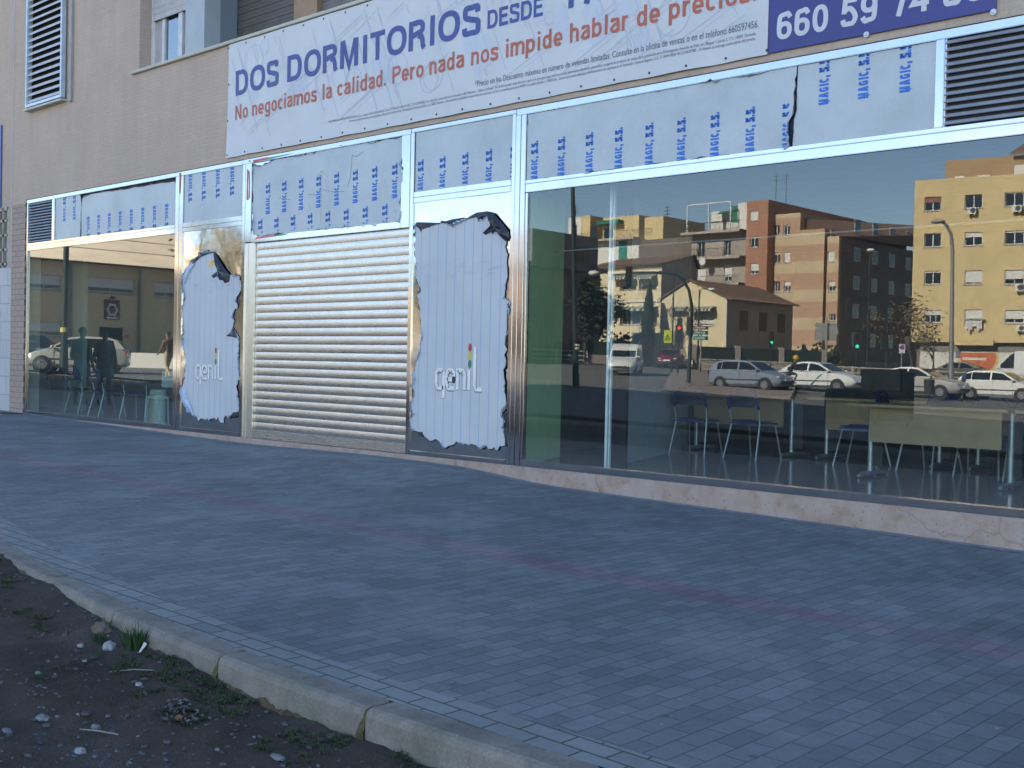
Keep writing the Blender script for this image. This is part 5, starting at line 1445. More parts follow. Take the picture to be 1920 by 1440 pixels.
for u_, d_, sc_, rz_, tp_, lb_ in ((152, 24.0, 0.93, 2.6, (0.09, 0.12, 0.13), 'person in a dark coat, mirrored standing left of the person in grey-blue'), (196, 24.4, 0.9, 2.2, (0.14, 0.175, 0.18), 'person in a grey-blue coat standing in the shade, mirrored at the silver car')):
    P = CAM + ray(u_, 690) * d_; P = Vector((P.x, 2 * GLASS_Y - P.y, 0)); P.z = gz(P.x, P.y)
    person(lb_, P, rz_, stand, tp_, (0.06, 0.065, 0.075), scale=sc_, jacket=tp_)
# ================================================================== ACROSS THE STREET (seen mirrored in the glass and metal)
def real(X, Y): return Vector((X, 2 * GLASS_Y - Y))
def mpos(u, d):
    P = CAM + ray(u, 690) * d
    return P.x, P.y
def same_y(u, Y):
    """point on the line of sight of column u at mirrored distance Y"""
    r = ray(u, 690); t = (Y - CAM.y) / r.y
    return CAM.x + r.x * t, Y
def row_z(u, v, X, Y):
    r = ray(u, v); t = ((X - CAM.x) * r.x + (Y - CAM.y) * r.y) / (r.x ** 2 + r.y ** 2)
    return CAM.z + r.z * t

def drape(name, x0, x1, ya, yb, m, nx, ny, dz):
    w = MB(); w.grid(lambda a, b: (x0 + (x1 - x0) * a, -(ya + (yb - ya) * b), gz(x0 + (x1 - x0) * a, -(ya + (yb - ya) * b)) + dz), nx, ny)
    return structure(w.build(name, m, None))
M_ASPH = mat('asphalt', (0.12, 0.113, 0.105), 0.9, var=0.2, scale=1.2, space='world', bmp=0.2)
M_FARPAVE = mat('pale_pavement', (0.22, 0.2, 0.185), 0.85, var=0.12, scale=2, space='world')
drape('road', -260, 60, 11.5, 67, M_ASPH, 120, 60, 0.06)
drape('far_pavement', -260, 60, 67.02, 71.5, M_FARPAVE, 120, 6, 0.19)
w = MB(); w.add([(x, -67.0, gz(x, -67) - 0.1 + dz) for x in range(-260, 61, 8) for dz in (0, 0.3)], [(2 * i, 2 * i + 2, 2 * i + 3, 2 * i + 1) for i in range(40)])
structure(w.build('far_kerb', M_KERB, None))
M_LANE = mat('road_paint', (0.6, 0.6, 0.58), 0.7, var=0.15, scale=4)
w = MB()
for k in range(24):
    x = -110 + 6 * k
    w.add([(x, -31.9, gz(x, -31.9) + .067), (x + 2.5, -31.9, gz(x + 2.5, -31.9) + .067), (x + 2.5, -32.05, gz(x + 2.5, -32.05) + .067), (x, -32.05, gz(x, -32.05) + .067)], [(0, 1, 2, 3)])
structure(w.build('road_markings', M_LANE, None))
# raised island with the signal posts
w = MB(); isl = []
for u, v in ((1236, 697), (1260, 692), (1300, 690), (1400, 693), (1500, 700), (1480, 714), (1400, 717), (1330, 720), (1270, 716), (1240, 705)):
    P = CAM + ray(u, v) * 40
    for _ in range(60):
        d = ray(u, v); t = (gz(P.x, -P.y) + 0.2 - CAM.z) / d.z
        t = min(max(t, 45), 78); P = CAM + d * t
    isl.append((P.x, -P.y))
zt = max(gz(x, y) for x, y in isl)
w.add([(x, y, gz(x, y) + 0.2) for x, y in isl] + [(x, y, gz(x, y) - 0.1) for x, y in isl], [tuple(range(len(isl)))] + [(i, (i + 1) % len(isl), len(isl) + (i + 1) % len(isl), len(isl) + i) for i in range(len(isl))])
structure(w.build('traffic_island', mat('pink_pavement', (0.25, 0.2, 0.175), 0.85, var=0.15, scale=2, space='world'), None))

class House:
    """a block of building: front along A->B in mirrored ground coordinates, local axes s (along the front), n (towards the shop), z (up)"""
    def __init__(h, name, label, A, B, cat='building', group=None):
        h.A, h.B = Vector(A), Vector(B)
        h.W = (h.B - h.A).length
        a, b = real(*A), real(*B)
        h.o = a; h.d = (b - a) / h.W
        h.n = Vector((-h.d.y, h.d.x))
        if h.n.y < 0: h.n = -h.n
        h.z0 = min(gz(a.x, a.y), gz(b.x, b.y)) - 0.3
        m = (a + b) / 2
        h.root = thing(name, label, cat, (m.x, m.y, h.z0 + 0.3), group=group)
    def T(h, p):
        q = h.o + h.d * p[0] + h.n * p[1]
        return (q.x, q.y, p[2])
    def px(h, u, v):
        r = ray(u, v); D = h.B - h.A
        # intersect the line of sight with the vertical front plane
        ex, ey = r.x, r.y; cx, cy = h.A.x - CAM.x, h.A.y - CAM.y
        det = ex * -D.y + D.x * ey
        t = (cx * -D.y + D.x * cy) / det
        s = (ex * cy - ey * cx) / det
        return s * h.W, CAM.z + r.z * t
    def rect(h, r):
        (s0, z1), (s1, _) = h.px(r[0], r[1]), h.px(r[2], r[1])
        _, z0 = h.px((r[0] + r[2]) / 2, r[3]); _, z1 = h.px((r[0] + r[2]) / 2, r[1])
        return s0, s1, z0, z1
    def mb(h): return MB(h.T)
    def wall_openings(h, m, s0, s1, z0, z1, rects, depth, rec=0.22, name='wall'):
        """front wall with window openings and their reveals, plus side, back and top"""
        w = h.mb()
        ss = sorted({s0, s1, *[min(max(q, s0), s1) for r in rects for q in r[:2]]}); zz = sorted({z0, z1, *[min(max(q, z0), z1) for r in rects for q in r[2:4]]})
        for a, b in zip(ss[:-1], ss[1:]):
            for c, d in zip(zz[:-1], zz[1:]):
                ms, mz = (a + b) / 2, (c + d) / 2
                if any(r[0] < ms < r[1] and r[2] < mz < r[3] for r in rects): continue
                w.quad((a, 0, c), (b, 0, c), (b, 0, d), (a, 0, d))
        for r in rects:
            a, b, c, d = r[:4]
            w.quad((a, 0, c), (a, -rec, c), (a, -rec, d), (a, 0, d)); w.quad((b, 0, c), (b, -rec, c), (b, -rec, d), (b, 0, d))
            w.quad((a, 0, c), (b, 0, c), (b, -rec, c), (a, -rec, c)); w.quad((a, 0, d), (b, 0, d), (b, -rec, d), (a, -rec, d))
        w.quad((s0, 0, z0), (s0, -depth, z0), (s0, -depth, z1), (s0, 0, z1)); w.quad((s1, 0, z0), (s1, -depth, z0), (s1, -depth, z1), (s1, 0, z1))
        w.quad((s0, -depth, z0), (s1, -depth, z0), (s1, -depth, z1), (s0, -depth, z1)); w.quad((s0, 0, z1), (s1, 0, z1), (s1, -depth, z1), (s0, -depth, z1))
        return w.build(name, m, h.root, weld=True)
    def window(h, r, blind=0.0, panes=2, rec=0.2, blind_m=None, frame_m=None, sill=True):
        a, b, c, d = r[:4]; t = 0.07; w = h.mb()
        w.box(a, a + t, -rec, -rec + 0.06, c, d); w.box(b - t, b, -rec, -rec + 0.06, c, d); w.box(a + t, b - t, -rec, -rec + 0.06, c, c + t); w.box(a + t, b - t, -rec, -rec + 0.06, d - t, d)
        for k in range(1, panes):
            s = a + (b - a) * k / panes; w.box(s - t / 2, s + t / 2, -rec, -rec + 0.05, c + t, d - t)
        f = w.build('window', frame_m or M_WFRAME, h.root)
        w = h.mb(); w.quad((a, -rec + 0.02, c), (b, -rec + 0.02, c), (b, -rec + 0.02, d), (a, -rec + 0.02, d)); w.build('pane', M_DPANE, f)
        if blind > 0:
            w = h.mb(); zb = d - (d - c) * blind; w.box(a + 0.03, b - 0.03, -rec + 0.06, -rec + 0.1, zb, d - 0.01); w.build('blind', blind_m or M_BLIND, f)
        if sill:
            w = h.mb(); w.box(a - 0.08, b + 0.08, -rec, 0.06, c - 0.06, c - 0.002); w.build('sill', M_SILL, f)
        return f
M_WFRAME = mat('white_window_frame', (0.66, 0.65, 0.62), 0.5, var=0.05)
M_DPANE = mat('dark_pane', (0.02, 0.024, 0.03), 0.08, var=0.3, scale=3)
M_BLIND = mat('ivory_blind', (0.62, 0.6, 0.55), 0.7, var=0.06)
M_RBLIND = mat('brick_red_blind', (0.25, 0.1, 0.07), 0.7)
M_SILL = mat('grey_sill', (0.3, 0.27, 0.23), 0.8)
M_YELLOW = mat('ochre_render', (0.6, 0.46, 0.235), 0.85, var=0.07, scale=0.6, space='world', bmp=0.1)
M_TAN = mat('tan_render', (0.36, 0.24, 0.13), 0.85, var=0.08, scale=0.6, space='world')
M_CREAM = mat('cream_render', (0.68, 0.57, 0.36), 0.85, var=0.06, scale=0.7, space='world', bmp=0.1)
M_REDB = brick_mat('red_brick', (0.37, 0.155, 0.085), (0.33, 0.14, 0.08), (0.4, 0.28, 0.2), 0.24, 0.07, 0.008, 'XZ0', var=0.08)
M_GREYR = mat('grey_render_and_shade', (0.36, 0.305, 0.255), 0.85, var=0.08, scale=0.6, space='world')  # also carries painted-in shade on the cream houses' flanks
M_BROWND = mat('brown_brick_and_shade', (0.16, 0.12, 0.095), 0.85, var=0.12, scale=0.8, space='world')  # dark brown; holds painted-in shade on the banded flank and left house
M_TILE = brick_mat('roof_tile', (0.2, 0.115, 0.07), (0.25, 0.15, 0.09), (0.1, 0.06, 0.04), 0.25, 0.4, 0.03, 'XY0', var=0.2)
M_WHITER = mat('white_render', (0.64, 0.62, 0.56), 0.85, var=0.06, scale=0.6, space='world')
M_IRON = mat('dark_iron', (0.03, 0.035, 0.035), 0.5, 0.3)
M_SLAB = mat('balcony_slab', (0.4, 0.34, 0.27), 0.8)
M_AC = mat('aircon_white', (0.62, 0.61, 0.57), 0.5)

q6 = lambda *l: [1400 + v / 3.429 if i % 2 == 0 else 280 + v / 3.429 for i, v in enumerate(l)]
q5 = lambda *l: [960 + v / 2.571 if i % 2 == 0 else 340 + v / 2.571 for i, v in enumerate(l)]
qa = lambda *l: [1040 + v / 4.364 if i % 2 == 0 else 360 + v / 4.364 for i, v in enumerate(l)]
ql = lambda *l: [40 + v / 4 if i % 2 == 0 else 440 + v / 4 for i, v in enumerate(l)]

# ---- ochre apartment block
h = House('apartment_block', 'ochre apartment block with air conditioners and a painted mural, mirrored at the right', mpos(1706, 94), mpos(1920, 89.5))
zt = h.px(*q6(1050, 203))[1]; zb = h.px(*q6(1068, 1238))[1]
wins = []
rows = [((305, 395), (290, 378), (275, 365)), ((540, 628), (532, 618), (522, 610)), ((780, 868), (778, 868), (775, 868)), ((1032, 1115), (1030, 1118), (1033, 1118))]
cols = [(1143, 1252), (1403, 1518), (1660, 1786)]
bl = [(0.4, 0, 0.08), (0, 0.38, 0.14), (0.15, 0.85, 0.62), (0.4, 0.66, 0.66)]
for ri, rw in enumerate(rows):
    for ci, (c0, c1) in enumerate(cols):
        wins.append((h.rect(q6(c0, rw[ci][0], c1, rw[ci][1])), bl[ri][ci], M_RBLIND if (ri, ci) in ((0, 0),) else M_BLIND, 3 if (ri, ci) == (3, 0) else 2))
    r = wins[-1][0]
    for k in (1, 2, 3): wins.append(((r[0] + 4.4 * k, r[1] + 4.4 * k, r[2], r[3]), 0.3 * k, M_BLIND, 2))
h.wall_openings(M_YELLOW, 0, h.W + 18, zb, zt, [x[0] for x in wins], 16)
for r, b, bm_, pn in wins: h.window(r, b, pn, blind_m=bm_)
s0 = h.px(*q6(1105, 1300))[0]
w = h.mb(); w.box(s0, h.W + 18, -6, -0.5, h.z0, zb - 0.002); w.build('ground_floor_wall', M_WHITER, h.root)
w = h.mb(); w.box(0.3, s0 - 0.05, -6, -0.9, h.z0, zb - 0.002); w.build('ground_floor_wall', M_BROWND, h.root)
a = h.rect(q6(1340, 1220, 1590, 1252)); w = h.mb(); w.box(a[0], a[1], -0.4, 0.25, a[2] - 0.1, a[3]); w.build('entrance_canopy', M_YELLOW, h.root)
w = h.mb(); w.box(s0, h.W + 18, -0.52, -0.46, zb - 0.75, zb - 0.01); w.build('overhang_shade_strip', mat('overhang_shade_grey', (0.2, 0.185, 0.16), 0.7), h.root)  # shade under the overhang, put in as a dark grey strip
# painted mural on the white wall
def disc_on(c, r, n, a0=0, a1=360): return [(c[0] + r * cos(radians(a0 + (a1 - a0) * k / n)), c[1] + r * sin(radians(a0 + (a1 - a0) * k / n))) for k in range(n)]
c = h.px(*q6(1482, 1335)); R_ = 1.35
w = h.mb(); w.prism(disc_on(c, R_ * 1.15, 28), -0.5, -0.49); w.build('mural', mat('mural_yellow', (0.62, 0.45, 0.2), 0.8), h.root)
w = h.mb(); w.prism(disc_on(c, R_, 28), -0.49, -0.48); w.build('mural', mat('mural_orange', (0.5, 0.13, 0.05), 0.8, var=0.25, scale=2), h.root)
w = h.mb(); w.box(c[0] - 1.3, c[0] + 1.35, -0.48, -0.474, c[1] + 0.35, c[1] + 0.5); w.box(c[0] - 1.2, c[0] + 0.6, -0.48, -0.474, c[1] - 0.25, c[1] - 0.05); w.build('mural', M_WHITER, h.root)
w = h.mb(); lt = h.px(*q6(1335, 1340))
text_into(w, 'SM', lt[0], lt[1], 2.6, 1.5, -0.485, weight=0.05, mirror=True); w.build('mural_lettering', mat('mural_ink', (0.16, 0.14, 0.2), 0.8, var=0.5, scale=4), h.root)
w = h.mb(); c = h.px(*q6(1215, 1350)); rq = random.Random(4)
for k in range(60):
    a = rq.uniform(0, pi); L = rq.uniform(0.5, 1.6); s1_, z1_ = c[0] + rq.uniform(-1.3, 1.3), c[1] + rq.uniform(-1.2, 0.6)
    dx, dz = cos(a) * L * .4, sin(a) * L * .4
    w.quad((s1_, -0.49, z1_), (s1_ + 0.04, -0.49, z1_), (s1_ + dx + 0.02, -0.49, z1_ + dz), (s1_ + dx, -0.49, z1_ + dz))
w.build('mural', mat('mural_grey_line', (0.12, 0.12, 0.11), 0.8), h.root)
for q in ((1425, 376, 1480, 418), (1710, 362, 1772, 404), (1732, 866, 1786, 914), (1736, 1132, 1790, 1170)):
    r = h.rect(q6(*q)); w = h.mb(); w.box(r[0], r[1], 0.1, 0.42, r[2], r[3]); w.box(r[0] + .1, r[0] + .15, 0, 0.4, r[2] - 0.12, r[2] - 0.02); w.box(r[1] - .15, r[1] - .1, 0, 0.4, r[2] - 0.12, r[2] - 0.02)
    f = w.build('air_conditioner', M_AC, h.root)
    w = h.mb(); cc = ((r[0] + r[1]) / 2 + 0.1, (r[2] + r[3]) / 2); w.prism(disc_on(cc, (r[3] - r[2]) * 0.4, 16), 0.42, 0.43); w.build('fan_grille', mat('fan_dark', (0.05, 0.05, 0.05), 0.6), f)
r = h.rect(q6(1410, 1095, 1525, 1118)); lz = r[3]
ln = h.mb(); rq = random.Random(9); s = r[0]
while s < r[1] - 0.1:
    wd = rq.uniform(0.12, 0.3); ln.box(s, min(s + wd, r[1]), 0.25, 0.27, lz - rq.uniform(0.5, 1.1), lz); s += wd + 0.03
ln.box(r[0] - 0.1, r[1] + 0.1, 0.0, 0.4, lz, lz + 0.03)
ln.build('laundry', mat('white_laundry', (0.62, 0.6, 0.58), 0.9, var=0.3, scale=5), h.root)
pz = h.px(*q6(1245, 88))[1]; ps = h.px(*q6(1238, 150))[0]
w = h.mb(); w.box(ps, h.W + 16, -14, -2.5, zt, pz + 0.6); w.build('penthouse', M_TAN, h.root)
w = h.mb(); w.box(ps + 5.3, ps + 8, -2.5, -2.3, zt, zt + 1.1); w.build('penthouse_wall', M_WHITER, h.root)
for q in ((1300, 168, 1362, 190), (1445, 160, 1530, 185)):
    r = h.rect(q6(*q)); w = h.mb(); w.box(r[0], r[1], -2.5, -2.46, zt + 0.1, r[3] + 0.3); w.build('penthouse_window', M_WFRAME, h.root)
w = h.mb(); zz = pz + 0.6
w.add([(ps + 5, -2.0, zz + 0.2), (h.W + 16, -2.0, zz + 0.2), (h.W + 16, -6, zz + 2.2), (ps + 6.5, -6, zz + 2.2), (ps + 5, -2.0, zz), (h.W + 16, -2.0, zz)], [(0, 1, 2, 3), (0, 1, 5, 4)]); w.build('tiled_roof', M_TILE, h.root)

# ---- banded beige and pink block, its dark flank receding
def banded():
    m, n, l, b = new_mat('banded_render')
    v = vec_node(n, l, 'world'); sp = n.new('ShaderNodeSeparateXYZ'); l.new(v, sp.inputs[0])
    ad = n.new('ShaderNodeMath'); ad.operation = 'ADD'; ad.inputs[1].default_value = 0.55; l.new(sp.outputs[2], ad.inputs[0])
    dv = n.new('ShaderNodeMath'); dv.operation = 'DIVIDE'; dv.inputs[1].default_value = 2.85; l.new(ad.outputs[0], dv.inputs[0])
    fr_ = n.new('ShaderNodeMath'); fr_.operation = 'FRACT'; l.new(dv.outputs[0], fr_.inputs[0])
    lt_ = n.new('ShaderNodeMath'); lt_.operation = 'LESS_THAN'; lt_.inputs[1].default_value = 0.42; l.new(fr_.outputs[0], lt_.inputs[0])
    f = noise(n, l, v, 0.7, 5)
    c_ = mixc(n, l, lt_.outputs[0], (0.44, 0.275, 0.18), (0.52, 0.4, 0.255))
    l.new(mixc(n, l, 1.0, c_, ramp(n, l, f, [(0.3, 0.92), (0.7, 1.06)]), 'MULTIPLY'), b.inputs['Base Color']); b.inputs['Roughness'].default_value = 0.85
    return m
M_BAND = banded()
YB2 = mpos(1567, 113)[1]
h = House('apartment_block', 'beige and pink banded apartment block with a dark flank, mirrored left of the ochre one', same_y(1433, YB2), same_y(1567, YB2))
zt = h.px(*q6(330, 408))[1]; zm = h.px(*q6(420, 515))[1]; z3 = h.px(*q6(540, 560))[1]
sA = h.px(*q6(345, 500))[0]; sB = h.px(*q6(500, 600))[0]; sC = h.px(*q6(520, 600))[0]
wl_ = [(h.rect(q6(*q)), b_) for q, b_ in (((172, 487, 212, 552), 0.0), ((238, 485, 279, 550), 0.12), ((176, 662, 215, 732), 0.2), ((240, 660, 281, 728), 0.95), ((177, 848, 215, 915), 0.0), ((242, 848, 283, 914), 0.45), ((254, 1048, 287, 1100), 0.3))]
h.wall_openings(M_BAND, 0, sA, h.z0, zt, [r for r, _ in wl_], 18)
h.wall_openings(M_BAND, sA + 0.002, sB, h.z0, zm, [], 18)
w = h.mb(); w.box(sB, sC, -18, -0.8, h.z0, zm); w.build('recess_wall', M_BROWND, h.root)
w2_ = [(h.rect(q6(*q)), b_) for q, b_ in (((522, 652, 566, 722), 0.92), ((527, 846, 570, 913), 0.5), ((531, 1058, 572, 1104), 0.1))]
h.wall_openings(M_BAND, sC, h.W, h.z0, z3, [r for r, _ in w2_], 0.5)
for r, b_ in wl_ + w2_: h.window(r, b_)
w = h.mb(); w.box(sC, h.W - 0.01, -30, -0.5, h.z0, z3 - 0.02); w.build('flank_wall', M_BROWND, h.root)  # side face's shade put into the wall colour
for k in range(6):
    for j in range(5):
        w = h.mb(); w.box(h.W - 0.01, h.W + 0.02, -4.5 - 4 * k, -3.2 - 4 * k, 3.6 + 2.85 * j, 5.0 + 2.85 * j); f = w.build('window', M_WFRAME, h.root)
        w = h.mb(); w.box(h.W + 0.02, h.W + 0.03, -4.4 - 4 * k, -3.3 - 4 * k, 3.7 + 2.85 * j, 4.9 + 2.85 * j); w.build('pane', M_DPANE, f)
w = h.mb(); zr = h.px(*q6(480, 428))[1]
w.add([(sA, -1.0, zm), (h.W + 0.3, -1.0, z3), (h.W + 0.3, -30, z3 + 0.6), (sA, -30, zr + 2.2), (sA, -1.0, zr), (h.W + 0.3, -24, z3 + 2.4)], [(0, 1, 4), (4, 1, 5), (4, 5, 3), (1, 2, 5)]); w.build('tiled_roof', M_TILE, h.root)
w = h.mb(); w.tube([(h.px(*q6(162, 500))[0], 0.06, h.z0), (h.px(*q6(162, 500))[0], 0.06, zt)], 0.06, 6); w.build('downpipe', M_IRON, h.root)

# ---- red brick tower
h = House('brick_tower', 'tall narrow red brick block of flats, mirrored left of the banded one', same_y(1393, YB2 - 1.2), same_y(1433, YB2 - 1.2))
zt = h.px(*q6(60, 330))[1]
tw = [(h.rect(q6(*q)), b_) for q, b_ in (((22, 396, 75, 460), 0.95), ((22, 562, 76, 630), 0.12), ((24, 732, 78, 802), 0.68), ((24, 900, 78, 965), 0.4))]
h.wall_openings(M_REDB, 0, h.W, h.z0, zt, [r for r, _ in tw], 22)
for r, b_ in tw: h.window(r, b_)
w = h.mb()
for sx in (1.0, 2.2): w.tube([(sx, -4, zt), (sx, -4, zt + 3.2)], 0.03, 5); w.box(sx - 0.5, sx + 0.5, -4.02, -3.98, zt + 2.6, zt + 2.63); w.box(sx - 0.35, sx + 0.35, -4.02, -3.98, zt + 3.0, zt + 3.03)
w.build('antenna', M_IRON, h.root)

# ---- grey flats with balconies and a roof terrace
h = House('apartment_block', 'grey flats with long balconies and a white roof terrace, mirrored left of the brick tower', same_y(1291, YB2), same_y(1393, YB2))
zt = h.px(*q5(850, 258))[1]
gw = [(h.rect(q5(*q)), b_) for q, b_ in (((893, 282, 930, 365), 0.0), ((1022, 276, 1056, 358), 0.0), ((893, 405, 934, 490), 0.97), ((1022, 400, 1060, 482), 0.72), ((893, 520, 934, 600), 0.6), ((1022, 520, 1060, 600), 0.6))]
h.wall_openings(M_GREYR, 0, h.W, h.z0, zt, [r for r, _ in gw], 14)
for r, b_ in gw: h.window(r, b_, sill=False)
def balcony(sl, za, zr_):
    w = h.mb(); w.box(sl, h.W + 0.0, 0.01, 1.3, za - 0.25, za); f = w.build('balcony', M_SLAB, h.root)
    w = h.mb(); w.box(sl, h.W, 1.24, 1.28, zr_ - 0.05, zr_); w.box(sl, h.W, 1.24, 1.28, za + 0.08, za + 0.11)
    k = int((h.W - sl) / 0.22)
    for i in range(k + 1): s = sl + (h.W - sl) * i / k; w.box(s - 0.012, s + 0.012, 1.25, 1.27, za, zr_)
    w.build('railing', M_IRON, f)
for (sx, ya, yr) in ((862, 376, 335), (880, 502, 466), (880, 610, 575)): balcony(h.px(*q5(sx, ya))[0], h.px(*q5(1000, ya - 8))[1], h.px(*q5(1000, yr - 8))[1])
balcony(-0.6, h.px(*q5(960, 246))[1], h.px(*q5(960, 205))[1])
r = h.rect(q5(912, 128, 1118, 246)); w = h.mb(); w.box(r[0], h.W, -6, -2.0, zt, r[3]); r2 = h.rect(q5(1075, 100, 1118, 246)); w.box(r2[0], h.W, -2.0, -0.6, zt, r2[3]); w.build('penthouse', M_WHITER, h.root)
r = h.rect(q5(960, 130, 1050, 152)); w = h.mb(); w.add([(r[0], -2, r[3]), (r[1], -2, r[3]), (r[1], -0.8, r[2]), (r[0], -0.8, r[2])], [(0, 1, 2, 3)])
r = h.rect(q5(1046, 115, 1075, 195)); w.box(r[0], r[1], -0.75, -0.65, r[2], r[3]); w.build('awning', mat('green_awning', (0.03, 0.15, 0.09), 0.8), h.root)
r = h.rect(q5(863, 112, 1072, 200)); w = h.mb()
for s in (r[0], (r[0] + r[1]) / 2, r[1]): w.box(s - 0.05, s + 0.05, 0.6, 0.7, zt, r[3])
w.box(r[0], r[1], 0.6, 0.7, r[3], r[3] + 0.1); w.build('pergola', M_WFRAME, h.root)
r = h.rect(q5(968, 172, 984, 228)); w = h.mb(); w.box(r[0], r[1], -2.0, -1.96, zt, r[3]); w.build('terrace_door', M_BROWND, h.root)
w = h.mb(); c = h.px(*q5(955, 392)); w.prism(disc_on(c, 0.4, 14), 1.4, 1.5); w.build('satellite_dish', M_AC, h.root)

# ---- far ochre penthouses
YB5 = 122.0
h = House('apartment_block', 'far ochre flats with boxy penthouses and a green awning, mirrored above the cream house', same_y(1040, YB5), same_y(1292, YB5))
zt = h.px(*q5(500, 278))[1]
h.wall_openings(M_WHITER, 0, h.px(*q5(612, 300))[0], h.z0, zt, [], 20)
h.wall_openings(M_BROWND, h.px(*q5(612, 300))[0], h.W + 6, h.z0, h.px(*q5(650, 282))[1], [], 20)
for (x0, y0, x1, mm) in ((240, 168, 303, M_WHITER), (305, 160, 345, M_YELLOW), (406, 163, 580, M_YELLOW), (608, 165, 698, M_YELLOW)):
    r = h.rect(q5(x0, y0, x1, 282)); w = h.mb(); w.box(r[0], r[1], -12, -1.6, zt - 0.5, r[3]); w.build('penthouse', mm, h.root)
r = h.rect(q5(402, 186, 505, 210)); w = h.mb(); w.box(r[0], r[1], -1.55, -0.3, r[2] + 0.2, r[3]); w.build('awning', mat('green_awning', (0.03, 0.15, 0.09), 0.8), h.root)
for q in ((415, 222, 455, 274), (262, 205, 280, 245), (350, 212, 376, 240)): r = h.rect(q5(*q)); w = h.mb(); w.box(r[0], r[1], -1.6, -1.5, zt, r[3]); w.build('window', M_DPANE, h.root)
r = h.rect(q5(516, 290, 556, 344)); w = h.mb(); w.box(r[0], r[1], 0, 0.05, r[2] - 1, r[3]); w.build('shutter', mat('teal_shutter', (0.03, 0.2, 0.16), 0.7), h.root)
w = h.mb(); w.box(0, h.px(*q5(612, 300))[0], 0.0, 1.3, zt - 0.3, zt); f = w.build('balcony', M_SLAB, h.root)
w = h.mb(); e = h.px(*q5(700, 300))[0]; w.box(0, e, 1.2, 1.25, zt + 0.95, zt + 1.0)
for i in range(90): s = e * i / 89; w.box(s - 0.012, s + 0.012, 1.2, 1.24, zt, zt + 0.95)
w.build('railing', M_IRON, f)
w = h.mb()
for uu, yy in ((650, 100), (205, 95), (480, 140)):
    s, z = h.px(*q5(uu, yy)); w.tube([(s, -5, zt), (s, -5, z)], 0.05, 5)
    for k in range(3): w.box(s - 0.7 + .1 * k, s + 0.7 - .1 * k, -5.03, -4.97, z - 1.2 + 0.5 * k, z - 1.14 + 0.5 * k)
w.build('antenna', M_IRON, h.root)

# ---- cream two-storey house
def awning(hh, r, out=0.9):
    w = hh.mb(); k = 14
    for i in range(k):
        a = r[0] + (r[1] - r[0]) * i / k; b = r[0] + (r[1] - r[0]) * (i + 1) / k
        w.add([(a, 0.02, r[3]), (b, 0.02, r[3]), (b, out, r[2]), (a, out, r[2]), (a, out, r[2] - 0.2), (b, out, r[2] - 0.2)], [(0, 1, 2, 3), (3, 2, 5, 4)], mi=i % 2)
    w.build('awning', [mat('awning_green', (0.035, 0.07, 0.055), 0.8), mat('awning_white', (0.5, 0.5, 0.44), 0.8)], hh.root)
YB6 = mpos(1236, 101)[1]
h = House('house', 'cream two-storey house with striped awnings and a tiled roof, mirrored behind the cypress', same_y(1105, YB6), same_y(1236, YB6))
zt = h.px(*q5(600, 408))[1]; zr = h.px(*q5(640, 338))[1]
hw = [h.rect(q5(*q)) for q in ((520, 470, 600, 522), (612, 466, 698, 520), (520, 620, 700, 690), (300, 470, 380, 540))]
h.wall_openings(M_CREAM, 0, h.W, h.z0, zt, hw, 5.6, rec=0.5)
for r in hw[:2] + hw[3:]: h.window(r, 0.65, 2, rec=0.45)
h.window(hw[2], 0.1, 4, rec=0.45)
awning(h, h.rect(q5(495, 452, 600, 466))); awning(h, h.rect(q5(610, 450, 700, 464))); awning(h, h.rect(q5(500, 602, 703, 616)))
w = h.mb(); w.box(h.px(*q5(480, 420))[0], h.W, 0.0, 0.35, h.px(*q5(600, 437))[1] - 0.1, h.px(*q5(600, 437))[1]); w.box(0, h.W, 0, 0.12, h.px(*q5(600, 575))[1] - 0.15, h.px(*q5(600, 575))[1]); w.build('cornice', M_WHITER, h.root)
w = h.mb(); w.add([(-0.3, 0.5, zt + 0.05), (h.W + 0.3, 0.5, zt + 0.05), (h.W + 0.3, -4.8, zr), (-0.3, -4.8, zr), (h.W + 0.3, -5.6, zt), (-0.3, -5.6, zt)], [(0, 1, 2, 3), (3, 2, 4, 5)])
for k in range(36): s = h.W * k / 35; w.tube([(s, 0.55, zt + 0.03), (s, 0.2, zt + 0.12)], 0.09, 6)
rf = w.build('tiled_roof', M_TILE, h.root)
w = h.mb(); w.add([(h.W, 0, zt), (h.W, -5.5, zt), (h.W, -4.8, zr - 0.05), (h.W - 0.2, 0, zt), (h.W - 0.2, -5.5, zt), (h.W - 0.2, -4.8, zr - 0.05)], [(0, 1, 2), (3, 4, 5), (0, 2, 5, 3), (1, 2, 5, 4)]); w.build('gable', M_GREYR, h.root)
w = h.mb(); w.box(h.W, h.W + 0.02, -5.6, 0, h.z0, zt); w.build('flank_wall', M_GREYR, h.root)  # flank and gable greyed to put their shade into the colour

# ---- gabled cream house
YB7 = mpos(1360, 92)[1]
h = House('house', 'small gabled cream house with a brown tiled roof, mirrored right of the cypress', same_y(1238, YB7), same_y(1359, YB7))
ze = h.px(*q5(1015, 557))[1]; sr, zr = h.px(*q5(858, 478))
hw = [h.rect(q5(*q)) for q in ((716, 622, 752, 700), (868, 618, 976, 696))]
h.wall_openings(M_CREAM, 0, h.W, h.z0, ze, hw, 10.5, rec=0.3)
w = h.mb(); w.add([(0, 0, ze), (h.W, 0, ze), (sr, 0, zr), (0, -10.5, ze), (h.W, -10.5, ze), (sr, -10.5, zr)], [(0, 1, 2), (3, 4, 5)]); w.build('gable', M_CREAM, h.root)
for r in hw: h.window(r, 0.9, 2, rec=0.25)
awning(h, h.rect(q5(866, 603, 985, 618))); awning(h, h.rect(q5(770, 603, 850, 616)), 0.7)
w = h.mb()
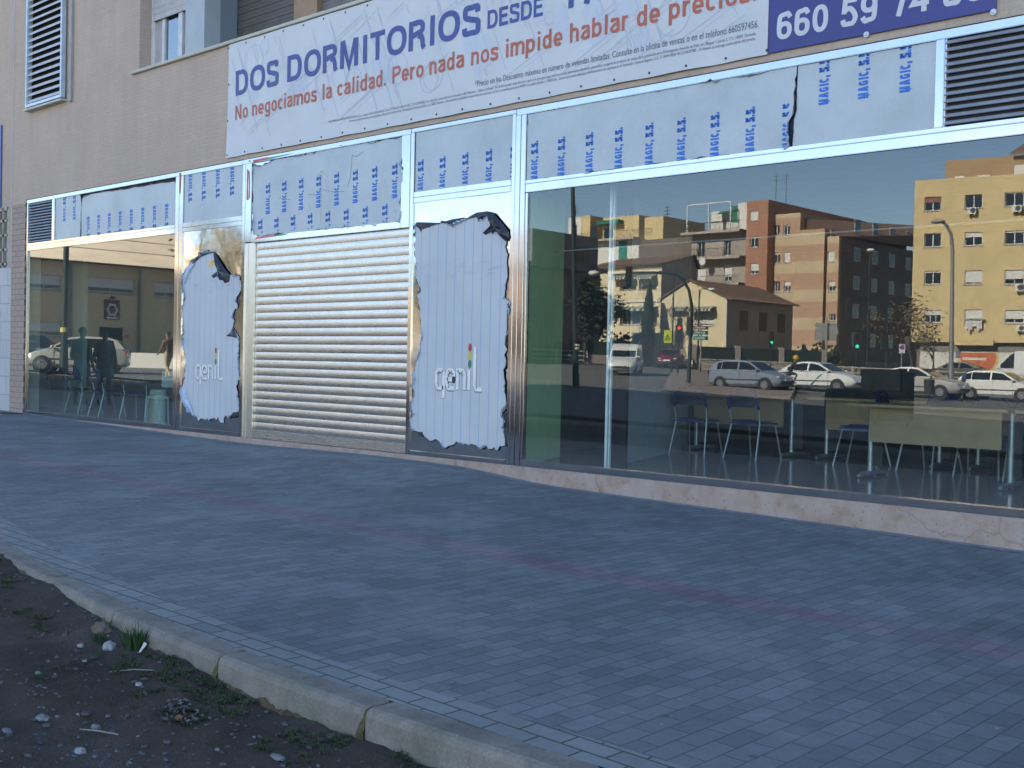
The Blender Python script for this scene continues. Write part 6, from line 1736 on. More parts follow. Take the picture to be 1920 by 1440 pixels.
w.add([(-0.25, 0.2, ze - 0.05), (sr, 0.2, zr + 0.1), (sr, -10.8, zr + 0.1), (-0.25, -10.8, ze - 0.05), (h.W + 0.6, 0.2, ze - 0.22), (h.W + 0.6, -10.8, ze - 0.22),
       (-0.25, 0.2, ze - 0.15), (sr, 0.2, zr), (h.W + 0.6, 0.2, ze - 0.32)], [(0, 1, 2, 3), (1, 4, 5, 2), (0, 1, 7, 6), (1, 4, 8, 7)])
for k in range(28): y_ = 0.1 - 10.6 * k / 27; w.tube([(h.W + 0.62, y_, ze - 0.2), (h.W + 0.3, y_, ze - 0.1)], 0.09, 6)
w.build('tiled_roof', M_TILE, h.root)
w = h.mb(); w.box(h.W, h.W + 0.02, -10.5, 0, h.z0, ze - 0.1); w.build('flank_wall', M_GREYR, h.root)  # side wall grey instead of cream, its shade put into the colour
for k in range(3): w = h.mb(); w.box(h.W + 0.02, h.W + 0.06, -3.2 - 3 * k, -2.0 - 3 * k, ze - 2.6, ze - 1.0); w.build('window', M_DPANE, h.root)
w = h.mb(); w.tube([(h.W + 0.1, 0.1, ze - 0.3), (h.W + 0.08, 0.1, ze - 0.8), (h.W + 0.08, 0.08, h.z0)], 0.07, 6); w.build('downpipe', M_WFRAME, h.root)

# ---- house at the left, its shade put into the brown wall colour, and a long beige building further left
YB8 = mpos(985, 85)[1]
h = House('house', 'brown house with painted-in shade and flat grey top storey, mirrored behind the tall dark post', same_y(860, YB8), same_y(985, YB8))
zt = CAM.z + ray(1050, 436).z * 88; zs = CAM.z + ray(1050, 505).z * 88
h.wall_openings(M_BROWND, 0, h.W, h.z0, zs, [], 8.6)
w = h.mb(); w.box(0, h.W + 0.4, -9, 0.4, zs, zs + 0.3); w.box(0, h.W - 0.3, -8.6, -0.8, zs + 0.3, zt); w.build('top_storey', mat('dull_grey_render', (0.2, 0.19, 0.185), 0.85, space='world'), h.root)
for n0, n1, z0_, z1_, xo in ((-4.6, -3.2, zs - 2.4, zs - 0.9, 0), (-7.4, -6.0, zs - 3.6, zs - 1.8, 0), (-1.8, -0.7, zs - 2.4, zs - 0.9, 0), (-4.6, -3.0, h.z0 + 0.6, h.z0 + 3.2, 0), (-5, -3.4, zs + 0.7, zs + 1.9, -0.3), (-7.6, -6, zs + 0.7, zs + 1.9, -0.3), (-2.6, -1.2, zs + 0.7, zs + 1.9, -0.3)):
    w = h.mb(); w.box(h.W + xo - 0.01, h.W + xo + 0.03, n0, n1, z0_, z1_); f = w.build('window', M_BROWND, h.root)
    w = h.mb(); w.box(h.W + xo + 0.03, h.W + xo + 0.04, n0 + .1, n1 - .1, z0_ + .1, z1_ - .1); w.build('pane', M_DPANE, f)

h = House('apartment_block', 'long beige block with balconies, mirrored in the shutter and doors', same_y(470, 66), same_y(925, 92))
zt = h.px(700, 535)[1]
lw_ = []
for k in range(16):
    for j in range(3):
        s = 3 + (h.W - 6) * k / 15; z = h.z0 + 4.4 + 2.9 * j
        if z + 1.4 < zt: lw_.append((s - 0.7, s + 0.7, z, z + 1.3))
h.wall_openings(M_CREAM, 0, h.W, h.z0, zt, lw_, 14)
for i, r in enumerate(lw_): h.window(r, (i * 0.37) % 1.0)
w = h.mb(); w.box(0, h.W, 0.02, 1.2, h.z0 + 3.3, h.z0 + 3.6); w.build('canopy', M_SLAB, h.root)

# ---- warehouse along the side street
A = (-62.0, 13.0); Bp = (-62.0, 36.0)
h = House('warehouse', 'tan warehouse with a corrugated roof and a crest, mirrored in the left window', A, Bp)
if h.n.x < 0: h.n = -h.n
ze = h.px(*ql(600, 225))[1]
M_WARE = mat('warehouse_render', (0.64, 0.5, 0.29), 0.85, var=0.08, scale=0.5, space='world')
hw = [h.rect(ql(*q)) for q in ((500, 330, 850, 435), (1000, 362, 1180, 470), (48, 300, 300, 408), (50, 650, 300, 760))]
dr = h.rect(ql(585, 695, 765, 960))
h.wall_openings(M_WARE, 0, h.W, h.z0, ze, hw + [dr], 20, rec=0.2)
for r in hw: h.window(r, 0.68, 2, rec=0.18)
w = h.mb(); w.box(dr[0], dr[1], -0.19, -0.12, dr[2], dr[3]); w.build('door', M_DARK, h.root)
w = h.mb()
for k in range(150):
    y0_ = -1.2 + (h.W + 2.4) * k / 150; st = (h.W + 2.4) / 150
    w.add([(y0_, 0.7, ze), (y0_ + st / 2, 0.7, ze + 0.09), (y0_ + st, 0.7, ze), (y0_, -9, ze + 3.1), (y0_ + st / 2, -9, ze + 3.19), (y0_ + st, -9, ze + 3.1)], [(0, 1, 4, 3), (1, 2, 5, 4)])
w.quad((-1.2, -9, ze + 3.1), (h.W + 1.2, -9, ze + 3.1), (h.W + 1.2, -19, ze), (-1.2, -19, ze))
for f_ in (0.33, 0.66):
    w.box(-1.2, h.W + 1.2, 0.7 - 9.7 * f_ - 0.02, 0.7 - 9.7 * f_ + 0.02, ze + 3.1 * f_ + 0.06, ze + 3.1 * f_ + 0.1)
w.build('corrugated_roof', mat('fibre_cement', (0.42, 0.35, 0.26), 0.9, var=0.12, scale=0.6, space='world'), h.root)
w = h.mb(); w.add([(h.W, 0, ze), (h.W, -20, ze), (h.W, -9, ze + 3.0), (0, 0, ze), (0, -20, ze), (0, -9, ze + 3.0)], [(0, 1, 2), (3, 4, 5)]); w.build('gable', M_WARE, h.root)
r = h.rect(ql(622, 490, 735, 637)); w = h.mb(); w.box(r[0], r[1], 0.01, 0.08, r[2], r[3]); cr_ = w.build('crest_panel', mat('crest_maroon', (0.12, 0.05, 0.045), 0.6), h.root)
w = h.mb(); cx, cz = (r[0] + r[1]) / 2, (r[2] + r[3]) / 2; a_ = (r[1] - r[0]) * 0.36; b_ = (r[3] - r[2]) * 0.33
for k in range(20):
    t0, t1 = 2 * pi * k / 20, 2 * pi * (k + 1) / 20
    rr0, rr1 = 1 + 0.16 * cos(6 * t0), 1 + 0.16 * cos(6 * t1)
    w.quad((cx + a_ * rr0 * cos(t0), 0.085, cz + b_ * rr0 * sin(t0)), (cx + a_ * rr1 * cos(t1), 0.085, cz + b_ * rr1 * sin(t1)), (cx + .66 * a_ * rr1 * cos(t1), 0.085, cz + .66 * b_ * rr1 * sin(t1)), (cx + .66 * a_ * rr0 * cos(t0), 0.085, cz + .66 * b_ * rr0 * sin(t0)))
w.box(r[0] + 0.1, r[1] - 0.1, 0.08, 0.086, r[2] + 0.05, r[2] + 0.14)
w.build('crest_scrollwork', mat('crest_white', (0.66, 0.64, 0.6), 0.6), cr_)
w = h.mb(); w.box(cx - a_ * .32, cx + a_ * .32, 0.08, 0.09, cz - b_ * .3, cz + b_ * .3); w.build('crest_centre', mat('crest_red', (0.35, 0.06, 0.05), 0.6), cr_)
for ux in (370, 885): s = h.px(*ql(ux, 400))[0]; w = h.mb(); w.tube([(s, 0.1, h.z0), (s, 0.1, ze - 0.1)], 0.09, 6); w.build('downpipe', mat('pipe_grey', (0.25, 0.22, 0.18), 0.6), h.root)
w = h.mb(); r = h.rect(ql(668, 465, 690, 480)); w.box(r[0], r[1], 0.0, 0.3, r[2], r[3]); w.build('wall_lamp', M_IRON, h.root)
w = h.mb(); r = h.rect(ql(780, 752, 800, 776)); w.box(r[0], r[1], 0.0, 0.1, r[2], r[3]); w.build('alarm_box', mat('alarm_red', (0.5, 0.05, 0.06), 0.5), h.root)
t = thing('low_wall', 'low pale wall behind the silver car, mirrored in the left window', 'wall', At(*ql(950, 1000), 53))
a, b = At(*ql(790, 1010), 53), At(*ql(1300, 1030), 53); w = MB()
w.add([(a.x, a.y, gz(a.x, a.y)), (b.x, b.y, gz(b.x, b.y)), (b.x, b.y, gz(b.x, b.y) + 0.75), (a.x, a.y, gz(a.x, a.y) + 0.75), (a.x - .3, a.y - .2, gz(a.x, a.y)), (b.x - .3, b.y - .2, gz(b.x, b.y)), (b.x - .3, b.y - .2, gz(b.x, b.y) + 0.75), (a.x - .3, a.y - .2, gz(a.x, a.y) + 0.75)], [(0, 1, 2, 3), (4, 5, 6, 7), (3, 2, 6, 7), (0, 3, 7, 4), (1, 2, 6, 5)])
w.build('wall', M_WHITER, t)

# ---- garden wall, gate pillar, railings
def run(name, label, cat, pts, builder):
    t = thing(name, label, cat, pts[0]); builder(t, pts); return t
def garden_wall(t, pts):
    a, b = pts; L = (b - a).length; w = MB(); w2 = MB(); d = (b - a) / L; k = int(L / 3.2)
    T = lambda p: (a.x + d.x * p[0] - d.y * p[1], a.y + d.y * p[0] + d.x * p[1], gz(a.x + d.x * p[0], a.y + d.y * p[0]) + p[2])
    w.T = T; w2.T = T
    w.box(0, L, -0.12, 0.12, -0.3, 0.7)
    for i in range(k + 1): s = L * i / k; w.box(s - 0.2, s + 0.2, -0.15, 0.15, 0.7, 1.9)
    w2.box(0, L, -0.05, 0.05, 0.7, 1.75)
    w.build('masonry', M_GREYR, t); w2.build('metal_panel', mat('dark_green_panel', (0.025, 0.04, 0.03), 0.6), t)
run('garden_wall', 'low garden wall with dark green panels, mirrored below the gabled house', 'wall', [At(1300, 660, 86), At(1545, 664, 88)], garden_wall)
run('garden_wall', 'garden wall with dark panels in front of the cream house, mirrored left of the brick gate pillar', 'wall', [At(985, 660, 88), At(1203, 660, 90)], garden_wall)
P = At(1211, 680, 88); t = thing('gate_pillar', 'red brick gate pillar, mirrored beside the white van', 'pillar', P)
w = MB(); zb_ = gz(P.x, P.y); w.box(P.x - 0.4, P.x + 0.4, P.y - 0.3, P.y + 0.3, zb_ - 0.2, zb_ + 2.0); w.build('shaft', M_REDB, t)
w = MB(); w.box(P.x - 0.46, P.x + 0.46, P.y - 0.36, P.y + 0.36, zb_ + 2.0, zb_ + 2.1); w.build('cap', M_SLAB, t)
def railing(t, pts):
    a, b = pts; L = (b - a).length; d = (b - a) / L; w = MB(); p = MB()
    T = lambda q: (a.x + d.x * q[0] - d.y * q[1], a.y + d.y * q[0] + d.x * q[1], gz(a.x + d.x * q[0], a.y + d.y * q[0]) + q[2]); w.T = T; p.T = T
    for z in (0.35, 0.68, 1.0): w.box(0, L, -0.03, 0.03, z, z + 0.07)
    k = max(2, int(L / 2.2))
    for i in range(k + 1): p.box(L * i / k - 0.06, L * i / k + 0.06, -0.06, 0.06, 0, 1.12)
    w.build('rails', M_RAIL, t); p.build('posts', M_RAIL, t)
M_RAIL = mat('railing_stone_grey', (0.42, 0.39, 0.33), 0.6)
run('railing', 'three-bar pale railing, mirrored behind the blue-grey hatchback', 'railing', [At(1312, 690, 75), At(1500, 692, 75)], railing)
run('railing', 'three-bar pale railing, mirrored between the taxi and the ochre block', 'railing', [At(1520, 700, 70), At(1920, 716, 68)], railing)
run('railing', 'three-bar pale railing, mirrored at the foot of the brown house with painted-in shade', 'railing', [At(985, 690, 84), At(1100, 690, 84)], railing)

# ---- poles, lamps, signals and signs
def base(u, v, d):
    P = At(u, v, d); return Vector((P.x, P.y, gz(P.x, P.y) + 0.05))
def view_right(): return Vector((CR.x, -CR.y, 0)).normalized()     # the picture's right, on the street side
VR = view_right()
VF = Vector((-CW.x, CW.y, 0)).normalized()                         # from the street towards the glass
def ztop(u, v, d): return At(u, v, d).z
M_POLE = mat('dark_green_pole', (0.022, 0.034, 0.032), 0.5, 0.3)
M_GALV = mat('galvanised_pole', (0.3, 0.29, 0.27), 0.5, 0.5)
def pole(label, u, vb, vt, d, r=0.06, m=None, arm=None, cat='street lamp', name='street_lamp', lean=0.0):
    b = base(u, vb, d); zt = ztop(u + lean, vt, d); t = thing(name, label, cat, b)
    top = Vector((b.x, b.y, zt)) + VR * (lean * d / FPX)
    w = MB(); w.tube([b, b + (top - b) * 0.2, top], [r * 1.5, r * 1.1, r * 0.8], 10); w.build('pole', m or M_POLE, t, smooth=True)
    return t, b, top
t, b, top = pole('tall dark post with a side lamp, mirrored left in the right window', 1080.6, 700, 335, 50, 0.11, lean=-15)
z = ztop(1075, 517, 50); c = b + (top - b) * ((z - b.z) / (top.z - b.z))
w = MB(); w.tube([c, c + VR * 0.35 + Vector((0, 0, 0.08)), c + VR * 0.8 + Vector((0, 0, 0.1))], 0.03, 8); w.build('arm', M_POLE, t)
w = MB(); hc = c + VR * 0.85 + Vector((0, 0, 0.12)); w.ball(hc, 0.28, 0.2, 0.13, 12, 8); w.build('lamp_head', mat('lamp_cover', (0.62, 0.62, 0.58), 0.35), t, smooth=True)
w = MB()
for vv in (649, 655): zz_ = ztop(1080, vv, 50); w.tube([Vector((b.x, b.y, zz_)), Vector((b.x, b.y, zz_ + 0.09))], 0.15, 10)
w.build('band', mat('pale_band', (0.6, 0.55, 0.35), 0.6), t)
t, b, top = pole('dark green post with a yellow band, mirrored in the left window beside the silver car', 119, 706, 440, 43.5, 0.12, cat='post', name='post', lean=2)
w = MB(); zz_ = ztop(119, 623, 43.5); w.tube([Vector((b.x, b.y, zz_)), Vector((b.x, b.y, zz_ + 0.18))], 0.14, 10); w.build('band', mat('yellow_band', (0.55, 0.48, 0.15), 0.6), t)
# curved lamp in front of the ochre block
b = base(1783, 730, 55); t = thing('street_lamp', 'tall curved grey street lamp, mirrored before the ochre block', 'street lamp', b)
pts = [Vector((b.x, b.y, b.z))] + [Vector((b.x, b.y, 0)) + VR * ((u_ - 1783) * 55 / FPX) + Vector((0, 0, ztop(u_, v_, 55))) for u_, v_ in ((1781, 600), (1779, 470), (1775, 440), (1767, 424), (1757, 416))]
w = MB(); w.tube(pts, [0.13, 0.1, 0.085, 0.08, 0.07, 0.06], 10); w.build('pole', M_GALV, t, smooth=True)
w = MB(); e = pts[-1]; w.ball(e - VR * 0.18, 0.36, 0.2, 0.11, 12, 8); w.build('lamp_head', mat('lamp_grey', (0.3, 0.27, 0.23), 0.5), t, smooth=True)
def lamp(label, u, vb, vt, d, du):
    t, b, top = pole(label, u, vb, vt, d, 0.055, m=M_IRON)
    e = top + VR * (du * d / FPX); w = MB(); w.tube([top - Vector((0, 0, 0.5)), top + VR * 0.15 + Vector((0, 0, 0.05)), e], 0.03, 8); w.build('arm', M_IRON, t)
    w = MB(); w.ball(e + Vector((0, 0, 0.03)), 0.3, 0.18, 0.13, 12, 8); w.build('lamp_head', mat('lamp_cover', (0.62, 0.62, 0.58), 0.35), t, smooth=True)
lamp('thin lamp post with a white head, mirrored before the gabled house', 1308, 692, 543, 80, 22)
lamp('thin lamp post with a pale head, mirrored before the dark flank of the banded block', 1625, 700, 470, 84, 1)
def signal_head(t, c, lit, s=1.0):
    w = MB(); T = lambda p: tuple(c + VR * p[0] + VF * p[1] + Vector((0, 0, p[2]))); w.T = T
    w.box(-0.17 * s, 0.17 * s, -0.12, 0.12, -0.5 * s, 0.5 * s); hd = w.build('signal_head', M_IRON, t)
    for k, (nm, col) in enumerate((('red', (0.9, 0.05, 0.04)), ('amber', (0.5, 0.3, 0.02)), ('green', (0.03, 0.75, 0.45)))):
        m_ = glow('signal_' + nm, col, 1.2) if nm == lit else mat('signal_off_' + nm, [v_ * 0.08 for v_ in col], 0.4)
        w = MB(T); z = 0.32 * s * (1 - k); w.prism([(0.11 * s * cos(2 * pi * i / 12), z + 0.11 * s * sin(2 * pi * i / 12)) for i in range(12)], 0.12, 0.15); w.build('lens', m_, hd)
b = base(1291, 714, 57); t = thing('traffic_light', 'dark traffic signal mast with a long curved arm, mirrored on the island', 'traffic light', b)
pts = [Vector((b.x, b.y, 0)) + VR * ((u_ - 1291) * 57 / FPX) + Vector((0, 0, ztop(u_, v_, 57))) for u_, v_ in ((1294, 575), (1288, 545), (1277, 525), (1262, 514), (1220, 511), (1175, 511))]
w = MB(); w.tube([b] + pts, [0.11, 0.08, 0.075, 0.07, 0.065, 0.055, 0.05], 10); w.build('mast', M_POLE, t, smooth=True)
signal_head(t, pts[-1] - Vector((0, 0, 0.2)), None); signal_head(t, Vector((b.x, b.y, ztop(1291, 612, 57))) + VR * 0.0, None, 0.9)
t, b, top = pole('traffic light showing red on a short post, mirrored beside the yellow sign', 1271, 694, 608, 70, 0.05, cat='traffic light', name='traffic_light')
signal_head(t, Vector((b.x, b.y, ztop(1271, 625, 70))), 'red', 1.0)
t, b, top = pole('traffic light showing green, mirrored above the blue-grey hatchback', 1445, 690, 628, 78, 0.05, cat='traffic light', name='traffic_light')
signal_head(t, Vector((b.x, b.y, ztop(1445, 634, 78))), 'green', 0.9)
t, b, top = pole('traffic light showing green, mirrored before the dark flank', 1605, 698, 625, 78, 0.05, cat='traffic light', name='traffic_light')
signal_head(t, Vector((b.x, b.y, ztop(1605, 640, 78))), 'green', 1.1)
b = base(1661, 712, 72); t = thing('traffic_light', 'dim curved signal mast before the dark flank of the banded block', 'traffic light', b)
pts = [Vector((b.x, b.y, 0)) + VR * ((u_ - 1661) * 72 / FPX) + Vector((0, 0, ztop(u_, v_, 72))) for u_, v_ in ((1661, 610), (1655, 588), (1640, 570), (1618, 560), (1588, 560))]
w = MB(); w.tube([b] + pts, [0.11, 0.08, 0.075, 0.07, 0.06, 0.05], 10); w.build('mast', M_POLE, t, smooth=True)
signal_head(t, pts[-1] - Vector((0, 0, 0.5)), None); signal_head(t, Vector((b.x, b.y, ztop(1661, 640, 72))) - VR * 0.2, None)
def plate(t, u0, v0, u1, v1, d, m, name='plate', off=0.08, thick=0.03):
    c = base((u0 + u1) / 2, 690, d); w = MB(); hw_ = (u1 - u0) * d / FPX / 2
    T = lambda p: tuple(Vector((c.x, c.y, 0)) + VR * p[0] + VF * p[1] + Vector((0, 0, p[2]))); w.T = T
    w.box(-hw_, hw_, off, off + thick, ztop(u0, v1, d), ztop(u0, v0, d)); w.build(name, m, t); return T, hw_
t, b, top = pole('fluorescent yellow triangle warning sign, mirrored right of the white van', 1259.5, 692, 499, 72, 0.05, cat='road sign', name='road_sign')
M_FLUO = mat('fluo_yellow', (0.62, 0.72, 0.03), 0.5, var=0.04)
T, hw_ = plate(t, 1243, 619, 1257.5, 643, 72, M_FLUO)
zc = ztop(1250, 632, 72)
w = MB(T); w.prism([(-0.2, zc - 0.2), (0.2, zc - 0.2), (0, zc + 0.2)], 0.112, 0.118); w.build('triangle', mat('sign_black', (0.02, 0.02, 0.02), 0.5), t)
w = MB(T); w.prism([(-0.13, zc - 0.16), (0.13, zc - 0.16), (0, zc + 0.1)], 0.119, 0.124); w.build('triangle_field', M_FLUO, t)
w = MB(T); w.box(-0.05, -0.01, 0.125, 0.129, zc - 0.14, zc - 0.01); w.box(0.01, 0.04, 0.125, 0.129, zc - 0.14, zc - 0.03); w.build('pictogram', mat('sign_black', (0.02, 0.02, 0.02), 0.5), t)
t, b, top = pole('stack of three direction signs, brown over teal, mirrored before the gabled house', 1313, 694, 609, 74, 0.05, m=M_GALV, cat='road sign', name='direction_sign')
for v0, v1, m_ in ((611, 617.5, mat('sign_brown', (0.3, 0.13, 0.1), 0.5)), (620, 627, mat('sign_teal', (0.03, 0.25, 0.25), 0.5)), (630, 637, mat('sign_teal', (0.03, 0.25, 0.25), 0.5))):
    T, hw_ = plate(t, 1298, v0, 1326, v1, 74, m_)
    z0_, z1_ = ztop(1298, v1, 74), ztop(1298, v0, 74); w = MB(T); w.box(-hw_ * .8, hw_ * .7, 0.112, 0.116, z0_ + (z1_ - z0_) * .38, z0_ + (z1_ - z0_) * .6); w.build('sign_text_bar', M_WHITE, t)
t, b, top = pole('grey backs of a stack of direction boards, mirrored above the taxi', 1548, 705, 598, 72, 0.06, m=M_GALV, cat='road sign', name='direction_sign')
for v0, v1, e in ((605, 613.5, 0), (614.5, 626, 3), (627, 638, 0)): plate(t, 1527, v0, 1567 + e, v1, 72, mat('sign_back_grey', (0.36, 0.36, 0.35), 0.5, 0.2), off=-0.1)
t, b, top = pole('white sign with a blue no parking disc, mirrored left of the ochre block', 1689.5, 705, 645, 72, 0.04, m=M_GALV, cat='road sign', name='road_sign')
T, hw_ = plate(t, 1684, 645, 1695, 662, 72, M_WHITE); zc = ztop(1690, 651.5, 72)
for r_, y_, m_ in ((0.15, 0.112, mat('sign_red', (0.5, 0.04, 0.05), 0.5)), (0.11, 0.118, mat('sign_blue', (0.03, 0.08, 0.4), 0.5))):
    w = MB(T); w.prism([(r_ * cos(2 * pi * k / 16), zc + r_ * sin(2 * pi * k / 16)) for k in range(16)], y_, y_ + 0.005); w.build('disc', m_, t)
w = MB(T); w.prism([(-0.1, zc + 0.075), (-0.075, zc + 0.1), (0.1, zc - 0.075), (0.075, zc - 0.1)], 0.124, 0.128); w.build('slash', mat('sign_red', (0.5, 0.04, 0.05), 0.5), t)

# ---- trees
def tree(label, u, vb, d, height, crown_r, crown_z, leaf_m, n_leaf, leaf, bark=None, name='tree', seed=1, stretch=1.0, depth=3, droop=0.2, branches=6):
    q = random.Random(seed); b = base(u, vb, d); t = thing(name, label, 'tree', b)
    bk = bark or mat('bark', (0.07, 0.055, 0.045), 0.9)
    w = MB(); tips = []
    def grow(p, dr, L, r, lev):
        pts = [p]; rs = [r]; dd = dr.copy()
        for k in range(4):
            dd = (dd + Vector((q.uniform(-.22, .22), q.uniform(-.22, .22), q.uniform(-.05, .15)))).normalized(); pts.append(pts[-1] + dd * L / 4); rs.append(r * (1 - 0.17 * (k + 1)))
        w.tube(pts, rs, 6 if lev else 8)
        if lev >= depth: tips.append(pts[-1]); return
        for k in range(branches if lev == 0 else 4):
            a = q.uniform(0, 2 * pi); sp = q.uniform(0.45, 0.9)
            nd = (dd * (1.1 - sp * .5) + Vector((cos(a) * sp, sin(a) * sp, q.uniform(-.1, .35)))).normalized()
            o = pts[-1] if k < 2 else pts[2].lerp(pts[4], q.random())
            grow(o, nd, L * q.uniform(0.5, 0.75), r * 0.42, lev + 1); tips.append(o)
    grow(b, Vector((0, 0, 1)), height * 0.45, max(0.05, height * 0.022), 0)
    w.build('trunk', bk, t, smooth=True)
    w = MB()
    for i in range(n_leaf):
        c = q.choice(tips) + Vector((q.gauss(0, crown_r * .22), q.gauss(0, crown_r * .22), q.gauss(0, crown_r * .22 * stretch)))
        a, e = q.uniform(0, 2 * pi), q.uniform(-1, 1); s = leaf * q.uniform(0.6, 1.3)
        x = Vector((cos(a), sin(a), e * .6)).normalized() * s; y = Vector((-sin(a) * .6, cos(a) * .6, q.uniform(-.6, .6))).normalized() * s * .6
        w.add([c - x, c + y, c + x, c - y], [(0, 1, 2, 3)])
    if n_leaf: w.build('crown', leaf_m, t)
    return t
M_OLIVE = mat('olive_leaves', (0.11, 0.1, 0.035), 0.8, var=0.5, scale=1.5, space='world')
M_LEAFD = mat('dark_leaves', (0.03, 0.048, 0.02), 0.8, var=0.5, scale=1.5, space='world')
M_LEAFB = mat('brown_leaves', (0.16, 0.11, 0.05), 0.8, var=0.4, scale=1.5, space='world')
tree('half bare tree with brownish leaves, mirrored against the left edge of the ochre block', 1712, 700, 86, 6.6, 2.2, 0, M_LEAFB, 900, 0.13, seed=3, stretch=1.2)
tree('small half bare tree with brown leaves, mirrored below the windows of the ochre block', 1748, 705, 84, 4.6, 1.5, 0, M_LEAFB, 450, 0.12, seed=5)
tree('bare winter tree with pink-brown twigs, mirrored before the gabled house', 1278, 692, 86, 5.6, 1.4, 0, M_LEAFB, 60, 0.08, bark=mat('twig_bark', (0.1, 0.06, 0.05), 0.9), seed=8, depth=4, branches=7)
tree('dark bushy tree, mirrored beside the tall dark post', 1097, 690, 84, 6.2, 2.0, 0, M_LEAFD, 2600, 0.22, seed=11, stretch=1.4)
tree('dark bushy tree, mirrored behind the thick white partition edge', 1120, 690, 92, 5.2, 1.5, 0, M_LEAFD, 1800, 0.22, seed=12)
tree('olive-yellow leafy tree, mirrored in the left steel door', 440, 690, 72, 8.6, 2.2, 0, M_OLIVE, 3000, 0.24, seed=13)
tree('olive leafy tree, mirrored in the right steel door', 840, 690, 80, 8.0, 3.0, 0, M_OLIVE, 3000, 0.26, seed=14)
# cypress
b = base(1212, 668, 93); t = thing('cypress', 'tall dark cypress, mirrored before the cream two-storey house', 'tree', b); q = random.Random(21)
hc = ztop(1216, 531, 93) - b.z; w = MB(); w.tube([b, b + Vector((0, 0, hc * .9))], [0.16, 0.03], 8); w.build('trunk', mat('bark', (0.07, 0.055, 0.045), 0.9), t)
w = MB()
for i in range(4200):
    zf = q.random(); rr_ = 0.72 * (sin(pi * min(1, 0.12 + zf * 0.9)) ** 0.7) * (1 - 0.55 * zf) * q.uniform(0.55, 1.12) * (1 + .25 * sin(zf * 23 + 3 * cos(i % 7)))
    a = q.uniform(0, 2 * pi); c = b + Vector((rr_ * cos(a) + 0.18 * zf, rr_ * sin(a), 0.3 + zf * (hc - 0.4)))
    s = q.uniform(0.08, 0.2); w.add([c + Vector((-s * .3 * sin(a), s * .3 * cos(a), 0)), c + Vector((s * .3 * sin(a), -s * .3 * cos(a), 0)), c + Vector((.1 * cos(a), .1 * sin(a), s * 1.8))], [(0, 1, 2)])
w.build('crown', M_LEAFD, t)
def hedge(label, u0, u1, v, d, hgt, seed):
    q = random.Random(seed); a, b = base(u0, v, d), base(u1, v, d); t = thing('hedge', label, 'hedge', (a + b) / 2)
    w = MB(); L = (b - a).length
    for i in range(int(L * 260)):
        f = q.random(); c = a.lerp(b, f) + Vector((q.gauss(0, .25), q.gauss(0, .25), 0)); c.z = gz(c.x, c.y) + q.random() ** .8 * hgt * (0.75 + 0.25 * sin(f * 23) * cos(f * 7)); s = q.uniform(.08, .2); an = q.uniform(0, 6.28)
        w.add([c + Vector((cos(an) * s, sin(an) * s, 0)), c + Vector((0, 0, s)), c - Vector((cos(an) * s, sin(an) * s, 0)), c + Vector((sin(an) * s, -cos(an) * s, -s))], [(0, 1, 2, 3)])
    w.build('foliage', M_LEAFD, t)
hedge('dark clipped hedge, mirrored at the foot of the cream two-storey house', 1142, 1200, 680, 94, 2.6, 31)
hedge('dark hedge, mirrored behind the garden wall below the banded block', 1500, 1570, 690, 90, 2.4, 32)

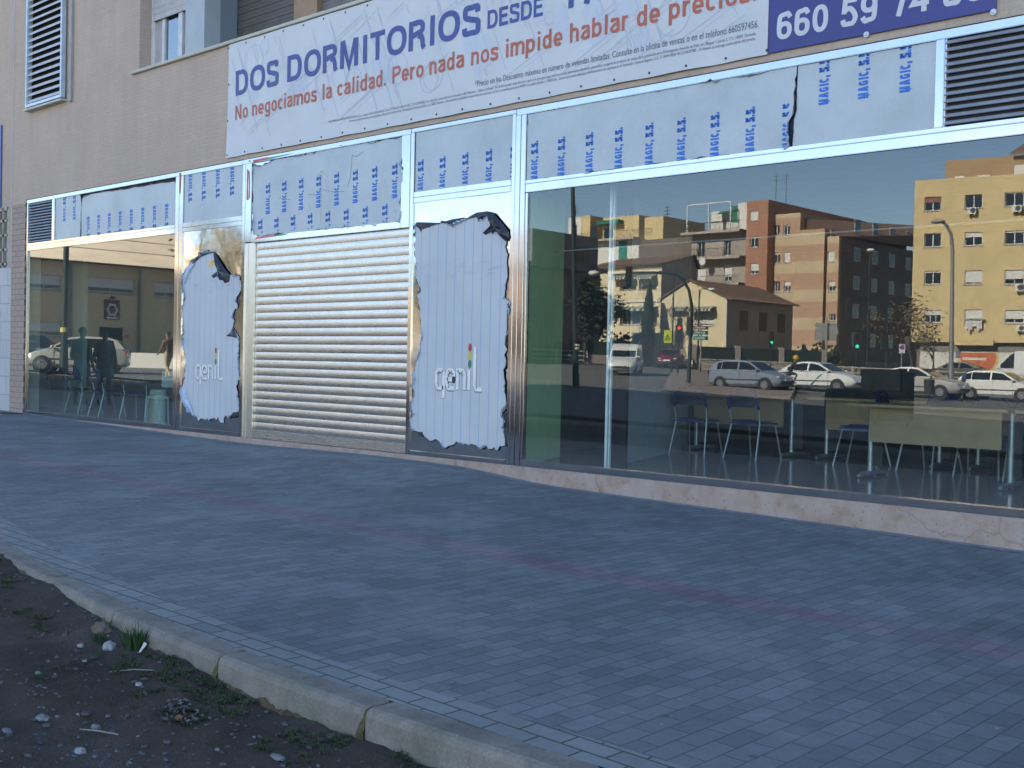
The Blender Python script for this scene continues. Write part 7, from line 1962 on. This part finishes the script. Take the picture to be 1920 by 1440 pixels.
# ---- vehicles
M_TYRE = mat('tyre_rubber', (0.018, 0.018, 0.019), 0.85)
M_RIM = mat('alloy_rim', (0.5, 0.5, 0.5), 0.3, 0.8)
M_CGLASS = mat('car_glass', (0.012, 0.016, 0.018), 0.05, var=0)
M_TRIM = mat('black_trim', (0.02, 0.02, 0.022), 0.6)
M_TAIL = mat('tail_red', (0.35, 0.02, 0.02), 0.25)
M_HEAD = mat('headlight_clear', (0.6, 0.62, 0.64), 0.1, 0.3)
def car(label, u, v, d, head, col, kind='hatch', name='parked_car', cat='car', group='cars in the street mirrored by the windows', stripe=None, metal=0.0):
    L, Wd, H = {'hatch': (3.9, 1.68, 1.44), 'sedan': (4.5, 1.76, 1.46), 'van': (4.2, 1.72, 1.82), 'bigvan': (5.4, 2.0, 2.4)}[kind]
    b = base(u, v, d); P = Vector((b.x, b.y, gz(b.x, b.y) + 0.06))
    t = thing(name, label, cat, P, math.atan2(head[1], head[0]), group=group)
    paint = mat('paint_%s' % '_'.join('%02d' % int(c * 99) for c in col), col, 0.3, metal, var=0.03, coat=0.6)
    sec = {'hatch': [(0, .36, .80, .80), (.015, .27, .93, .90), (.07, .22, .97, .97), (.3, .2, .97, 1), (.62, .2, .95, 1), (.76, .2, .93, .99), (.9, .22, .80, .95), (.97, .26, .68, .87), (1, .36, .55, .72)],
           'sedan': [(0, .38, .86, .80), (.015, .3, .97, .90), (.08, .22, 1.0, .97), (.2, .2, 1.0, 1), (.6, .2, .97, 1), (.74, .2, .95, .99), (.9, .22, .83, .95), (.97, .26, .7, .87), (1, .36, .56, .72)],
           'van': [(0, .36, 1.0, .9), (.01, .27, 1.02, .96), (.07, .22, 1.03, 1), (.3, .2, 1.03, 1), (.62, .2, 1.02, 1), (.76, .2, .98, .99), (.9, .22, .86, .95), (.97, .26, .72, .88), (1, .36, .58, .74)],
           'bigvan': [(0, .4, 1.2, .9), (.01, .3, 1.22, .97), (.07, .25, 1.23, 1), (.3, .25, 1.23, 1), (.62, .25, 1.22, 1), (.8, .25, 1.2, .99), (.92, .28, 1.05, .95), (.98, .3, .85, .9), (1, .4, .66, .8)]}[kind]
    cabp = {'hatch': [(.02, .95), (.1, 1.30), (.2, 1.42), (.42, 1.44), (.56, 1.38), (.76, .94)],
            'sedan': [(.1, .99), (.24, 1.32), (.36, 1.44), (.46, 1.46), (.56, 1.4), (.75, .96)],
            'van': [(.005, 1.03), (.02, 1.78), (.06, 1.82), (.5, 1.82), (.58, 1.66), (.64, 1.45), (.77, .99)],
            'bigvan': [(.005, 1.23), (.02, 2.34), (.06, 2.4), (.62, 2.4), (.7, 2.25), (.88, 1.2)]}[kind]
    hw = Wd / 2; w = MB(); ring = []
    for (tt, zl, zb_, k) in sec:
        x = (tt - .5) * L; y = hw * k
        ring.append([(x, -y * .8, zl), (x, -y * .97, zl + .12), (x, -y, (zl + zb_) * .5), (x, -y * .965, zb_ - .04), (x, -y * .86, zb_), (x, 0, zb_ + .035), (x, y * .86, zb_), (x, y * .965, zb_ - .04), (x, y, (zl + zb_) * .5), (x, y * .97, zl + .12), (x, y * .8, zl)])
    k = 11; vv = [p for r in ring for p in r]; fs = [(i * k + j, (i + 1) * k + j, (i + 1) * k + (j + 1) % k, i * k + (j + 1) % k) for i in range(len(ring) - 1) for j in range(k)]
    fs += [tuple(range(k)), tuple((len(ring) - 1) * k + j for j in range(k))]
    w.add(vv, fs)
    belt = min(c[1] for c in cabp); top = max(c[1] for c in cabp); wb, wr = hw * .93, hw * .74 if kind in ('hatch', 'sedan') else hw * .86
    yz = lambda z: wb + (wr - wb) * max(0, (z - belt) / (top - belt))
    pr = [((tt - .5) * L, z) for tt, z in cabp]
    n_ = len(pr)
    w.add([(x, -yz(z), z) for x, z in pr] + [(x, yz(z), z) for x, z in pr], [tuple(range(n_)), tuple(range(2 * n_ - 1, n_ - 1, -1))] + [(i, i + 1, n_ + i + 1, n_ + i) for i in range(n_ - 1)])
    body = w.build('body', paint, t, local=True, smooth=True)
    # glazing: side panes cut from the cabin outline, windscreen and rear screen
    def at_x(x):
        for (xa, za), (xb, zb_) in zip(pr[:-1], pr[1:]):
            if xa <= x <= xb: return za + (zb_ - za) * (x - xa) / (xb - xa)
        return belt
    x0, x1 = pr[0][0], pr[-1][0]
    spans = {'hatch': [(.13, .19), (.2, .42), (.44, .685)], 'sedan': [(.2, .27), (.28, .44), (.46, .68)], 'van': [(.46, .70)], 'bigvan': [(.66, .82)]}[kind]
    for sgn in (-1, 1):
        w = MB()
        for a, c in spans:
            xa, xc = (a - .5) * L, (c - .5) * L; up_ = [(x, min(at_x(x) - .07, top - .09)) for x in [xa + (xc - xa) * i / 6 for i in range(7)]]
            zl = belt + .05
            pts = [(xa, zl)] + [(xc, zl)] + [p for p in reversed(up_) if p[1] > zl + .02]
            w.add([(x, sgn * (yz(z) + .006), z) for x, z in pts], [tuple(range(len(pts)))])
        w.build('side_windows', M_CGLASS, t, local=True)
    def screen(i0, i1, nm):
        (xa, za), (xb, zb_) = pr[i0], pr[i1]; w = MB(); f0, f1 = .08, .9
        A_ = (xa + (xb - xa) * f0, za + (zb_ - za) * f0); B_ = (xa + (xb - xa) * f1, za + (zb_ - za) * f1)
        nx, nz = -(zb_ - za), (xb - xa); nl = sqrt(nx * nx + nz * nz); nx, nz = nx / nl * .006, nz / nl * .006
        w.add([(A_[0] + nx, -yz(A_[1]) * .9, A_[1] + nz), (A_[0] + nx, yz(A_[1]) * .9, A_[1] + nz), (B_[0] + nx, yz(B_[1]) * .9, B_[1] + nz), (B_[0] + nx, -yz(B_[1]) * .9, B_[1] + nz)], [(0, 1, 2, 3)])
        w.build(nm, M_CGLASS, t, local=True)
    screen(n_ - 2, n_ - 1, 'windscreen')
    if kind in ('hatch', 'sedan'): screen(0, 1, 'rear_screen')
    rw = .3 if kind != 'bigvan' else .35
    for tx in (.19, .81):
        for sgn in (-1, 1):
            x = (tx - .5) * L; w = MB()
            w.tube([(x, sgn * (hw - .2), rw), (x, sgn * (hw + .004), rw)], rw + .06, 22); w.build('wheel_arch', M_TRIM, t, local=True)
            w = MB(); w.tube([(x, sgn * (hw - .16), rw), (x, sgn * (hw + .008), rw), (x, sgn * (hw + .022), rw)], [rw, rw, rw * .93], 22); wh = w.build('wheel', M_TYRE, t, local=True, smooth=True)
            w = MB()
            w.tube([(x, sgn * (hw + .018), rw), (x, sgn * (hw + .03), rw)], [rw * .64, rw * .6], 18)
            w.build('rim', M_RIM, wh, local=True)
            w = MB()
            for i in range(6): a = 2 * pi * i / 6; w.tube([(x + rw * .38 * cos(a), sgn * (hw + .028), rw + rw * .38 * sin(a)), (x + rw * .38 * cos(a), sgn * (hw + .034), rw + rw * .38 * sin(a))], rw * .1, 8)
            w.build('rim_hole', M_TRIM, wh, local=True)
    zb1 = sec[-3][2]
    for sgn in (-1, 1):
        w = MB(); w.ball((L * .445, sgn * hw * .66, zb1 - .14), .16, .17, .085, 10, 6); w.build('headlight', M_HEAD, t, local=True, smooth=True)
        w = MB(); w.box(-L * .5 - .002, -L * .46, sgn * hw * .6 if sgn > 0 else -hw * .88, sgn * hw * .88 if sgn > 0 else -hw * .6, sec[1][2] - .22, sec[1][2] - .02); w.build('tail_light', M_TAIL, t, local=True)
        w = MB(); w.ball((x1 - .18, sgn * (hw * .98 + .07), belt + .07), .07, .09, .06, 8, 6); w.build('mirror', paint, t, local=True, smooth=True)
        w = MB(); w.box(-L * .3, L * .28, sgn * hw - (.004 if sgn > 0 else -.004) - .006, sgn * hw - (.004 if sgn > 0 else -.004) + .01, .5, .55); w.build('rubbing_strip', M_TRIM, t, local=True)
        w = MB()
        for tx in (.46, .7): w.box((tx - .5) * L - .004, (tx - .5) * L + .004, sgn * hw * .985 - .012, sgn * hw * .985 + .012, .3, belt)
        w.build('door_seam', M_TRIM, t, local=True)
        if stripe:
            w = MB(); y = sgn * (hw + .006)
            w.add([(-.05, y, .32), (.05, y, .32), (.62, y * .985, .86), (.52, y * .985, .86)], [(0, 1, 2, 3)]); w.build('door_stripe', stripe, t, local=True)
    w = MB(); w.box(L * .47, L * .503, -hw * .62, hw * .62, .36, .48); w.build('grille', M_TRIM, t, local=True)
    w = MB(); w.box(L * .5, L * .508, -.26, .26, .5, .6); w.box(-L * .508, -L * .5, -.26, .26, .6, .7); w.build('number_plate', M_WHITE, t, local=True)
    return t

XP = (1, 0)
def mh(ang):      # heading measured in the picture: 0 = to the right, 90 = away from the viewer
    v_ = VR * cos(radians(ang)) - VF * sin(radians(ang)); return (v_.x, v_.y)
car('silver hatchback with lit bonnet facing left, mirrored in the left window', 146, 704, 46, mh(-168), (0.45, 0.46, 0.42), 'hatch', metal=0.3)
car('dark car at the left edge of the left window, mirrored behind the silver hatchback', 38, 690, 56, (-1, 0), (0.04, 0.05, 0.05), 'sedan')
car('white van with a high boxy back, mirrored behind the white partition post', 1172, 697, 68, mh(-103), (0.66, 0.64, 0.58), 'van', 'van', 'van')
car('dark red car, mirrored behind the yellow warning sign', 1260, 690, 85, mh(-110), (0.2, 0.01, 0.012), 'hatch')
car('blue-grey hatchback in the shade of the block, mirrored behind the blue chairs', 1408, 734, 54.5, XP, (0.2, 0.24, 0.3), 'hatch')
car('white taxi with a green diagonal door stripe, mirrored beside the motorcyclist', 1536, 730, 57, XP, (0.7, 0.71, 0.7), 'sedan', 'taxi', 'taxi', stripe=mat('taxi_green', (0.02, 0.2, 0.1), 0.4))
car('silver estate car, mirrored right of the dark waste container', 1722, 748, 55, XP, (0.48, 0.47, 0.44), 'sedan', metal=0.3)
car('white hatchback with a dark rubbing strip, mirrored at the right edge', 1878, 758, 55.2, XP, (0.7, 0.69, 0.66), 'hatch')
car('dark olive car parked along the mural wall, mirrored behind the railing', 1812, 704, 80, XP, (0.07, 0.07, 0.045), 'sedan')
car('white delivery van, mirrored at the far right edge of the window', 1935, 706, 76, (-1, 0), (0.66, 0.65, 0.62), 'bigvan', 'van', 'van')

# motorcyclist
b = base(1484, 733, 57.2); t = thing('motorcycle', 'motorcycle with a white front, mirrored before the white taxi', 'motorcycle', Vector((b.x, b.y, b.z)), math.atan2(mh(-20)[1], mh(-20)[0]))
for x, nm in ((-.65, 'wheel'), (.65, 'wheel')):
    w = MB(); pts = [(x + .27 * cos(2 * pi * i / 18), 0, .3 + .27 * sin(2 * pi * i / 18)) for i in range(19)]; w.tube(pts, .05, 8, cap=False); wh = w.build(nm, M_TYRE, t, local=True, smooth=True)
    w = MB(); w.tube([(x, -.02, .3), (x, .02, .3)], .2, 14); w.build('rim', M_RIM, wh, local=True)
w = MB(); w.tube([(-.65, 0, .3), (-.2, 0, .5), (.3, 0, .62), (.5, 0, .85)], [.05, .12, .14, .06], 10); w.tube([(-.75, 0, .78), (-.1, 0, .8), (.3, 0, .86)], [.08, .14, .1], 10); w.build('frame', mat('bike_dark', (0.03, 0.03, 0.035), 0.4), t, local=True, smooth=True)
w = MB(); w.ball((.5, 0, .82), .2, .18, .24, 12, 8); w.box(.3, .95, -.07, .07, .58, .62); w.build('fairing', M_WHITE, t, local=True, smooth=True)
w = MB(); w.tube([(.45, -.36, 1.0), (.5, 0, .98), (.45, .36, 1.0)], .02, 8); w.build('handlebar', M_IRON, t, local=True)
w = MB(); w.tube([(.62, -.09, .3), (.5, -.08, .95)], .025, 8); w.tube([(.62, .09, .3), (.5, .08, .95)], .025, 8); w.build('fork', M_GALV, t, local=True)
ridej = dict(pelvis=(0, -.1, .92), chest=(0, .08, 1.32), kneeL=(-.2, .3, .78), kneeR=(.2, .3, .78), ankleL=(-.2, .1, .42), ankleR=(.2, .1, .42), elbowL=(-.32, .26, 1.12), elbowR=(.32, .26, 1.12), wristL=(-.3, .48, 1.03), wristR=(.3, .48, 1.03), head=(0, .04, .15))
hd = mh(-20); person('motorcycle rider in dark clothes and a yellow helmet, mirrored before the taxi', Vector((b.x, b.y, b.z)), math.atan2(hd[1], hd[0]) - pi / 2, ridej, (0.03, 0.03, 0.03), (0.02, 0.02, 0.025), helmet=(0.65, 0.4, 0.03))
# walker
b = base(315, 706, 42); walk = dict(pelvis=(0, 0, .93), chest=(0, .02, 1.36), kneeL=(-.09, .16, .5), ankleL=(-.09, .22, .09), kneeR=(.09, -.02, .5), ankleR=(.09, -.26, .13), elbowL=(-.26, -.08, 1.1), wristL=(-.25, .06, .9), elbowR=(.26, .06, 1.1), wristR=(.24, .24, .98), head=(0, .03, .15))
hd = (-1, .1); person('person walking in a brown jacket and khaki trousers, mirrored in the left window', b, math.atan2(hd[1], hd[0]) - pi / 2, walk, (0.2, 0.12, 0.07), (0.42, 0.33, 0.2), hair=(0.03, 0.022, 0.018))
b = base(341, 706, 43); person('person in white, mirrored in the bare steel edge of the left door', b, math.atan2(.2, 1) - pi / 2, walk, (0.6, 0.58, 0.53), (0.4, 0.33, 0.22), hair=(0.03, 0.022, 0.018))

# waste container standing in the shade
b = base(1662, 790, 35); t = thing('waste_container', 'dark waste container standing in the shade, mirrored in front of the silver car', 'waste container', Vector((b.x, b.y, b.z)), math.atan2(VR.y, VR.x))
M_BIN = mat('dark_container', (0.018, 0.025, 0.022), 0.6)
w = MB(); w.box(-.66, .66, -.5, .5, .15, 1.5); w.build('body', M_BIN, t, local=True, bevel=.03)
w = MB(); w.prism([(-.7, 1.5), (.7, 1.5), (.68, 1.62), (.3, 1.72), (-.66, 1.72)], -.53, .53); w.build('lid', M_BIN, t, local=True, bevel=.02)
for sx in (-.5, .5):
    for sy in (-.4, .4): w = MB(); w.tube([(sx - .03, sy, .08), (sx + .03, sy, .08)], .08, 10); w.build('wheel', M_TYRE, t, local=True)
b = base(1586, 770, 36); t = thing('waste_container', 'lower dark waste bin beside the taller container in the shade', 'waste container', Vector((b.x, b.y, b.z)), math.atan2(VR.y, VR.x))
w = MB(); w.box(-.58, .58, -.4, .4, .1, .92); w.build('body', M_BIN, t, local=True, bevel=.03)
w = MB(); w.prism([(-.6, .92), (.6, .92), (.5, 1.04), (-.5, 1.04)], -.42, .42); w.build('lid', M_BIN, t, local=True, bevel=.02)
b = base(1742, 732, 52); t = thing('litter_bin', 'dark litter bin on a short post, mirrored beside the curved street lamp', 'litter bin', Vector((b.x, b.y, b.z)))
w = MB(); w.tube([(0, 0, 0), (0, 0, .35)], .04, 8); w.build('post', M_IRON, t, local=True)
w = MB(); w.tube([(0, 0, .3), (0, 0, .95), (0, 0, .99)], [.2, .24, .25], 14); w.build('bin', mat('bin_brown', (0.03, 0.025, 0.02), 0.6), t, local=True)
